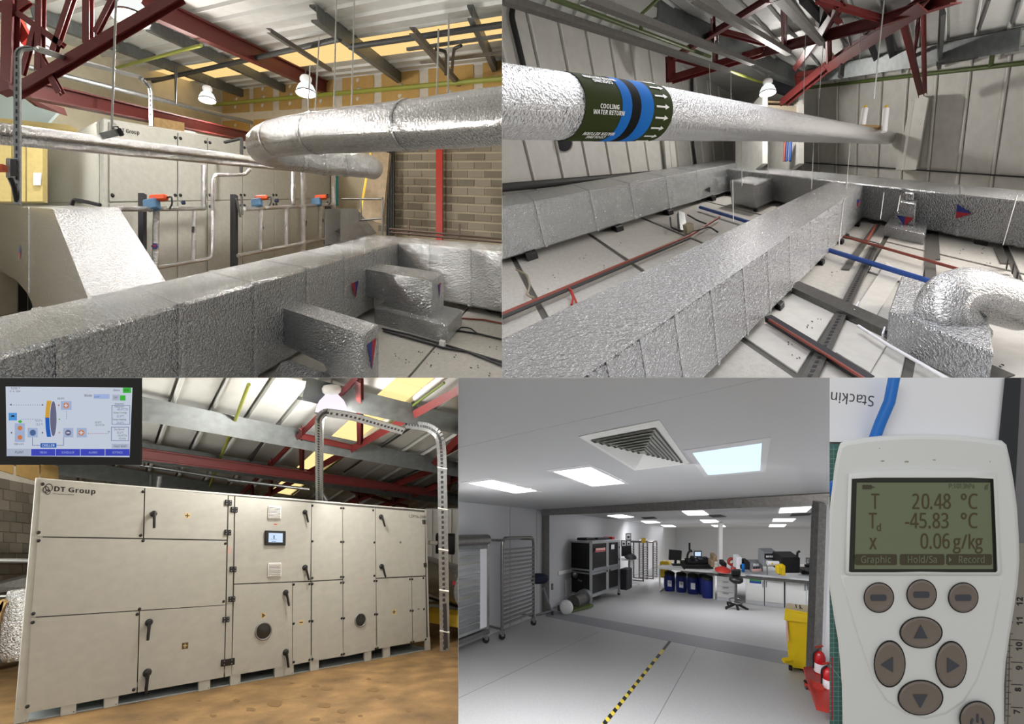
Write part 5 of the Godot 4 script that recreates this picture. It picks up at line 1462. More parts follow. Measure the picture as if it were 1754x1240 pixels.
	for a in [[-8, 1085, 6, 1028, "leaning timber batten beside the tank"], [-8, 1060, 10, 1030, "second timber batten crossing the first"]]:
		one(br(at(a[0], a[1], 6.1), at(a[2], a[3], 6.1), 0.05, 0.04, Vector3(0, 0, 1)), "timber_batten", "pallet", a[4], "timber")
	one(rb(L(-12, 1110, 6.3), L(9, 1075, 6.4)), "timber_block", "pallet", "brown timber block on the floor beside the tank", "timber")
	# --- right of the cabinet
	m = nm(); m.slab(at(728, 1030, 12.5), at(800, 1030, 12.5), at(800, 872, 12.5), at(728, 872, 12.5), Vector3(0, 0, -0.1))
	var rw = struct(m, "wall_clad_end", "clad", "pale ribbed cladding right of the cabinet")
	for u in [739, 750, 761, 772, 783]:
		m = nm(); m.bar(at(u, 1030, 12.45), at(u, 872, 12.45), 0.04, 0.04, Vector3(0, 0, 1)); part(rw, m, "cladding_rib", "clad_rib")
	var mo = thing("wall_monitor", "black box screen mounted behind the tall post", "monitor")
	m = nm(); m.slab(at(746, 948, 10.5), at(778, 950, 10.5), at(778, 918, 10.5), at(746, 917, 10.5), Vector3(0, 0, -0.15))
	part(mo, m, "casing", "black")
	m = nm(); m.slab(at(768, 947, 10.48), at(777, 948, 10.48), at(777, 920, 10.48), at(768, 919, 10.48), Vector3(0, 0, -0.03))
	part(mo, m, "side_panel", "soot")
	one(tb([at(735, 929, 10.2), at(748, 930, 10.3)], 0.04, 8), "white_pipe_stub", "white", "white pipe stub at the cabinet's right end", "pipe")
	var fd = thing("foil_duct", "foil wrapped round duct right of the cabinet with a red flow arrow", "duct")
	m = nm(); m.tube([at(730, 982, 10.6), at(800, 1006, 9.8)], 0.33, 24); part(fd, m, "duct_wrap", "foil_soft")
	m = nm(); m.ext([at(775, 994, 9.6), at(782, 998, 9.6), at(775, 1003, 9.6)], Vector3(0, 0, 0.01)); part(fd, m, "flow_arrow", "crimson")
	m = nm(); m.slab(at(733, 1048, 10.0), at(800, 1056, 9.6), at(800, 1040, 10.6), at(733, 1034, 11.0), Vector3(0, -0.02, 0))
	var pf = thing("platform", "pale platform with a yellow painted edge right of the cabinet", "platform")
	part(pf, m, "platform_top", "base_bluegrey")
	m = nm(); m.slab(at(733, 1066, 9.9), at(800, 1078, 9.5), at(800, 1056, 9.6), at(733, 1048, 10.0), Vector3(0, 0, -0.2))
	part(pf, m, "painted_edge", "yellow_edge")
	for a in [[736, 1012, 800, 1036], [736, 1024, 800, 1044]]:
		one(tb([at(a[0], a[1], 10.6), at(a[2], a[3], 10.0)], 0.025, 6), "platform_rail", "soot", "dark rail above the platform", "rail", "platform rails")
	one(tb([at(740, 965, 10.8), at(800, 972, 10.4)], 0.03, 6), "wall_rail", "conduit", "dark rail along the cladding right of the tall post", "rail")

# ---------------------------------------------------------------- lower middle: the clean dry room
func ubox(u1, v1, u2, v2, vtop, dep: Vector3, y0 = 0.0, bev = 0.0) -> M:
	# a box standing on the level y0: front edge between two sight lines, height up to vtop, pushed back by dep
	var a = px(u1, v1, 1, y0); var b = px(u2, v2, 1, y0)
	var h = tov(a, 1, vtop).y - y0
	var m = nm()
	var B: Basis = R.t.basis
	var ex = B * ((b - a) / 2.0); var ez = B * (dep / 2.0)
	m.obox(X((a + b) / 2 + dep / 2 + Vector3(0, h / 2, 0)), ex, B.y * h / 2, ez, bev)
	return m
func caster(t, p: Vector3, s: float):
	var B: Basis = R.t.basis
	var m = nm(); m.tube([X(p + Vector3(-0.018 * s, 0.045 * s, 0)), X(p + Vector3(0.018 * s, 0.045 * s, 0))], 0.045 * s, 14)
	part(t, m, "caster_wheel", "black")
	m = nm(); m.bar(X(p + Vector3(0, 0.05 * s, 0)), X(p + Vector3(0, 0.13 * s, 0)), 0.06 * s, 0.05 * s, Vector3(0, 0, 1))
	part(t, m, "caster_fork", "galv")
func tray_rack(label, x0, x1, z0, z1, h, rails, group = "", wheels = true):
	var B: Basis = R.t.basis
	var t = thing("tray_rack", label, "rack", group)
	var m: M
	var r = 0.022
	for xx in [x0, x1]:
		m = nm()
		m.tube(bend([X(xx, 0.13, z0), X(xx, h, z0), X(xx, h, z1), X(xx, 0.13, z1)], 0.14, 5), r, 8)
		part(t, m, "end_hoop", "steel")
		for k in rails:
			var y = 0.2 + (h - 0.3) * k / rails
			m = nm(); m.bar(X(xx, y, z0), X(xx, y, z1), 0.03, 0.02)
			part(t, m, "tray_rail", "steel")
	for zz in [z0, z1]:
		for y in [0.14, h - 0.03]:
			m = nm(); m.tube([X(x0, y, zz), X(x1, y, zz)], r * 0.8, 8)
			part(t, m, "cross_bar", "steel")
	if wheels:
		for xx in [x0, x1]:
			for zz in [z0, z1]: caster(t, Vector3(xx, 0, zz), 1.0)
	return t
func build_clean():
	var B: Basis = R.t.basis
	var m: M
	var H = 1.87
	# --- shell
	var fl = struct(rb(Vector3(-9, -0.1, -5), Vector3(9, 0, 16)), "floor_clean", "terrazzo", "speckled grey vinyl floor")
	m = nm(); m.slab(wx(935, 1044, 1, 0.0), wx(1430, 1130, 1, 0.0), wx(1430, 1155, 1, 0.0), wx(935, 1056, 1, 0.0), B.y * 0.002)
	part(fl, m, "floor_strip", "strip_grey")
	for a in [[785, 1196, 1025, 1082], [1120, 1240, 1195, 1105]]:
		m = nm(); m.bar(wx(a[0], a[1], 1, 0.001), wx(a[2], a[3], 1, 0.001), 0.006, 0.002); part(fl, m, "floor_weld", "strip_grey")
	# hazard tape: yellow and black pieces
	var tp = thing("hazard_tape", "yellow and black hazard tape stuck along the floor", "tape")
	var a0 = px(1148, 1098, 1, 0.0); var a1 = px(1030, 1246, 1, 0.0)
	var n = 26
	for k in n:
		var f0 = pow(k / float(n), 0.55); var f1 = pow((k + 1) / float(n), 0.55)
		var p = a0.lerp(a1, f0); var q = a0.lerp(a1, f1)
		var sx = Vector3(0.022, 0, 0); var sk = Vector3(0, 0, 0.02)
		m = nm(); m.slab(X(p - sx + sk), X(p + sx - sk), X(q + sx - sk), X(q - sx + sk), B.y * 0.002)
		part(tp, m, "tape_piece", "tape_yellow" if k % 2 else "black")
	# ceilings
	var cl = struct(rb(Vector3(-9, H + 0.012, -5), Vector3(9, H + 0.15, 3.9)), "ceiling_clean", "seam", "smooth white panel ceiling of the front room")
	var zs = [-5.0, -2.48, 0.9, 3.9]
	for i in 3: part(cl, rb(Vector3(-9, H, zs[i] + 0.002), Vector3(9, H + 0.02, zs[i + 1] - 0.002), 0.001), "ceiling_panel", "clean_ceiling")
	var zb = px(1158, 950, 0, -3.06).z
	var top = at(1158, 905, -X(-3.06, 0, zb).z)
	var fcp = Plane(X(-3, H, 3.9), X(2, H, 3.9), top)
	var fc = func(u, v): return hit(u, v, fcp)
	var k1 = X(-3.3, H, 3.9); var k2 = X(4.5, H, 3.9); var cv = top - X(-3.06, H, 3.9)
	m = nm(); m.slab(k1, k2, k2 + cv * 1.05, k1 + cv * 1.05, Vector3(0, 0.1, 0))
	struct(m, "ceiling_back_room", "clean_ceiling", "smooth white ceiling of the back room")
	# walls
	var lw = struct(rb(Vector3(-3.3, 0, 3.9), Vector3(-3.06, H, zb + 0.2)), "wall_left_back", "clean_wall", "white panel wall of the back room")
	part(lw, rb(Vector3(-3.06, 0.62, 4.4), Vector3(-3.02, 0.7, 6.0), 0.005), "dado_rail", "white")
	part(lw, rb(Vector3(-3.06, 0.15, 4.9), Vector3(-3.04, 0.5, 5.3), 0.005), "wall_grille", "white")
	struct(rb(Vector3(-3.3, 0, -5), Vector3(-3.06, H, 3.6)), "wall_left_front", "clean_wall", "white panel wall of the front room")
	for z in [-1.6, 0.2, 2.0, 3.2]:
		m = nm(); m.bar(X(-3.058, 0, z), X(-3.058, H, z), 0.006, 0.004, B.z); struct(m, "trim_panel_joint", "strip_grey")
	struct(rb(Vector3(-3.3, 0, zb), Vector3(4.6, H, zb + 0.2)), "wall_back_clean", "clean_wall", "white back wall behind the benches")
	struct(rb(Vector3(1.95, 0, -5), Vector3(2.1, H, 2.6)), "wall_right_front", "clean_wall")
	struct(rb(Vector3(4.4, 0, 2.5), Vector3(4.55, H, zb)), "wall_right_back", "clean_wall")
	for a in [[1160, 967, 1400, 967], [1160, 956, 1231, 957]]:
		m = nm(); m.bar(at(a[0], a[1], -top.z * 0.98), at(a[2], a[3], -top.z * 0.75), 0.1, 0.06); struct(m, "trim_dado", "white")
	# stainless portal
	var pt = thing("steel_portal", "brushed stainless steel frame around the opening between the rooms", "portal")
	m = nm(); m.slab(at(928, 883, 9.3), at(1424, 864, 4.9), at(1424, 845, 4.9), at(928, 872, 9.3), Vector3(0, 0, -0.12)); part(pt, m, "lintel", "steel")
	m = nm(); m.slab(at(928, 1048, 9.5), at(941, 1050, 9.4), at(941, 878, 9.4), at(928, 878, 9.5), Vector3(0, 0, -0.12)); part(pt, m, "left_jamb", "steel")
	m = nm(); m.slab(at(1391, 1190, 4.95), at(1410, 1190, 4.95), at(1421, 862, 4.95), at(1403, 862, 4.95), Vector3(0, 0, -0.12)); part(pt, m, "right_jamb", "steel")
	m = nm(); m.slab(at(1411, 1190, 4.9), at(1440, 1190, 4.8), at(1440, 852, 4.8), at(1422, 852, 4.9), Vector3(0, 0, -0.12)); struct(m, "wall_right_return", "clean_wall")
	# ceiling lights: frame and glowing panel, with a light of that size in front
	var lamp = func(q, mt, e, label, frame):
		var t = thing("ceiling_light", label, "light")
		var ps = []; var c = Vector3.ZERO
		for p in q: ps.append(px(p[0], p[1], 1, H - 0.004)); c += ps[-1] / 4.0
		var mm = nm(); mm.ext([X(ps[0]), X(ps[1]), X(ps[2]), X(ps[3])], B.y * 0.003); part(t, mm, "light_panel", mt)
		mm = nm()
		for i in 4:
			var j = (i + 1) % 4
			var oa: Vector3 = c + (ps[i] - c) * (1.0 + frame); var ob: Vector3 = c + (ps[j] - c) * (1.0 + frame)
			mm.slab(X(ps[i]), X(ps[j]), X(ob), X(oa), B.y * 0.004)
		part(t, mm, "light_frame", "clean_wall")
		var w = X(c)
		area(w - Vector3.UP * 0.03, Vector3.DOWN, 0.5, 0.9, e, "fbfbff")
	lamp.call([[803, 828], [843, 822], [920, 841], [882, 845]], "panel_glow", 4.4, "flat lit ceiling panel above the left racks", 0.18)
	lamp.call([[948, 808], [1011, 800], [1070, 828], [1015, 833]], "panel_glow", 4.4, "flat lit ceiling panel left of the big diffuser", 0.18)
	lamp.call([[1186, 776], [1305, 759], [1302, 806], [1213, 814]], "panel_blue", 4.4, "bluish lit ceiling panel right of the big diffuser", 0.2)
	area(X(-2.2, H - 0.03, -3.2), Vector3.DOWN, 0.5, 0.9, 3.6, "fbfbff")
	for q in [[[1040, 883], [1064, 881], [1086, 885], [1062, 887]], [[1168, 875], [1204, 874], [1214, 881], [1179, 882]], [[1337, 870], [1391, 867], [1381, 876], [1334, 878]], [[1199, 890], [1226, 890], [1232, 894], [1206, 895]], [[1218, 899], [1240, 899], [1243, 902], [1224, 902]], [[1132, 899], [1152, 899], [1158, 902], [1138, 902]], [[1098, 892], [1122, 892], [1131, 895], [1107, 896]], [[1325, 888], [1363, 888], [1357, 893], [1323, 893]], [[1319, 898], [1347, 898], [1343, 902], [1317, 902]]]:
		var t = thing("ceiling_light", "small lit panel in the back room ceiling", "light", "back room ceiling panels")
		var ps = []
		for p in q: ps.append(fc.call(p[0], p[1]) - Vector3(0, 0.012, 0))
		m = nm(); m.ext(ps, Vector3(0, 0.01, 0)); part(t, m, "light_panel", "panel_glow")
	for p in [[1115, 893, 11.5], [1190, 880, 7.5], [1360, 876, 6.5], [1215, 894, 10.5], [1345, 893, 9.0]]:
		area(fc.call(p[0], p[1]) - Vector3(0, 0.05, 0), Vector3.DOWN, 0.6, 0.6, 3.0, "fbfbff")
	for p in [[1232, 900], [1330, 899]]: area(fc.call(p[0], p[1]) - Vector3(0, 0.06, 0), Vector3.DOWN, 1.2, 1.2, 9.0, "fbfbff")
	# diffusers
	var df = thing("ceiling_diffuser", "square white ceiling air diffuser with nested dark louvres", "diffuser")
	var dq = [px(991, 748, 1, H - 0.003), px(1129, 720, 1, H - 0.003), px(1181, 794, 1, H - 0.003), px(1087, 806, 1, H - 0.003)]
	var dc = (dq[0] + dq[1] + dq[2] + dq[3]) / 4.0
	m = nm(); m.ext([X(dq[0]), X(dq[1]), X(dq[2]), X(dq[3])], B.y * 0.002); part(df, m, "diffuser_plate", "white")
	for k in 8:
		var s0 = 0.84 - k * 0.1; var s1 = s0 - 0.05
		m = nm()
		for i in 4:
			var j = (i + 1) % 4
			var dn = Vector3(0, -0.004, 0)
			m.slab(X(dc + (dq[i] - dc) * s0 + dn), X(dc + (dq[j] - dc) * s0 + dn), X(dc + (dq[j] - dc) * s1 + dn + Vector3(0, 0.002, 0)), X(dc + (dq[i] - dc) * s1 + dn + Vector3(0, 0.002, 0)), B.y * 0.001)
		part(df, m, "louvre_slot", "seam")
		m = nm()
		for i in 4:
			var j = (i + 1) % 4
			var dn = Vector3(0, -0.012, 0)
			m.slab(X(dc + (dq[i] - dc) * (s1 - 0.002) + dn), X(dc + (dq[j] - dc) * (s1 - 0.002) + dn), X(dc + (dq[j] - dc) * (s1 - 0.05) + Vector3(0, -0.004, 0)), X(dc + (dq[i] - dc) * (s1 - 0.05) + Vector3(0, -0.004, 0)), B.y * 0.001)
		part(df, m, "louvre_blade", "white")
	for q in [[[1212, 882], [1234, 881], [1246, 885], [1222, 886]], [[1356, 880], [1392, 878], [1386, 882], [1352, 884]], [[1098, 886], [1120, 885], [1127, 888], [1104, 889]]]:
		var t = thing("ceiling_diffuser", "small dark slatted diffuser in the back room ceiling", "diffuser", "back room diffusers")
		for k in 4:
			m = nm()
			var g = func(i, f): return fc.call(lerpf(q[0][0], q[3][0], f) if i == 0 else lerpf(q[1][0], q[2][0], f), lerpf(q[0][1], q[3][1], f) if i == 0 else lerpf(q[1][1], q[2][1], f)) - Vector3(0, 0.012, 0)
			m.ext([g.call(0, k / 4.0), g.call(1, k / 4.0), g.call(1, k / 4.0 + 0.14), g.call(0, k / 4.0 + 0.14)], Vector3(0, 0.008, 0)); part(t, m, "slat", "seam")
	# --- racks
	var r2 = px(860, 1095, 1, 0); var r2b = px(915, 1071, 1, 0)
	tray_rack("open stainless tray rack on castors beside the steel jamb", r2.x, r2.x - 0.38, r2.z, r2b.z, tov(r2b, 1, 920).y, 18)
	var r1 = px(790, 1113, 1, 0); var r1b = px(835, 1100, 1, 0)
	var tr = thing("covered_rack", "stainless rack with a clear front cover and stacked trays", "rack")
	var h1: float = tov(r1b, 1, 918).y
	var x1 = r1b.x; var z0 = r1.z - 1.4; var z1 = r1b.z
	for zz in [z0, z1]:
		m = nm(); m.bar(X(x1, 0.12, zz), X(x1, h1 - 0.06, zz), 0.05, 0.05, Vector3(0, 0, 1)); part(tr, m, "post", "steel")
	m = nm(); m.bar(X(x1, 0.16, z0), X(x1, 0.16, z1), 0.05, 0.05); part(tr, m, "bottom_bar", "steel")
	m = nm(); m.tube([X(x1 - 0.02, h1 - 0.05, z0), X(x1 - 0.02, h1 - 0.05, z1)], 0.07, 14); part(tr, m, "top_tube", "steel")
	part(tr, rb(Vector3(x1 - 0.02, h1 - 0.16, z0), Vector3(x1 + 0.02, h1 - 0.1, z1)), "top_bar", "galv")
	part(tr, rb(Vector3(x1 - 0.42, 0.18, z0), Vector3(x1 - 0.4, h1 - 0.12, z1)), "back_panel", "soot")
	for k in 15:
		part(tr, rb(Vector3(x1 - 0.38, 0.22 + k * 0.085, z0), Vector3(x1 - 0.03, 0.235 + k * 0.085, z1 - 0.03), 0.003), "tray", ["tray_olive", "soot", "tray_pale"][[1, 1, 1, 1, 1, 0, 1, 0, 1, 1, 0, 2, 1, 2, 1][k]])
	part(tr, rb(Vector3(x1 + 0.005, 0.2, z0), Vector3(x1 + 0.01, h1 - 0.16, z1 - 0.02)), "clear_cover", "clear_sheet")
	part(tr, rb(Vector3(x1 + 0.012, 0.22, z1 - 0.24), Vector3(x1 + 0.016, h1 - 0.17, z1 - 0.04)), "paper_strip", "paper")
	for zz in [z0, z1 - 0.05]: caster(tr, Vector3(x1, 0, zz), 1.0)
	caster(tr, Vector3(x1 - 0.35, 0, z1), 1.0)
	var rA = px(1108, 1000, 1, 0)
	for a in [[1109, 1000, 0.0], [1125, 996, 0.0]]:
		var o = px(a[0], a[1], 1, 0)
		tray_rack("stainless tray rack far back, " + ("beside the white desk" if a[0] == 1109 else "beside the yellow lidded bin"), o.x, o.x - 0.5, o.z - 0.7 , o.z, tov(o, 1, 926).y, 14, "far tray racks", false)
	# --- table with a blue bag behind the racks
	var tbl = thing("folding_table", "white folding table behind the open rack", "table")
	var ty = 0.46
	var q0 = px(912, 1001, 1, ty)
	m = nm(); m.slab(wx(905, 1004, 1, ty), wx(949, 998, 1, ty), wx(946, 994, 1, ty), wx(905, 999, 1, ty), B.y * 0.04); part(tbl, m, "tabletop", "white")
	for a in [[930, 1006, 944, 1046], [946, 1000, 946, 1010]]:
		m = nm(); m.tube([at(a[0], a[1], 8.9), at(a[2], a[3], 8.9)], 0.02, 8); part(tbl, m, "leg", "galv")
	m = nm(); m.tube([at(918, 1054, 8.8), at(944, 1046, 8.9)], 0.02, 8); part(tbl, m, "foot_bar", "galv")
	m = nm(); m.lathe(at(946, 1050, 8.9), Vector3.RIGHT, [[0, -0.02], [0.03, -0.02], [0.03, 0.02], [0, 0.02]], 12); part(tbl, m, "caster_wheel", "black")
	m = nm()
	m.lathe(at(921, 997, 9.1), B.y, [[0.0, 0], [0.14, 0.0], [0.17, 0.04], [0.16, 0.1], [0.11, 0.13], [0, 0.13]], 14, Vector3(1.15, 0.03, 0), Vector3(0, 0, 0.6))
	one(m, "bag", "navy_dark", "dark blue soft bag on the folding table", "bag")
	# --- black machine in an aluminium frame
	var mc = thing("test_machine", "black panelled machine in an aluminium profile frame on castors", "machine")
	var ma = px(1012, 1038, 1, 0); var mb = px(1060, 1019, 1, 0)
	var mh: float = tov(ma, 1, 929).y
	var my: float = tov(ma, 1, 980).y
	var mleft = px(973, 1022, 1, 0.1)
	var lx = -0.78
	# seen sides: the long side between ma and mb, and the end side running left from ma
	var dm: Vector3 = mb - ma
	var P = func(f, y, xo): return X(ma + dm * f + Vector3(xo, y, -xo * 0.25))
	part(mc, _hex(P.call(0.02, 0.2, -0.02), P.call(0.98, 0.2, -0.02), P.call(0.98, 0.2, lx + 0.1), P.call(0.02, 0.2, lx + 0.1), B.y * (my - 0.22)), "lower_housing", "black")
	part(mc, _hex(P.call(0.02, my + 0.02, -0.02), P.call(0.98, my + 0.02, -0.02), P.call(0.98, my + 0.02, lx), P.call(0.02, my + 0.02, lx), B.y * (mh - my - 0.04)), "upper_housing", "black")
	for f in [0.0, 0.55, 1.0]:
		m = nm(); m.bar(P.call(f, 0.06 if f != 0.55 else 0.2, 0), P.call(f, mh, 0), 0.055, 0.055, Vector3(0, 0, 1)); part(mc, m, "frame_upright", "alu")
	for y in [0.2, my - 0.03, my + 0.03, mh]:
		m = nm(); m.bar(P.call(0, y, 0), P.call(1, y, 0), 0.055, 0.05); part(mc, m, "frame_rail", "alu")
		m = nm(); m.bar(P.call(0, y, 0), P.call(0, y, lx), 0.035, 0.03); part(mc, m, "frame_rail", "alu")
	for a in [[0.28, 0.87, 0.16, 0.04], [0.72, 0.9, 0.06, 0.05]]:
		m = nm(); m.slab(P.call(a[0] - a[2], mh * a[1] - a[3], 0.03), P.call(a[0] + a[2], mh * a[1] - a[3], 0.03), P.call(a[0] + a[2], mh * a[1] + a[3], 0.03), P.call(a[0] - a[2], mh * a[1] + a[3], 0.03), B.x * 0.004); part(mc, m, "notice", "notice_pink" if a[0] < 0.5 else "paper")
	m = nm(); m.bar(P.call(0.08, mh * 0.87 - 0.02, 0.036), P.call(0.46, mh * 0.87 - 0.02, 0.036), 0.004, 0.02); part(mc, m, "notice_band", "crimson")
	for a in [[0.03, 0.9], [0.03, 0.58], [0.97, 0.88], [0.97, 0.66], [0.5, 0.5], [0.6, 0.5]]:
		m = nm(); m.obox(P.call(a[0], mh * a[1], 0.04), B.x * 0.01, B.y * 0.02, B.z * 0.02); part(mc, m, "hinge", "soot")
	for a in [[0, 0], [1, 0], [1, -0.6], [0, -0.7]]:
		var pp: Vector3 = ma + dm * a[0] + Vector3(a[1], 0, 0); caster(mc, pp, 0.8)
	m = nm(); m.lathe(P.call(0, my * 0.88, -0.5), Vector3(0, 0, 1), [[0.07, 0], [0.07, 0.03], [0.0, 0.04]], 14); part(mc, m, "outlet", "galv")
	m = nm(); m.tube([P.call(0, my * 0.72, -0.4), P.call(0, my * 0.7, -0.3)], 0.02, 8); part(mc, m, "tap", "galv")
	for a in [[0.15, -0.3, 0.14, 0.03, "black", "flat black case lying on the machine top"], [0.6, -0.3, 0.22, 0.025, "soot", "long black tray lying on the machine top"], [0.9, -0.25, 0.05, 0.03, "bright_red", "small red tool on the machine top"]]:
		m = nm(); m.obox(P.call(a[0], mh + a[3] + 0.03, a[1]), B * dm * a[2], B.y * a[3], B.x * 0.14, 0.008); one(m, "case", a[4], a[5], "case")
	# motor on the floor
	var mo = thing("vacuum_motor", "grey electric motor with a round pale flange lying on the floor", "motor")
	m = nm(); m.tube([at(982, 1032, 9.9), at(1000, 1024, 10.3)], 0.13, 18); part(mo, m, "motor_body", "galv_dark")
	m = nm(); m.tube([at(999, 1024, 10.2), at(1003, 1022, 10.3)], 0.15, 18); part(mo, m, "end_bell", "galv")
	m = nm(); m.lathe(at(970, 1040, 9.4), Vector3(-0.5, 0.25, 0.9), [[0, -0.03], [0.12, -0.03], [0.12, 0.03], [0.09, 0.05], [0, 0.05]], 18); part(mo, m, "flange", "white")
	part(mo, rb(L(955, 1046, 9.5), L(975, 1034, 9.7)), "pump_block", "galv_dark")
	m = nm(); m.bar(at(975, 1046, 9.6), at(1012, 1036, 10.2), 0.12, 0.04); part(mo, m, "base_plate", "green_dark")
	# --- desk far left: monitor, tower box, framed notices
	var dk = thing("standing_desk", "white desk on a pedestal beside the machine", "desk")
	m = nm(); m.slab(at(1064, 958, 12.2), at(1094, 957, 12.2), at(1090, 955, 13), at(1064, 956, 13), Vector3(0, -0.03, 0)); part(dk, m, "desktop", "white")
	m = nm(); m.bar(at(1081, 959, 12.4), at(1081, 1003, 12.4), 0.06, 0.06, Vector3(0, 0, 1)); part(dk, m, "pedestal", "white")
	m = nm(); m.bar(at(1076, 1003, 12.3), at(1092, 1001, 12.5), 0.08, 0.03); part(dk, m, "foot", "white")
	m = nm(); m.slab(at(1065, 953, 12.3), at(1082, 952, 12.3), at(1081, 935, 12.3), at(1065, 936, 12.3), Vector3(0, 0, -0.05)); one(m, "desk_monitor", "black", "black monitor on the white desk", "monitor")
	m = nm(); m.lathe(at(1080, 955, 12.2), B.y, [[0.14, 0], [0.13, 0.04], [0.05, 0.08], [0, 0.08]], 10); one(m, "headset", "soot", "dark headset and keyboard heap on the white desk", "equipment")
	one(rb(L(1062, 1010, 11.6), L(1077, 974, 11.6) + Vector3(0, 0, 0.4), 0.02), "tower_box", "soot", "black tower box on the floor beside the machine", "box")
	for a in [[1072, 925, 1081, 914], [1064, 936, 1073, 926], [1073, 936, 1081, 926]]:
		var t = thing("wall_frame", "small black framed notice on the left wall", "frame", "framed notices")
		m = nm(); m.slab(at(a[0], a[1], 12.9), at(a[2], a[1], 12.9), at(a[2], a[3], 12.9), at(a[0], a[3], 12.9), Vector3(0, 0, -0.03)); part(t, m, "frame", "black")
		m = nm(); m.slab(at(a[0] + 1, a[1] - 1, 12.88), at(a[2] - 1, a[1] - 1, 12.88), at(a[2] - 1, a[3] + 1, 12.88), at(a[0] + 1, a[3] + 1, 12.88), Vector3(0, 0, -0.01)); part(t, m, "print", "paper")
		m = nm(); m.slab(at(a[0] + 2.5, a[1] - 3, 12.87), at(a[2] - 2.5, a[1] - 3, 12.87), at(a[2] - 2.5, a[3] + 4, 12.87), at(a[0] + 2.5, a[3] + 4, 12.87), Vector3(0, 0, -0.005)); part(t, m, "print_block", "seam")
	m = nm(); m.slab(at(1099, 930, 13.2), at(1106, 930, 13.2), at(1106, 922, 13.2), at(1099, 922, 13.2), Vector3(0, 0, -0.03)); one(m, "wall_sign", "yellow_edge", "small yellow sign on the left wall above the far racks", "sign")
	# --- benches
	var hb = 0.625
	var wt = thing("worktable", "long white table on thin legs over the blue drums", "table")
	m = nm(); m.slab(wx(1128, 971, 1, hb), wx(1228, 978, 1, hb), wx(1222, 968, 1, hb), wx(1140, 963, 1, hb), -B.y * 0.05); part(wt, m, "tabletop", "white")
	for a in [[1130, 1013], [1141, 1006], [1223, 1026]]:
		var o = px(a[0], a[1], 1, 0); part(wt, rb(o + Vector3(-0.02, 0, -0.02), o + Vector3(0.02, hb - 0.03, 0.02)), "leg", "white")
	m = nm(); m.bar(wx(1130, 1012, 1, 0.03), wx(1141, 1005, 1, 0.03), 0.03, 0.03); part(wt, m, "stretcher", "white")
	m = nm(); m.slab(at(1166, 1006, 14.0), at(1222, 1008, 13.2), at(1222, 974, 13.2), at(1166, 972, 14.0), B.z * 0.02); part(wt, m, "back_panel", "clean_wall")
	for d in [[1147, 1012, 9.5, 980, 1], [1167, 1014, 9.5, 982, 1], [1187, 1017, 10, 984, 2], [1205, 1018, 9, 985, 2], [1212, 1024, 10.3, 988, 0]]:
		var t = thing("blue_drum", {1147: "blue drum with a round marked label beside the table's outer leg", 1167: "blue drum with a round marked label, second from the table's outer leg", 1187: "blue drum with a plain white label, third from the table's outer leg", 1205: "blue drum half hidden behind the drum nearest the drawers", 1212: "unlabelled blue drum with a black lid standing nearest the drawers"}[d[0]], "drum", "drums under the white table")
		var o = wx(d[0], d[1], 1, 0.0); var r = mpx(d[2], o); var hh = tov(px(d[0], d[1], 1, 0), 1, d[3]).y
		m = nm(); m.lathe(o, B.y, [[0, 0], [r * 0.78, 0.0], [r * 0.86, 0.02], [r * 0.98, hh * 0.3], [r, hh * 0.5], [r * 0.98, hh * 0.7], [r * 0.85, hh * 0.92], [r * 0.85, hh * 0.94]], 24); part(t, m, "drum_body", "drum_blue")
		m = nm(); m.lathe(o, B.y, [[r * 0.9, hh * 0.91], [r * 0.92, hh * 0.97], [r * 0.8, hh], [0, hh]], 24); part(t, m, "drum_lid", "black")
		if d[4] > 0:
			m = nm()
			var cd = (-o * Vector3(1, 0, 1)).normalized()
			var sd = cd.cross(Vector3.UP)
			var lc = o + B.y * hh * 0.52 + cd * (r * 1.02) + sd * 0.0
			m.slab(lc - sd * r * 0.35 - B.y * hh * 0.16, lc + sd * r * 0.35 - B.y * hh * 0.16, lc + sd * r * 0.35 + B.y * hh * 0.16, lc - sd * r * 0.35 + B.y * hh * 0.16, cd * 0.004)
			part(t, m, "drum_label", "paper")
			if d[4] == 1:
				m = nm(); m.lathe(lc + B.y * hh * 0.05 + cd * 0.005, cd, [[r * 0.2, 0], [r * 0.12, 0.002], [r * 0.12, 0]], 12); part(t, m, "label_mark", "seam")
	one(rb(L(1130, 989, 13.6), L(1148, 961, 13.6) + Vector3(0, 0, 0.3), 0.03), "waste_bin", "yellow_plastic", "yellow lidded bin behind the white table", "bin")
	# drawers, cupboards and their worktop
	var dep = Vector3(0, 0, 0.75)
	var kb = tov(px(1228, 1029, 1, 0), 1, 983).y
	var dw = thing("drawer_unit", "white four drawer unit under the bench", "drawers")
	part(dw, ubox(1228, 1028, 1258, 1031, 984, dep, 0.0, 0.005), "carcass", "clean_wall")
	var da = px(1228, 1028, 1, 0); var db = px(1258, 1031, 1, 0)
	var fdir = (db - da)
	for k in 4:
		var y = 0.08 + k * (kb - 0.1) / 4.0
		var dr = part(dw, _hex(X(da + fdir * 0.03 + Vector3(0, y, -0.012)), X(da + fdir * 0.97 + Vector3(0, y, -0.012)), X(da + fdir * 0.97 + Vector3(0, y, 0.0)), X(da + fdir * 0.03 + Vector3(0, y, 0.0)), B.y * ((kb - 0.1) / 4.0 - 0.012)), "drawer", "white")
		m = nm(); m.bar(X(da + fdir * 0.35 + Vector3(0, y + 0.09, -0.03)), X(da + fdir * 0.65 + Vector3(0, y + 0.09, -0.03)), 0.015, 0.012); part(dr, m, "handle", "galv")
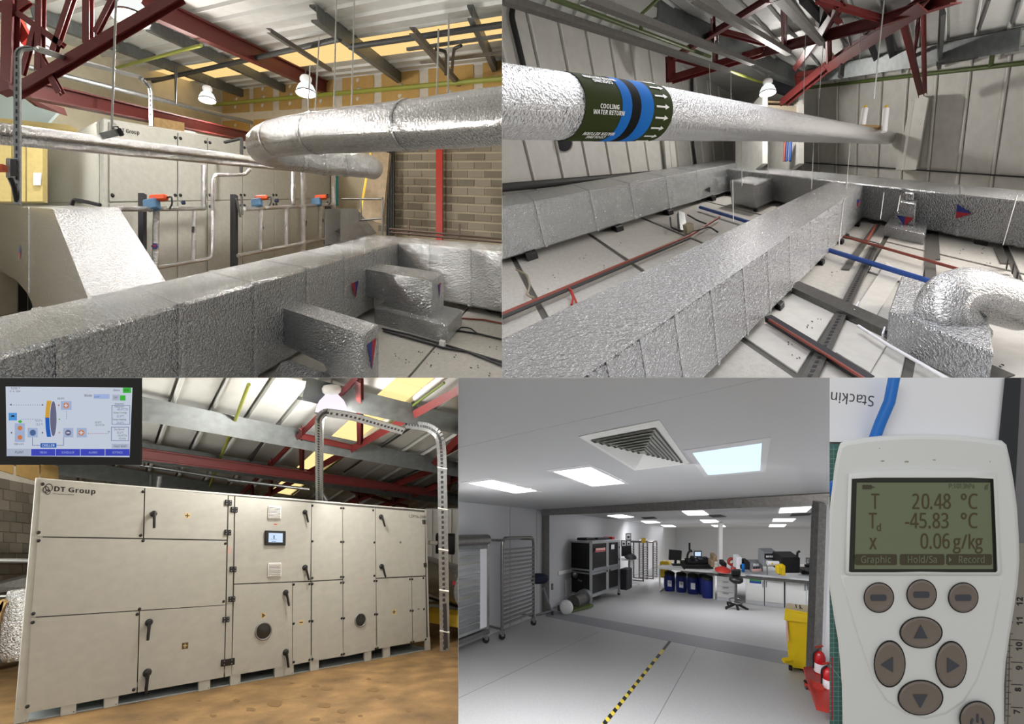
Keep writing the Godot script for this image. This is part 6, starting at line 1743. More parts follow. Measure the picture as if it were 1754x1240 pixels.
	for c in [[1277, 1033, 1309, 1037, "white cupboard with a green and blue posted notice, under the bench"], [1310, 1037, 1343, 1041, "plain white cupboard under the bench beside the noticed one"], [1345, 1041, 1381, 1046, "white cupboard under the bench behind the yellow bin"], [1381, 1046, 1412, 1050, "white cupboard with a blue notice beside the steel jamb"]]:
		var t = thing("base_cupboard", c[4], "cupboard")
		part(t, ubox(c[0], c[1], c[2], c[3], 990 + (c[0] - 1277) * 0.05, dep, 0.0, 0.005), "carcass", "clean_wall")
		var ca = px(c[0], c[1], 1, 0); var cb = px(c[2], c[3], 1, 0); var fd = cb - ca
		var hh: float = tov(ca, 1, 990 + (c[0] - 1277) * 0.05).y
		var dr = part(t, _hex(X(ca + fd * 0.02 + Vector3(0, 0.08, -0.014)), X(ca + fd * 0.98 + Vector3(0, 0.08, -0.014)), X(ca + fd * 0.98 + Vector3(0, 0.08, 0)), X(ca + fd * 0.02 + Vector3(0, 0.08, 0)), B.y * (hh - 0.1)), "door", "white")
		var hf = 0.93 if c[0] == 1277 or c[0] == 1345 else 0.07
		m = nm(); m.bar(X(ca + fd * hf + Vector3(0, hh * 0.7, -0.03)), X(ca + fd * hf + Vector3(0, hh * 0.92, -0.03)), 0.012, 0.012, Vector3(0, 0, 1)); part(dr, m, "handle", "galv")
		if c[0] == 1277 or c[0] == 1381:
			for k in 3:
				var f0 = 0.22; var f1 = 0.85
				var y0 = hh * (0.74 + 0.085 * k)
				m = nm(); m.slab(X(ca + fd * f0 + Vector3(0, y0, -0.018)), X(ca + fd * f1 + Vector3(0, y0, -0.018)), X(ca + fd * f1 + Vector3(0, y0 + hh * 0.085, -0.018)), X(ca + fd * f0 + Vector3(0, y0 + hh * 0.085, -0.018)), -B.z * 0.002); part(t, m, "notice", ["paper", "blue_paint", "sign_green"][k])
		m = nm(); m.lathe(X(ca + fd * 0.1 + Vector3(0, 0.0, 0.05)), B.y, [[0.03, 0], [0.03, 0.05]], 8); part(t, m, "foot", "black")
	m = nm()
	var wh = kb + 0.005
	m.slab(wx(1222, 981, 1, wh), wx(1420, 998, 1, wh), wx(1420, 980, 1, wh), wx(1236, 970, 1, wh), B.y * 0.04)
	var wk = thing("worktop", "long pale worktop over the drawers and cupboards", "worktop")
	part(wk, m, "slab", "worktop_grey")
	m = nm(); m.bar(wx(1222, 984, 1, wh), wx(1420, 1001, 1, wh), 0.02, 0.04); part(wk, m, "front_rail", "seam")
	# swivel stool
	var so = px(1261, 1043, 1, 0)
	var sl = thing("lab_stool", "black swivel stool with a star base and foot ring", "stool")
	var sw = X(so); var k0 = mpx(1.0, sw)
	for j in 5:
		var a = TAU * j / 5 + 0.5
		m = nm(); m.bar(sw + Vector3(0, 10 * k0, 0), sw + Vector3(cos(a) * 19 * k0, 3 * k0, sin(a) * 19 * k0), 3.5 * k0, 3 * k0); part(sl, m, "base_arm", "black")
		m = nm(); m.lathe(sw + Vector3(cos(a) * 18 * k0, 0, sin(a) * 18 * k0), Vector3.UP, [[0, 0], [2 * k0, 0], [2 * k0, 4 * k0], [0, 4 * k0]], 8); part(sl, m, "caster_wheel", "black")
	m = nm(); m.tube([sw + Vector3(0, 8 * k0, 0), sw + Vector3(0, 50 * k0, 0)], 1.8 * k0, 10); part(sl, m, "column", "galv_dark")
	var ring = []
	for j in 25: ring.append(sw + Vector3(cos(TAU * j / 24) * 11 * k0, 14 * k0, sin(TAU * j / 24) * 11 * k0))
	m = nm(); m.tube(ring, 1.0 * k0, 6, false); part(sl, m, "foot_ring", "steel")
	m = nm(); m.lathe(sw + Vector3(0, 45 * k0, 0), Vector3.UP, [[0, 0], [8 * k0, 1 * k0], [11.5 * k0, 4 * k0], [11 * k0, 8 * k0], [0, 8.5 * k0]], 18); part(sl, m, "seat", "black")
	m = nm(); m.obox(sw + Vector3(3 * k0, 59 * k0, -8 * k0), Vector3(8, 0, 0) * k0, Vector3(0, 6, 0) * k0, Vector3(0, 0, 2) * k0, 1.5 * k0); part(sl, m, "backrest", "black")
	# --- things on the benches
	var ob = func(u1, v1, u2, v2, called, mt, label, cat, d = 11.2, th = 0.25, bev = 0.01):
		var q = nm(); var a = at(u1, v1, d); var b = at(u2, v2, d)
		q.obox((a + b) / 2 - Vector3(0, 0, th / 2), Vector3(absf(b.x - a.x) / 2, 0, 0), Vector3(0, absf(b.y - a.y) / 2, 0), Vector3(0, 0, th / 2), bev)
		return one(q, called, mt, label, cat)
	var mn = thing("bench_monitor", "black monitor on a stand on the white table", "monitor")
	m = nm(); m.slab(at(1146, 959, 12.6), at(1167, 960, 12.5), at(1168, 944, 12.5), at(1147, 942, 12.6), Vector3(0, 0, -0.05)); part(mn, m, "screen_panel", "black")
	m = nm(); m.bar(at(1157, 959, 12.6), at(1157, 967, 12.6), 0.05, 0.04, Vector3(0, 0, 1)); part(mn, m, "stand", "black")
	m = nm(); m.bar(at(1151, 967, 12.5), at(1165, 967, 12.5), 0.12, 0.02); part(mn, m, "stand_foot", "black")
	var tb3 = thing("tablet_screen", "small lit tablet screen among the instruments", "screen")
	m = nm(); m.slab(at(1189, 954, 12.3), at(1202, 954, 12.3), at(1202, 944, 12.3), at(1189, 944, 12.3), Vector3(0, 0, -0.03)); part(tb3, m, "casing", "soot")
	m = nm(); m.slab(at(1190.5, 952.5, 12.28), at(1200.5, 952.5, 12.28), at(1200.5, 945.5, 12.28), at(1190.5, 945.5, 12.28), Vector3(0, 0, -0.01)); part(tb3, m, "lit_screen", "screen_glow")
	var ins = thing("optical_bench", "black instrument bed with rails and small modules on the white table", "instrument")
	for a in [[1168, 972, 1218, 963, 0.3], [1175, 963, 1195, 958, 0.2], [1195, 962, 1214, 956, 0.2], [1183, 958, 1189, 953, 0.1], [1204, 957, 1212, 954, 0.1], [1211, 972, 1219, 960, 0.2]]:
		m = nm(); var q1 = at(a[0], a[1], 12.2); var q2 = at(a[2], a[3], 12.2)
		m.obox((q1 + q2) / 2, Vector3((q2.x - q1.x) / 2, 0, 0), Vector3(0, (q2.y - q1.y) / 2, 0), Vector3(0, 0, a[4] / 2), 0.01); part(ins, m, "module", "black" if a[0] < 1200 else "soot")
	one(tb(bend([at(1177, 958, 12.1), at(1178, 948, 12.1), at(1183, 942, 12.1), at(1185, 945, 12.1)], 0.08), 0.025, 8), "curved_arm", "black", "black curved lamp arm over the instrument bed", "lamp arm")
	one(br(at(1181, 930, 12.8), at(1181, 942, 12.8), 0.04, 0.02, Vector3(0, 0, 1)), "wall_bracket", "soot", "small dark bracket high on the back wall", "bracket")
	one(br(at(1234, 895, 11.4), at(1233.5, 975, 11.4), 0.075, 0.075, Vector3(0, 0, 1)), "service_post", "white", "white service post rising from the bench to the ceiling", "post")
	for a in [[1219, 972, 1224, 961, "wood_brown", "small_carton", "small brown cartons stacked beside the service post", "carton"], [1222, 962, 1229, 952, "wood_brown", "upright_box", "upright brown box behind the service post", "box"], [1238, 972, 1245, 964, "black", "adapter_box", "black box right of the service post", "box"], [1262, 976, 1271, 955, "paper", "cup_stack", "pale stack of cups on the worktop", "cups"], [1267, 975, 1275, 966, "soot", "gauge_box", "dark gauge box beside the pale stack", "gauge"], [1276, 976, 1284, 962, "soot", "desk_device", "black device behind the blue can", "device"], [1374, 984, 1396, 977, "black", "microscope_stage_box", "black base box under the microscope", "box"], [1388, 988, 1396, 977, "paper", "white_carton", "white carton beside the microscope", "carton"]]:
		ob.call(a[0], a[1], a[2], a[3], a[5], a[4], a[6], a[7], 11.0 if a[0] < 1300 else 10.6, 0.2)
	var bxp = func(t, u1, v1, u2, v2, called, mt, d, th, bev = 0.01):
		var q = nm(); var a = at(u1, v1, d); var b = at(u2, v2, d)
		q.obox((a + b) / 2 - Vector3(0, 0, th / 2), Vector3(absf(b.x - a.x) / 2, 0, 0), Vector3(0, absf(b.y - a.y) / 2, 0), Vector3(0, 0, th / 2), bev)
		part(t, q, called, mt)
	var gi = thing("bench_instrument", "grey bench instrument with a pale label panel", "instrument")
	bxp.call(gi, 1285, 979, 1307, 964, "casing", "instrument_grey", 11.0, 0.2)
	bxp.call(gi, 1291, 969.5, 1300, 966, "label_panel", "paper", 10.97, 0.02, 0.0)
	for k in 3: bxp.call(gi, 1291 + k * 4, 975, 1293 + k * 4, 972, "knob", "soot", 10.96, 0.02, 0.0)
	var ov = thing("rack_oven", "grey rack oven with a dark window and white dials at the back of the worktop", "oven")
	bxp.call(ov, 1308, 970, 1332, 946, "casing", "instrument_grey", 10.6, 0.25)
	bxp.call(ov, 1310.5, 957, 1330, 949, "window_panel", "soot", 10.56, 0.03, 0.0)
	for k in 5: bxp.call(ov, 1313 + k * 3.4, 955, 1315 + k * 3.4, 952, "dial", "white", 10.52, 0.02, 0.0)
	var rl = thing("paper_roll", "white paper roll on a thin steel stand", "paper roll")
	var qr = nm(); qr.tube([at(1314, 964.5, 10.3), at(1334, 965, 10.3)], mpx(4, at(1314, 964, 10.3)), 14); part(rl, qr, "roll", "paper")
	for u in [1314, 1335]: part(rl, br(at(u, 962, 10.3), at(u, 985, 10.3), 0.015, 0.015, Vector3(0, 0, 1)), "stand_rod", "steel")
	qr = nm(); qr.lathe(at(1323, 965.5, 10.24), Vector3(0, 0, 1), [[0.02, 0], [0, 0.004]], 10); part(rl, qr, "roll_sticker", "yellow_plastic")
	ob.call(1338, 982, 1371, 955, "black_box", "black", "large black cube box on the worktop", "box", 10.2, 0.35, 0.015)
	var yb = thing("sharps_tub", "yellow sharps tub on the worktop", "tub")
	for a in [[1330, 982, 1337, 969], [1336, 984, 1343, 967]]:
		m = nm(); var q1 = at(a[0], a[1], 10.1); var q2 = at(a[2], a[3], 10.1); m.obox((q1 + q2) / 2, Vector3((q2.x - q1.x) / 2, 0, 0), Vector3(0, (q2.y - q1.y) / 2, 0), Vector3(0, 0, 0.06), 0.01); part(yb, m, "tub_body", "yellow_plastic")
	m = nm(); m.lathe(at(1238, 977, 10.9), B.y, [[0.17, 0], [0.15, 0.03], [0.09, 0.045], [0.06, 0.07], [0, 0.075]], 7); one(m, "red_cloth", "bright_red", "crumpled red cloth on the worktop", "cloth")
	m = nm(); m.lathe(at(1256, 976, 10.9), B.y, [[0.05, 0], [0.05, 0.05], [0, 0.05]], 12); one(m, "red_pot", "bright_red", "small red pot beside the red cloth", "pot")
	m = nm(); m.lathe(at(1253, 962, 11.3), Vector3(0, 0, 1), [[0.045, -0.02], [0.09, -0.02], [0.09, 0.03], [0.045, 0.03], [0.045, -0.02]], 18); one(m, "tape_reel", "bright_red", "red tape reel standing behind the cloth", "reel")
	m = nm(); m.lathe(at(1273, 979, 10.7), B.y, [[0, 0], [0.03, 0], [0.03, 0.14], [0.02, 0.16], [0, 0.16]], 12); one(m, "spray_can", "label_blue", "blue spray can on the worktop", "can")
	one(br(at(1288, 977, 10.8), at(1304, 976, 10.8), 0.02, 0.05), "pink_bag", "notice_pink", "pinkish plastic bag before the grey instrument", "bag")
	var mi = thing("microscope", "black microscope on the bench beside the steel jamb", "microscope")
	m = nm(); m.bar(at(1383, 978, 10.0), at(1385, 962, 10.0), 0.05, 0.05, Vector3(0, 0, 1)); part(mi, m, "arm", "galv_dark")
	m = nm(); m.bar(at(1379, 969, 10.0), at(1387, 969, 10.0), 0.05, 0.04); part(mi, m, "stage", "black")
	m = nm(); m.tube([at(1384, 964, 9.9), at(1384, 956, 9.9)], 0.04, 10); part(mi, m, "tube", "galv")
	one(tb(bend([at(1365, 954, 10.3), at(1366, 946, 10.3), at(1370, 944, 10.3)], 0.05), 0.022, 8), "camera_mount", "black", "small black camera mount on the black cube box", "camera")
	one(tb(bend([at(1331, 948, 10.7), at(1337, 950, 10.6), at(1340, 956, 10.4)], 0.1), 0.008, 6), "bench_cable", "soot", "thin cable from the oven to the black cube box", "cable")
	# --- yellow bin, extinguishers
	var yn = thing("pedal_bin", "tall yellow pedal bin with a marked lid beside the steel jamb", "bin")
	var ba = px(1352, 1146, 1, 0); var bb = px(1388, 1150, 1, 0)
	m = nm(); m.hexa([at(1351, 1142, 5.7), at(1390, 1148, 5.5), at(1394, 1142, 6.1), at(1357, 1138, 6.2), at(1346, 1058, 5.65), at(1392, 1062, 5.4), at(1397, 1058, 6.1), at(1352, 1054, 6.2)]); part(yn, m, "bin_body", "yellow_plastic")
	m = nm(); m.hexa([at(1343, 1062, 5.6), at(1396, 1068, 5.35), at(1402, 1058, 6.1), at(1347, 1050, 6.2), at(1344, 1046, 5.6), at(1397, 1052, 5.35), at(1402, 1050, 6.1), at(1347, 1042, 6.2)]); part(yn, m, "bin_rim", "yellow_plastic")
	m = nm(); m.hexa([at(1344, 1046, 5.62), at(1400, 1056, 5.3), at(1388, 1040, 6.15), at(1348, 1036, 6.25), at(1345, 1042, 5.62), at(1402, 1053, 5.3), at(1388, 1037, 6.15), at(1348, 1033, 6.25)]); part(yn, m, "lid", "yellow_plastic")
	m = nm(); m.slab(at(1360, 1045, 5.75), at(1383, 1048, 5.6), at(1379, 1041.5, 5.9), at(1358, 1039, 6.0), Vector3(0, 0.006, 0.006)); part(yn, m, "lid_label", "paper")
	m = nm()
	text(m, "!", at(1363, 1045.5, 5.72) + Vector3(0, 0.01, 0.012), Vector3(0.05, -0.008, 0), Vector3(0.0, 0.05, -0.03), true); text(m, "&", at(1369, 1046, 5.7) + Vector3(0, 0.01, 0.012), Vector3(0.04, -0.008, 0), Vector3(0, 0.045, -0.03), true)
	part(yn, m, "label_print", "black")
	m = nm(); m.slab(at(1347, 1098, 5.62), at(1350.5, 1098, 5.6), at(1349, 1064, 5.62), at(1346, 1063, 5.64), Vector3(-0.003, 0, 0.004)); part(yn, m, "side_notice", "notice_pink")
	m = nm(); m.bar(at(1346, 1128, 5.55), at(1352, 1134, 5.5), 0.1, 0.03); part(yn, m, "pedal", "yellow_plastic")
	for p in [[1354, 1146], [1386, 1151]]:
		m = nm(); m.lathe(at(p[0], p[1] + 1, 5.6), B.y, [[0.02, 0], [0.02, 0.04]], 8); part(yn, m, "foot", "black")
	m = nm(); m.ext([at(1376, 1148, 4.72), at(1396, 1146, 4.95), at(1430, 1180, 4.5), at(1430, 1225, 4.1), at(1398, 1216, 4.15)], Vector3(0, 0.03, 0)); one(m, "red_tray", "bright_red", "red floor tray that the fire extinguishers stand on", "tray")
	for a in [[1404, 1170, 4.8, 9, 1112, "red fire extinguisher with a white label standing beside the steel jamb"], [1419, 1196, 4.5, 10, 1140, "red fire extinguisher standing at the front of the red base"]]:
		var t = thing("fire_extinguisher", a[5], "extinguisher")
		var o = at(a[0], a[1], a[2]); var r = mpx(a[3], o); var hh = mpx(a[1] - a[4], o)
		m = nm(); m.lathe(o, B.y, [[0, 0], [r, 0], [r, hh * 0.78], [r * 0.7, hh * 0.9], [r * 0.3, hh * 0.96], [0, hh * 0.96]], 20); part(t, m, "cylinder", "extinguisher_red")
		m = nm(); m.lathe(o, B.y, [[r * 1.02, hh * 0.36], [r * 1.02, hh * 0.62]], 20); part(t, m, "body_label", "paper")
		m = nm(); m.tube([o + B.y * hh * 0.95, o + B.y * hh * 1.05], r * 0.25, 8); part(t, m, "valve", "galv_dark")
		m = nm(); m.bar(o + B.y * hh * 1.06 - Vector3(r * 0.9, 0, 0), o + B.y * hh * 1.1 + Vector3(r * 0.6, 0, 0), r * 0.3, r * 0.2); part(t, m, "handle", "bright_red")
		m = nm(); m.tube(bend([o + B.y * hh * 1.0 - Vector3(r * 0.3, 0, 0), o + B.y * hh * 0.9 - Vector3(r * 1.2, 0, 0), o + B.y * hh * 0.45 - Vector3(r * 1.2, 0, 0)], 0.04), r * 0.14, 6); part(t, m, "hose", "black")
	var hn = thing("spare_extinguisher", "small red extinguisher with black grips lying across the red tray", "extinguisher")
	part(hn, tb([at(1387, 1172, 4.6), at(1402, 1180, 4.45)], 0.05, 12), "cylinder", "bright_red")
	for a in [[1378, 1166, 1384, 1170], [1380, 1180, 1388, 1172]]: part(hn, tb([at(a[0], a[1], 4.55), at(a[2], a[3], 4.55)], 0.012, 6), "grip", "black")
func _hex(a, b, c, d, up: Vector3) -> M:
	var m = nm(); m.hexa([a, b, c, d, a + up, b + up, c + up, d + up]); return m

# ---------------------------------------------------------------- lower right: the humidity meter on the desk, and the touch screen
func build_desk():
	var B: Basis = R.t.basis
	var m: M
	var c0 = Vector2(1588, 944); var K = 0.30 / F        # metres per pixel on the desk
	var S = func(u, v, z = 0.0): return X((u - c0.x) * K, (c0.y - v) * K, z)   # z towards the viewer
	var poly = func(list, z): 
		var o = []
		for p in list: o.append(S.call(p[0], p[1], z))
		return o
	var slabp = func(list, z, th):
		var q = nm(); q.ext(poly.call(list, z), B.z * th); return q
	struct(slabp.call([[1415, 648], [1900, 648], [1900, 1400], [1415, 1400]], -0.03, 0.018), "floor_desk_top", "desk_grey", "grey desk top")
	# cutting mat with grid
	var cm = thing("cutting_mat", "green cutting mat with a fine pale grid under the meter", "mat")
	part(cm, slabp.call([[1410, 756], [1700, 756], [1700, 1300], [1410, 1300]], -0.0119, 0.002), "mat_sheet", "mat_green")
	m = nm()
	for k in 60:
		var v = 765 + k * 8.5
		m.bar(S.call(1412, v, -0.0097), S.call(1500, v, -0.0097), 0.0002, 0.0001, B.z)
	for k in 10:
		var u = 1424 + k * 8.5
		m.bar(S.call(u, 760, -0.0097), S.call(u, 1300, -0.0097), 0.0002, 0.0001, B.z)
	m.bar(S.call(1415, 1140, -0.0096), S.call(1450, 1185, -0.0096), 0.0004, 0.0001, B.z)
	var gl = part(cm, m, "grid_lines", "mat_line")
	m = nm(); m.bar(S.call(1421.5, 1130, -0.0095), S.call(1421.5, 1240, -0.0095), 0.0008, 0.0002, B.z); part(cm, m, "edge_mark", "crimson")
	# paper with print
	var pp = thing("paper_sheet", "white paper sheet with upside down print under the blue cable", "paper")
	part(pp, slabp.call([[1405, 640], [1724, 640], [1715, 760], [1405, 752]], -0.0095, 0.0006), "sheet", "paper")
	m = nm(); text(m, "Stackin", S.call(1497, 672, -0.0087), -B.x * 0.0060 - B.y * -0.0006, -B.y * 0.0060 + B.x * -0.0005, false, false, 0.002); part(pp, m, "print", "ink_grey")
	# black folder edge, notebook edge
	one(slabp.call([[1724, 640], [1752, 640], [1742, 830], [1738, 960], [1700, 960], [1712, 760]], -0.0098, 0.003), "folder", "folder_black", "black folder lying beside the paper", "folder")
	one(slabp.call([[1751, 640], [1900, 640], [1900, 960], [1738, 960], [1742, 830]], -0.0098, 0.001), "grey_sheet", "grey_sheet", "grey ribbed sheet at the edge of the desk", "sheet")
	# blue cables
	m = nm(); m.tube([S.call(1536, 630, 0.004), S.call(1524, 690, 0.003), S.call(1508, 725, 0.001), S.call(1492, 765, -0.002)], 8.6 * K, 16); one(m, "blue_cable", "cable_blue", "thick blue cable crossing the paper above the meter", "cable")
	m = nm(); m.tube([S.call(1410, 835, 0), S.call(1424, 838, 0), S.call(1436, 830, -0.003)], 12 * K, 14); one(m, "blue_cable", "cable_blue", "end of a blue cable at the meter's left side", "cable")
	# steel ruler
	var ru = thing("steel_ruler", "steel ruler with black graduations beside the meter", "ruler")
	part(ru, slabp.call([[1724, 930], [1800, 930], [1790, 1300], [1712, 1300]], -0.0095, 0.001), "ruler_blade", "ruler_steel")
	m = nm()
	for k in 150:
		var v = 935 + k * 2.05
		var u0 = lerpf(1724, 1713, (v - 930) / 370.0) 
		var ln = 19 if k % 10 == 5 else (14 if k % 5 == 0 else 10)
		m.bar(S.call(u0, v, -0.0083), S.call(u0 + ln, v, -0.0083), 0.00022, 0.0001, B.z)
	for v in [1099, 1138, 1177, 1217]: m.bar(S.call(1735, v, -0.0082), S.call(1756, v + 1, -0.0082), 0.0003, 0.0001, B.z)
	m.bar(S.call(1737, 930, -0.0082), S.call(1728, 1300, -0.0082), 0.0002, 0.0001, B.z)
	part(ru, m, "graduations", "ink_black")
	for d in [["12", 1032, 1753], ["11", 1066, 1753], ["10", 1111, 1752], ["9", 1148, 1752], ["8", 1186, 1750], ["7", 1225, 1748]]:
		m = nm(); text(m, d[0], S.call(d[2] + 3, d[1], -0.0082), B.y * 0.0036, -B.x * 0.0036, true, true, 0.002); part(ru, m, "numeral", "ink_black")
	# --- the meter
	var me = thing("humidity_meter", "white handheld humidity meter with a grey display and taupe keys", "meter")
	var outline = [[1441, 762], [1450, 757], [1480, 752], [1520, 748], [1560, 746], [1600, 746], [1640, 748], [1680, 752], [1714, 757], [1722, 764], [1728, 790], [1734, 825], [1740, 870], [1743, 920], [1744, 960], [1741, 1000], [1735, 1040], [1727, 1090], [1721, 1130], [1718, 1170], [1718, 1215], [1718, 1290], [1445, 1290], [1445, 1215], [1444, 1170], [1441, 1130], [1437, 1090], [1430, 1050], [1424, 1010], [1420, 960], [1421, 900], [1426, 850], [1432, 800], [1437, 775]]
	var cen = Vector2(1582, 1000)
	var grow = func(list, s, dx = 0.0): 
		var o = []
		for p in list: o.append([cen.x + (p[0] - cen.x) * s, cen.y + (p[1] - cen.y) * s])
		return o
	# body built in rings so that its edge is rounded
	m = nm()
	var rings = [[1.0, -0.0078], [1.003, 0.002], [1.0, 0.0055], [0.99, 0.0085], [0.975, 0.0102], [0.955, 0.011]]
	for i in rings.size() - 1:
		var a = poly.call(grow.call(outline, rings[i][0]), rings[i][1]); var b = poly.call(grow.call(outline, rings[i + 1][0]), rings[i + 1][1])
		for j in a.size():
			var k = (j + 1) % a.size()
			m.quad(a[j], a[k], b[k], b[j], 1)
	var topo = grow.call(outline, 0.955)
	var b2 = poly.call(topo, 0.011)
	m.ext(b2, B.z * -0.0002)
	part(me, m, "meter_body", "meter_white")
	# raised keypad field with soft edge
	var fld = [[1443, 985], [1470, 979], [1580, 977], [1690, 979], [1716, 985], [1708, 1030], [1698, 1080], [1686, 1120], [1672, 1160], [1650, 1195], [1620, 1216], [1585, 1224], [1552, 1216], [1520, 1194], [1498, 1160], [1484, 1120], [1470, 1080], [1456, 1030]]
	m = nm()
	var fr = [[1.0, 0.0107], [0.985, 0.0117], [0.96, 0.0120]]
	var fc = Vector2(1582, 1090)
	var fg = func(s):
		var o = []
		for p in fld: o.append(S.call(fc.x + (p[0] - fc.x) * s[0], fc.y + (p[1] - fc.y) * s[0], s[1]))
		return o
	for i in 2:
		var a = fg.call(fr[i]); var b = fg.call(fr[i + 1])
		for j in a.size():
			var k = (j + 1) % a.size(); m.quad(a[j], a[k], b[k], b[j], 1)
	m.ext(fg.call(fr[2]), B.z * -0.0002)
	part(me, m, "keypad_field", "meter_white")
	# screen surround: a raised frame with curved brow, dark well, LCD
	var so = [[1462, 826], [1462, 974], [1468, 978], [1698, 978], [1703, 973], [1697, 826], [1693, 823], [1467, 823]]
	var frm = [[1458, 815], [1452, 980], [1458, 984], [1708, 984], [1712, 978], [1702, 815], [1660, 809], [1580, 806], [1500, 809]]
	m = nm()
	var pa = poly.call(frm, 0.0110); var pb = poly.call(frm, 0.0128)
	var inn = poly.call([[1463, 824], [1458, 978], [1462, 979], [1702, 979], [1705, 976], [1698, 824], [1660, 822], [1580, 822], [1500, 822]], 0.0130)
	for j in pa.size():
		var k = (j + 1) % pa.size()
		m.quad(pa[j], pa[k], pb[k], pb[j], 1); m.quad(pb[j], pb[k], inn[k], inn[j], 1)
	var innl = poly.call([[1463, 824], [1458, 978], [1462, 979], [1702, 979], [1705, 976], [1698, 824], [1660, 822], [1580, 822], [1500, 822]], 0.0108)
	for j in pa.size():
		var k = (j + 1) % pa.size(); m.quad(inn[j], inn[k], innl[k], innl[j])
	part(me, m, "screen_surround", "meter_white")
	m = nm(); m.ext(poly.call([[1462, 822], [1457, 979], [1704, 979], [1699, 822]], 0.0112), B.z * 0.0002); var lcd = part(me, m, "screen_well", "lcd_dark")
	m = nm(); m.ext(poly.call([[1471, 830], [1467, 974], [1698, 974], [1693, 830]], 0.0115), B.z * 0.0001); var ls = part(me, m, "lcd_screen", "lcd_green")
	var T = func(s, u, v, cap, mt, stretch = 0.8, bold = false, centre = false):
		var q = nm(); text(q, s, S.call(u, v, 0.0119), B.x * cap * K * stretch, B.y * cap * K, bold, centre, 0.002); part(me, q, "screen_lettering", mt)
	T.call("P:1013hPa", 1624, 840, 8, "lcd_faint", 0.85)
	T.call("T", 1495, 875, 25, "lcd_brown", 0.75); T.call("20.48", 1563, 875, 25, "lcd_brown", 0.78); T.call("°C", 1643, 875, 25, "lcd_brown", 0.85)
	T.call("T", 1491, 907, 25, "lcd_brown", 0.75); T.call("d", 1504, 911, 12, "lcd_brown", 0.9); T.call("-45.83", 1551, 907, 25, "lcd_brown", 0.78); T.call("°C", 1643, 907, 25, "lcd_brown", 0.85)
	T.call("x", 1492, 942, 25, "lcd_brown", 0.75); T.call("0.06", 1576, 941, 25, "lcd_brown", 0.78); T.call("g/kg", 1631, 941, 23, "lcd_brown", 0.85)
	for a in [[1468, 1538, "Graphic"], [1543, 1617, "Hold/Sa"], [1620, 1696, "Record"]]:
		m = nm(); m.ext(poly.call([[a[0] + 2, 949], [a[0], 951], [a[0], 965], [a[0] + 2, 967], [a[1] - 2, 967], [a[1], 965], [a[1], 951], [a[1] - 2, 949]], 0.0117), B.z * 0.0001); part(me, m, "softkey_box", "lcd_box")
		T.call(a[2], (a[0] + a[1]) / 2.0 + (4 if a[2] == "Record" else 0), 964, 11.5, "lcd_green", 0.92, false, true)
	m = nm(); m.ext(poly.call([[1624, 953], [1624, 963], [1629, 958]], 0.0119), B.z * 0.0001); part(me, m, "screen_mark", "lcd_green")
	m = nm(); m.ext(poly.call([[1481, 834], [1481, 841], [1496, 841], [1496, 839], [1502, 838], [1496, 836], [1496, 834]], 0.0118), B.z * 0.0001); part(me, m, "screen_mark", "lcd_box")
	m = nm(); m.ext(poly.call([[1685, 836], [1690, 832], [1689, 841], [1684, 842]], 0.0118), B.z * 0.0001); part(me, m, "screen_mark", "lcd_faint")
	# keys
	var key = func(u, v, rx, ry):
		var q = nm(); q.lathe(S.call(u, v, 0.0121), B.z, [[1.06, 0], [1.06, 0.0004], [1.0, 0.0004], [1.0, -0.0006]], 36, B.x * rx * K, B.y * ry * K); part(me, q, "key_gap", "ink_black")
		q = nm(); q.lathe(S.call(u, v, 0.0121), B.z, [[1.0, 0], [0.985, 0.0012], [0.95, 0.0020], [0.85, 0.0024], [0.8, 0.0022], [0.4, 0.0019], [0, 0.0018]], 36, B.x * rx * K, B.y * ry * K)
		return part(me, q, "key", "key_taupe")
	for k in [[1508, 1021], [1579, 1016], [1648, 1021]]:
		var kk = key.call(k[0], k[1], 24, 24)
		m = nm(); m.ext(poly.call([[k[0] - 13, k[1] - 3], [k[0] - 11, k[1] - 5], [k[0] + 11, k[1] - 5], [k[0] + 13, k[1] - 3], [k[0] + 13, k[1] + 3], [k[0] + 11, k[1] + 5], [k[0] - 11, k[1] + 5], [k[0] - 13, k[1] + 3]], 0.0141), B.z * 0.0003); part(kk, m, "key_mark", "key_mark")
	for k in [[1578, 1079, 34, 25, 0], [1526, 1131, 25, 37, 1], [1628, 1132, 25, 37, 2], [1577, 1187, 36, 28, 3]]:
		var kk = key.call(k[0], k[1], k[2], k[3])
		var tri = [[[-11, 9], [11, 9], [0, -13]], [[6, -12], [6, 13], [-14, 1]], [[-6, -12], [-6, 13], [14, 1]], [[-12, -6], [12, -6], [0, 16]]][k[4]]
		var o = []
		for p in tri: o.append([k[0] + p[0], k[1] + p[1]])
		m = nm(); m.ext(poly.call(o, 0.0141), B.z * 0.0004); part(kk, m, "key_mark", "key_mark")
	var pw = key.call(1671, 1222, 28, 28)
	var rg = []
	for k in 19:
		var a = PI / 2 + 0.75 + (TAU - 1.5) * k / 18.0
		rg.append(S.call(1671 + cos(a) * 10, 1228 - sin(a) * 10, 0.0142))
	m = nm(); m.tube(rg, 1.6 * K, 6); m.bar(S.call(1671, 1213, 0.0142), S.call(1671, 1227, 0.0142), 3.2 * K, 0.0004, B.z); part(pw, m, "key_mark", "key_mark")
	m = nm(); text(m, "MENU", S.call(1578, 1127.5, 0.0119), B.x * 10.5 * K * 0.85, B.y * 11 * K, false, true, 0.05); text(m, "ZOOM", S.call(1578, 1149, 0.0119), B.x * 10.5 * K * 0.85, B.y * 11 * K, false, true, 0.05); part(me, m, "embossed_lettering", "meter_white")
	m = nm()
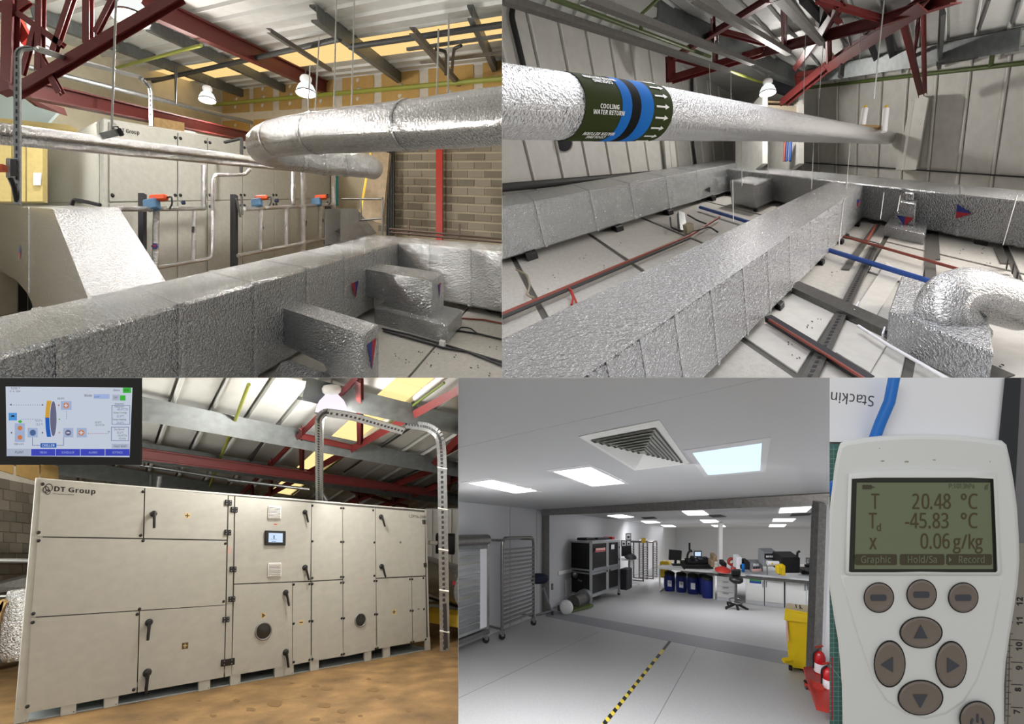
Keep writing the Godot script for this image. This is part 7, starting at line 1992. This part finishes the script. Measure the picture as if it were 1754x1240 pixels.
	for s in [[1514, 794, 6, 1.2], [1554, 795, 7, 1.5], [1600, 792, 5, 1], [1509, 773, 2, 0.8], [1693, 795, 1.2, 1.2]]:
		m.lathe(S.call(s[0], s[1], 0.01105), B.z, [[1, 0], [0.6, 0.00005], [0, 0.00005]], 9, B.x * s[2] * K * 0.6, B.y * s[3] * K)
	part(me, m, "scuff_mark", "scuff")
	# soft light of an added unseen lamp comes from the upper left
	build_touch_screen()
func build_touch_screen():
	R = {t = Transform3D.IDENTITY, i = Transform3D.IDENTITY, clips = []}
	var m: M
	var d = 1.0
	var S = func(u, v, z = 0.0): return at(u, v, d) + Vector3(0, 0, z)
	var t = thing("touch_screen", "black bezelled touch screen showing the drying plant diagram", "screen")
	m = nm(); m.ext([S.call(-40, 647.3), S.call(241, 647.3), S.call(241, 796), S.call(-40, 796)], Vector3(0, 0, -0.004)); part(t, m, "bezel", "bezel_black")
	var q = func(list, z, mt, called):
		var mm = nm(); var o = []
		for p in list: o.append(S.call(p[0], p[1], z))
		mm.ext(o, Vector3(0, 0, 0.0002)); return part(t, mm, called, mt)
	var rect = func(x0, y0, x1, y1, z, mt, called = "screen_field"): return q.call([[x0, y0], [x1, y0], [x1, y1], [x0, y1]], z, mt, called)
	q.call([[10, 662], [227, 664], [222, 783], [12, 781]], 0.0002, "hmi_bg", "screen_face")
	var z1 = 0.0006
	for i in 4: rect.call(54 + i * 42.3, 769, 54 + i * 42.3 + 41.3, 780.5, z1, "hmi_blue", "screen_tab")
	rect.call(12, 768.5, 53, 781, z1, "hmi_tab", "screen_tab")
	rect.call(211, 664, 225, 673, z1, "hmi_green"); rect.call(206, 677, 215.5, 686, z1, "hmi_green"); rect.call(193, 676, 205, 686, z1, "hmi_tab")
	rect.call(161, 675, 188, 683, z1, "hmi_pale"); rect.call(192, 760, 221, 768, z1, "hmi_tab")
	for r in [[192, 694, 223, 727], [191, 731, 221, 755]]:
		for e in [[r[0], r[1], r[2], r[1] + 0.7], [r[0], r[3] - 0.7, r[2], r[3]], [r[0], r[1], r[0] + 0.7, r[3]], [r[2] - 0.7, r[1], r[2], r[3]]]: rect.call(e[0], e[1], e[2], e[3], z1, "hmi_line", "screen_line")
	# rotor wheel
	q.call([[81, 686], [89, 686.5], [86, 700], [85, 715], [78, 715], [79, 700]], z1, "hmi_yellow", "screen_figure")
	q.call([[78, 715], [85, 715], [85.5, 730], [88, 748], [81, 748], [79, 735]], z1, "hmi_rotor_blue", "screen_figure")
	var el = []
	for k in 28: el.append([92 + cos(TAU * k / 28) * 5.4, 717 + sin(TAU * k / 28) * 30])
	q.call(el, z1 + 0.0002, "hmi_rotor", "screen_figure")
	for b in [[105, 687, 123, 702], [26, 725, 43, 757], [48, 733, 65, 749], [109, 733, 126, 749], [132, 733, 149, 749]]: rect.call(b[0], b[1], b[2], b[3], z1, "hmi_box")
	for c in [[114, 694.5, 5, "hmi_orange"], [57, 741, 5.2, "hmi_steel"], [117.5, 741, 5, "hmi_rotor"], [140, 741, 5, "hmi_orange"], [35, 733, 4, "hmi_orange"], [35, 749, 4, "hmi_orange"]]:
		var ci = []
		for k in 20: ci.append([c[0] + cos(TAU * k / 20) * c[2], c[1] + sin(TAU * k / 20) * c[2]])
		q.call(ci, z1 + 0.0003, c[3], "screen_figure")
	rect.call(114.8, 740, 120.2, 742, z1 + 0.0006, "hmi_bg", "screen_figure")
	for c in [[114, 694.5], [140, 741]]:
		rect.call(c[0] - 3.2, c[1] - 1, c[0] + 3.2, c[1] + 1, z1 + 0.0006, "hmi_bg", "screen_figure"); rect.call(c[0] - 1, c[1] - 3.2, c[0] + 1, c[1] + 3.2, z1 + 0.0006, "hmi_bg", "screen_figure")
	rect.call(15.5, 707, 29.5, 720, z1, "hmi_sky"); q.call([[19, 714], [21, 711], [25, 711], [26, 714]], z1 + 0.0003, "ink_black", "screen_figure")
	q.call([[31, 722], [35, 719], [39, 722], [35, 725]], z1, "hmi_green", "screen_figure")
	rect.call(70, 759, 97, 766.5, z1, "hmi_rotor_blue")
	for e in [[56, 749, 56.7, 763], [56, 762.4, 70, 763.1], [97, 762.4, 109.5, 763.1], [109, 749, 109.7, 763]]: rect.call(e[0], e[1], e[2], e[3], z1, "hmi_line", "screen_line")
	for k in 13: rect.call(20 + k * 4.0, 693.3, 21.4 + k * 4.0, 694, z1, "hmi_line", "screen_line")
	for k in 9: rect.call(36 + k * 4.0, 717.6, 37.4 + k * 4.0, 718.3, z1, "hmi_line", "screen_line")
	for k in 10: rect.call(151 + k * 3.7, 742, 153 + k * 3.7, 742.7, z1, "hmi_red", "screen_line")
	for k in 5: rect.call(114, 704 + k * 3.0, 114.7, 705.3 + k * 3.0, z1, "hmi_line", "screen_line")
	for a in [[101, 694, "hmi_red"], [102, 718, "hmi_green"], [73, 693.5, "ink_black"], [19, 693, "ink_black"], [73, 741, "ink_black"], [20, 741, "ink_black"], [102, 741, "hmi_orange"]]: q.call([[a[0] - 1.6, a[1]], [a[0] + 1.2, a[1] - 1.6], [a[0] + 1.2, a[1] + 1.6]], z1, a[2], "screen_figure")
	var T = func(s, u, v, cap, mt, bold = false, centre = false):
		var mm = nm(); text(mm, s, S.call(u, v, z1 + 0.0005), Vector3(cap / F * 0.92, 0, 0), Vector3(0, cap / F, 0), bold, centre, 0.002); part(t, mm, "screen_lettering", mt)
	T.call("13:30: 7", 19, 667, 3.6, "ink_black"); T.call("8 - 4 - 2024", 18, 671.5, 2.8, "ink_black"); T.call("Mode", 145, 679.5, 4.2, "ink_black"); T.call("Local", 162, 681, 3.2, "hmi_line"); T.call("Status", 194.5, 670, 3.4, "ink_black"); T.call("RUN", 213.5, 670, 3.0, "ink_black"); T.call("OFF", 195.5, 682.5, 3.0, "ink_black")
	T.call("Setpoints", 197, 693, 3.0, "ink_black"); T.call("Dewpoint", 197, 698, 3.0, "ink_black"); T.call("-40.0°CTd", 200.5, 702.8, 3.5, "hmi_line"); T.call("Temp Cooling", 194.5, 708.3, 3.0, "ink_black"); T.call("22.0°C", 200.5, 714.5, 3.6, "hmi_line"); T.call("Temp Heating", 193.5, 720, 3.0, "ink_black"); T.call("20.0°C", 200.5, 725.8, 3.6, "hmi_line")
	T.call("Dry Room", 196, 737, 3.2, "ink_black"); T.call("22.2°C", 201, 742.5, 3.2, "ink_black"); T.call("-50.0°CTd", 202, 747.5, 3.0, "ink_black"); T.call("10.4 Pa", 204, 752.5, 3.0, "ink_black"); T.call("FAULT RESET", 196, 766, 3.0, "ink_black")
	T.call("99.9°C", 99, 684.5, 3.4, "ink_black"); T.call("10.0 °C", 61, 722.5, 3.2, "hmi_line"); T.call("13.2 °C", 62, 728.5, 3.2, "hmi_line"); T.call("20.0°C", 163, 725, 3.2, "ink_black"); T.call("-55.5°CTd", 163, 729.5, 3.0, "ink_black"); T.call("SA", 185, 740.5, 2.8, "ink_black"); T.call("1000 m3/h", 24, 762, 2.9, "ink_black"); T.call("CHILLER", 83.5, 765, 4.4, "hmi_bg", true, true)
	T.call("PLANT", 34, 776.5, 4.0, "ink_black", false, true)
	for k in [["TREND", 75], ["SCHEDULER", 117], ["ALARMS", 160], ["SETTINGS", 202]]: T.call(k[0], k[1], 776.5, 3.3, "hmi_pale", false, true)
func more_materials():
	mat("rail_brown", "5e4a40", 0.6)
	mat("label_green", "343d1c", 0.75, 0.0, "", 1.0, {metallic_specular = 0.15})
	mat("label_black", "141414", 0.75, 0.0, "", 1.0, {metallic_specular = 0.15})
	mat("label_blue", "1f6dc0", 0.75, 0.0, "", 1.0, {metallic_specular = 0.15})
	mat("porthole_glass", "2a2a26", 0.08)
	mat("sign_tan", "cbb98c", 0.7)
	mat("sign_brown", "5d4a28", 0.7)
	mat("sign_red", "c2622f", 0.7)
	mat("sign_pink", "c9a79a", 0.7)
	mat("sign_green", "4e9a58", 0.7)
	mat("base_bluegrey", "a9b3b6", 0.5)
	mat("terrazzo", "b9b9b8", 0.5, 0.0, "terrazzo", 2.5)
	mat("strip_grey", "8b8c90", 0.55)
	mat("tape_yellow", "d9c13c", 0.5)
	mat("clean_ceiling", "bcbdbe", 0.4)
	mat("clean_wall", "cfd0d2", 0.45)
	mat("steel", "a8a4a0", 0.32, 0.9, "cloud", 5.0)
	mat("alu", "b9bbbd", 0.4, 0.7)
	mat("navy_dark", "1c2138", 0.8)
	mat("tray_olive", "857d3a", 0.7)
	mat("tray_pale", "a6a58a", 0.7)
	mat("clear_sheet", Color(0.8, 0.82, 0.82, 0.18), 0.1, 0.0, "", 1.0, {transparency = BaseMaterial3D.TRANSPARENCY_ALPHA})
	mat("notice_pink", "d8a9a4", 0.7)
	mat("drum_blue", "1a2a78", 0.45)
	mat("yellow_plastic", "e3c112", 0.45)
	mat("worktop_grey", "c3c6c8", 0.4)
	mat("instrument_grey", "8d9092", 0.5)
	mat("extinguisher_red", "b3161c", 0.25)
	mat("desk_grey", "7d7a78", 0.7)
	mat("mat_green", "4f7a74", 0.7, 0.0, "soft", 60.0)
	mat("mat_line", "8fb0aa", 0.7)
	mat("ink_grey", "4a4a4e", 0.8)
	mat("ink_black", "1c1c1e", 0.7)
	mat("folder_black", "23272b", 0.6)
	mat("grey_sheet", "757375", 0.6)
	mat("cable_blue", "1b6fc6", 0.4)
	mat("ruler_steel", "9d978f", 0.4, 0.5)
	mat("meter_white", "dcddda", 0.45)
	mat("lcd_dark", "23251f", 0.3)
	mat("lcd_green", "6d765b", 0.35)
	mat("lcd_brown", "4b3d24", 0.6)
	mat("lcd_box", "433c2a", 0.6)
	mat("lcd_faint", "545841", 0.6)
	mat("key_taupe", "756a60", 0.4)
	mat("key_mark", "3d4148", 0.5)
	mat("scuff", "9b9a86", 0.8)
	mat("bezel_black", "0d0d0e", 0.35)
	for c in [["hmi_bg", "cfd8e8"], ["hmi_blue", "3d48c0"], ["hmi_tab", "b4bcd2"], ["hmi_pale", "a9bce8"], ["hmi_green", "3fb83f"], ["hmi_line", "3c4a90"], ["hmi_yellow", "d9a63a"], ["hmi_rotor_blue", "1f5fc0"], ["hmi_rotor", "6a6a88"], ["hmi_box", "a9b9da"], ["hmi_orange", "d2814f"], ["hmi_steel", "4a6a9a"], ["hmi_sky", "4f9be0"], ["hmi_red", "a04040"]]: glow(c[0], c[1], 0.8)
var n_pane := 0
func fill_pane(key, c: Vector3, dir: Vector3, w, h, e, col, mt):
	# added fill light out of view, no known window: a glowing pane and its light just in front
	R = rooms[key]
	n_pane += 1
	var d = dir.normalized()
	var sx = d.cross(Vector3.UP if absf(d.y) < 0.9 else Vector3.FORWARD).normalized()
	var sy = sx.cross(d)
	var m = nm(); m.obox(c - d * 0.05, sx * w / 2.0, sy * h / 2.0, d * 0.01)
	var o = put(m, "added_light_pane_%d" % n_pane, mt)
	if o != null: o.set_meta("kind", "structure")
	area(c, d, w, h, e, col)
func lights():  # panes out of view and a lamp head, added to brighten the rooms
	fill_pane("plant", at(700, -230, 5.2), Vector3.DOWN, 3.0, 2.2, 4.0, "fffdf8", "added_pane_glow")
	fill_pane("plant", at(60, -220, 5.6), Vector3.DOWN, 3.0, 2.4, 3.0, "fffdf8", "added_pane_glow")
	fill_pane("plant", at(-420, 230, 5.0), Vector3(1, -0.1, -0.9), 3.2, 2.8, 6.0, "fffdf8", "added_pane_glow")
	fill_pane("void_", at(1300, -160, 3.6), Vector3.DOWN, 2.2, 1.4, 8.0, "f6f7ff", "added_pane_glow")
	fill_pane("void_", at(2150, 200, 5.0), Vector3(-1, 0, -0.6), 3.4, 3.0, 26.0, "fff6f0", "added_pane_glow")
	fill_pane("unit", at(-420, 900, 4.4), Vector3(1, 0.1, -0.9), 1.8, 2.2, 13.0, "fffcf4", "added_pane_glow")
	var dl = Vector3(-0.16, 0.24, 0.12)        # added unseen lamp that brightens the meter
	R = {t = Transform3D.IDENTITY, i = Transform3D.IDENTITY, clips = []}
	var dd = (at(1588, 944, 0.3) - dl).normalized()
	var lp = thing("added_fill_lamp", "added square white fill lamp, out of view, lighting the humidity meter", "lamp")
	var sx = dd.cross(Vector3.UP).normalized(); var sy = sx.cross(dd)
	var m = nm(); m.obox(dl - dd * 0.012, sx * 0.12, sy * 0.12, dd * 0.008, 0.004); part(lp, m, "fill_lamp_head", "white")
	m = nm(); m.obox(dl - dd * 0.003, sx * 0.11, sy * 0.11, dd * 0.001); part(lp, m, "fill_lamp_panel", "added_pane_glow")
	area(dl, dd, 0.22, 0.22, 0.09, "ffffff")
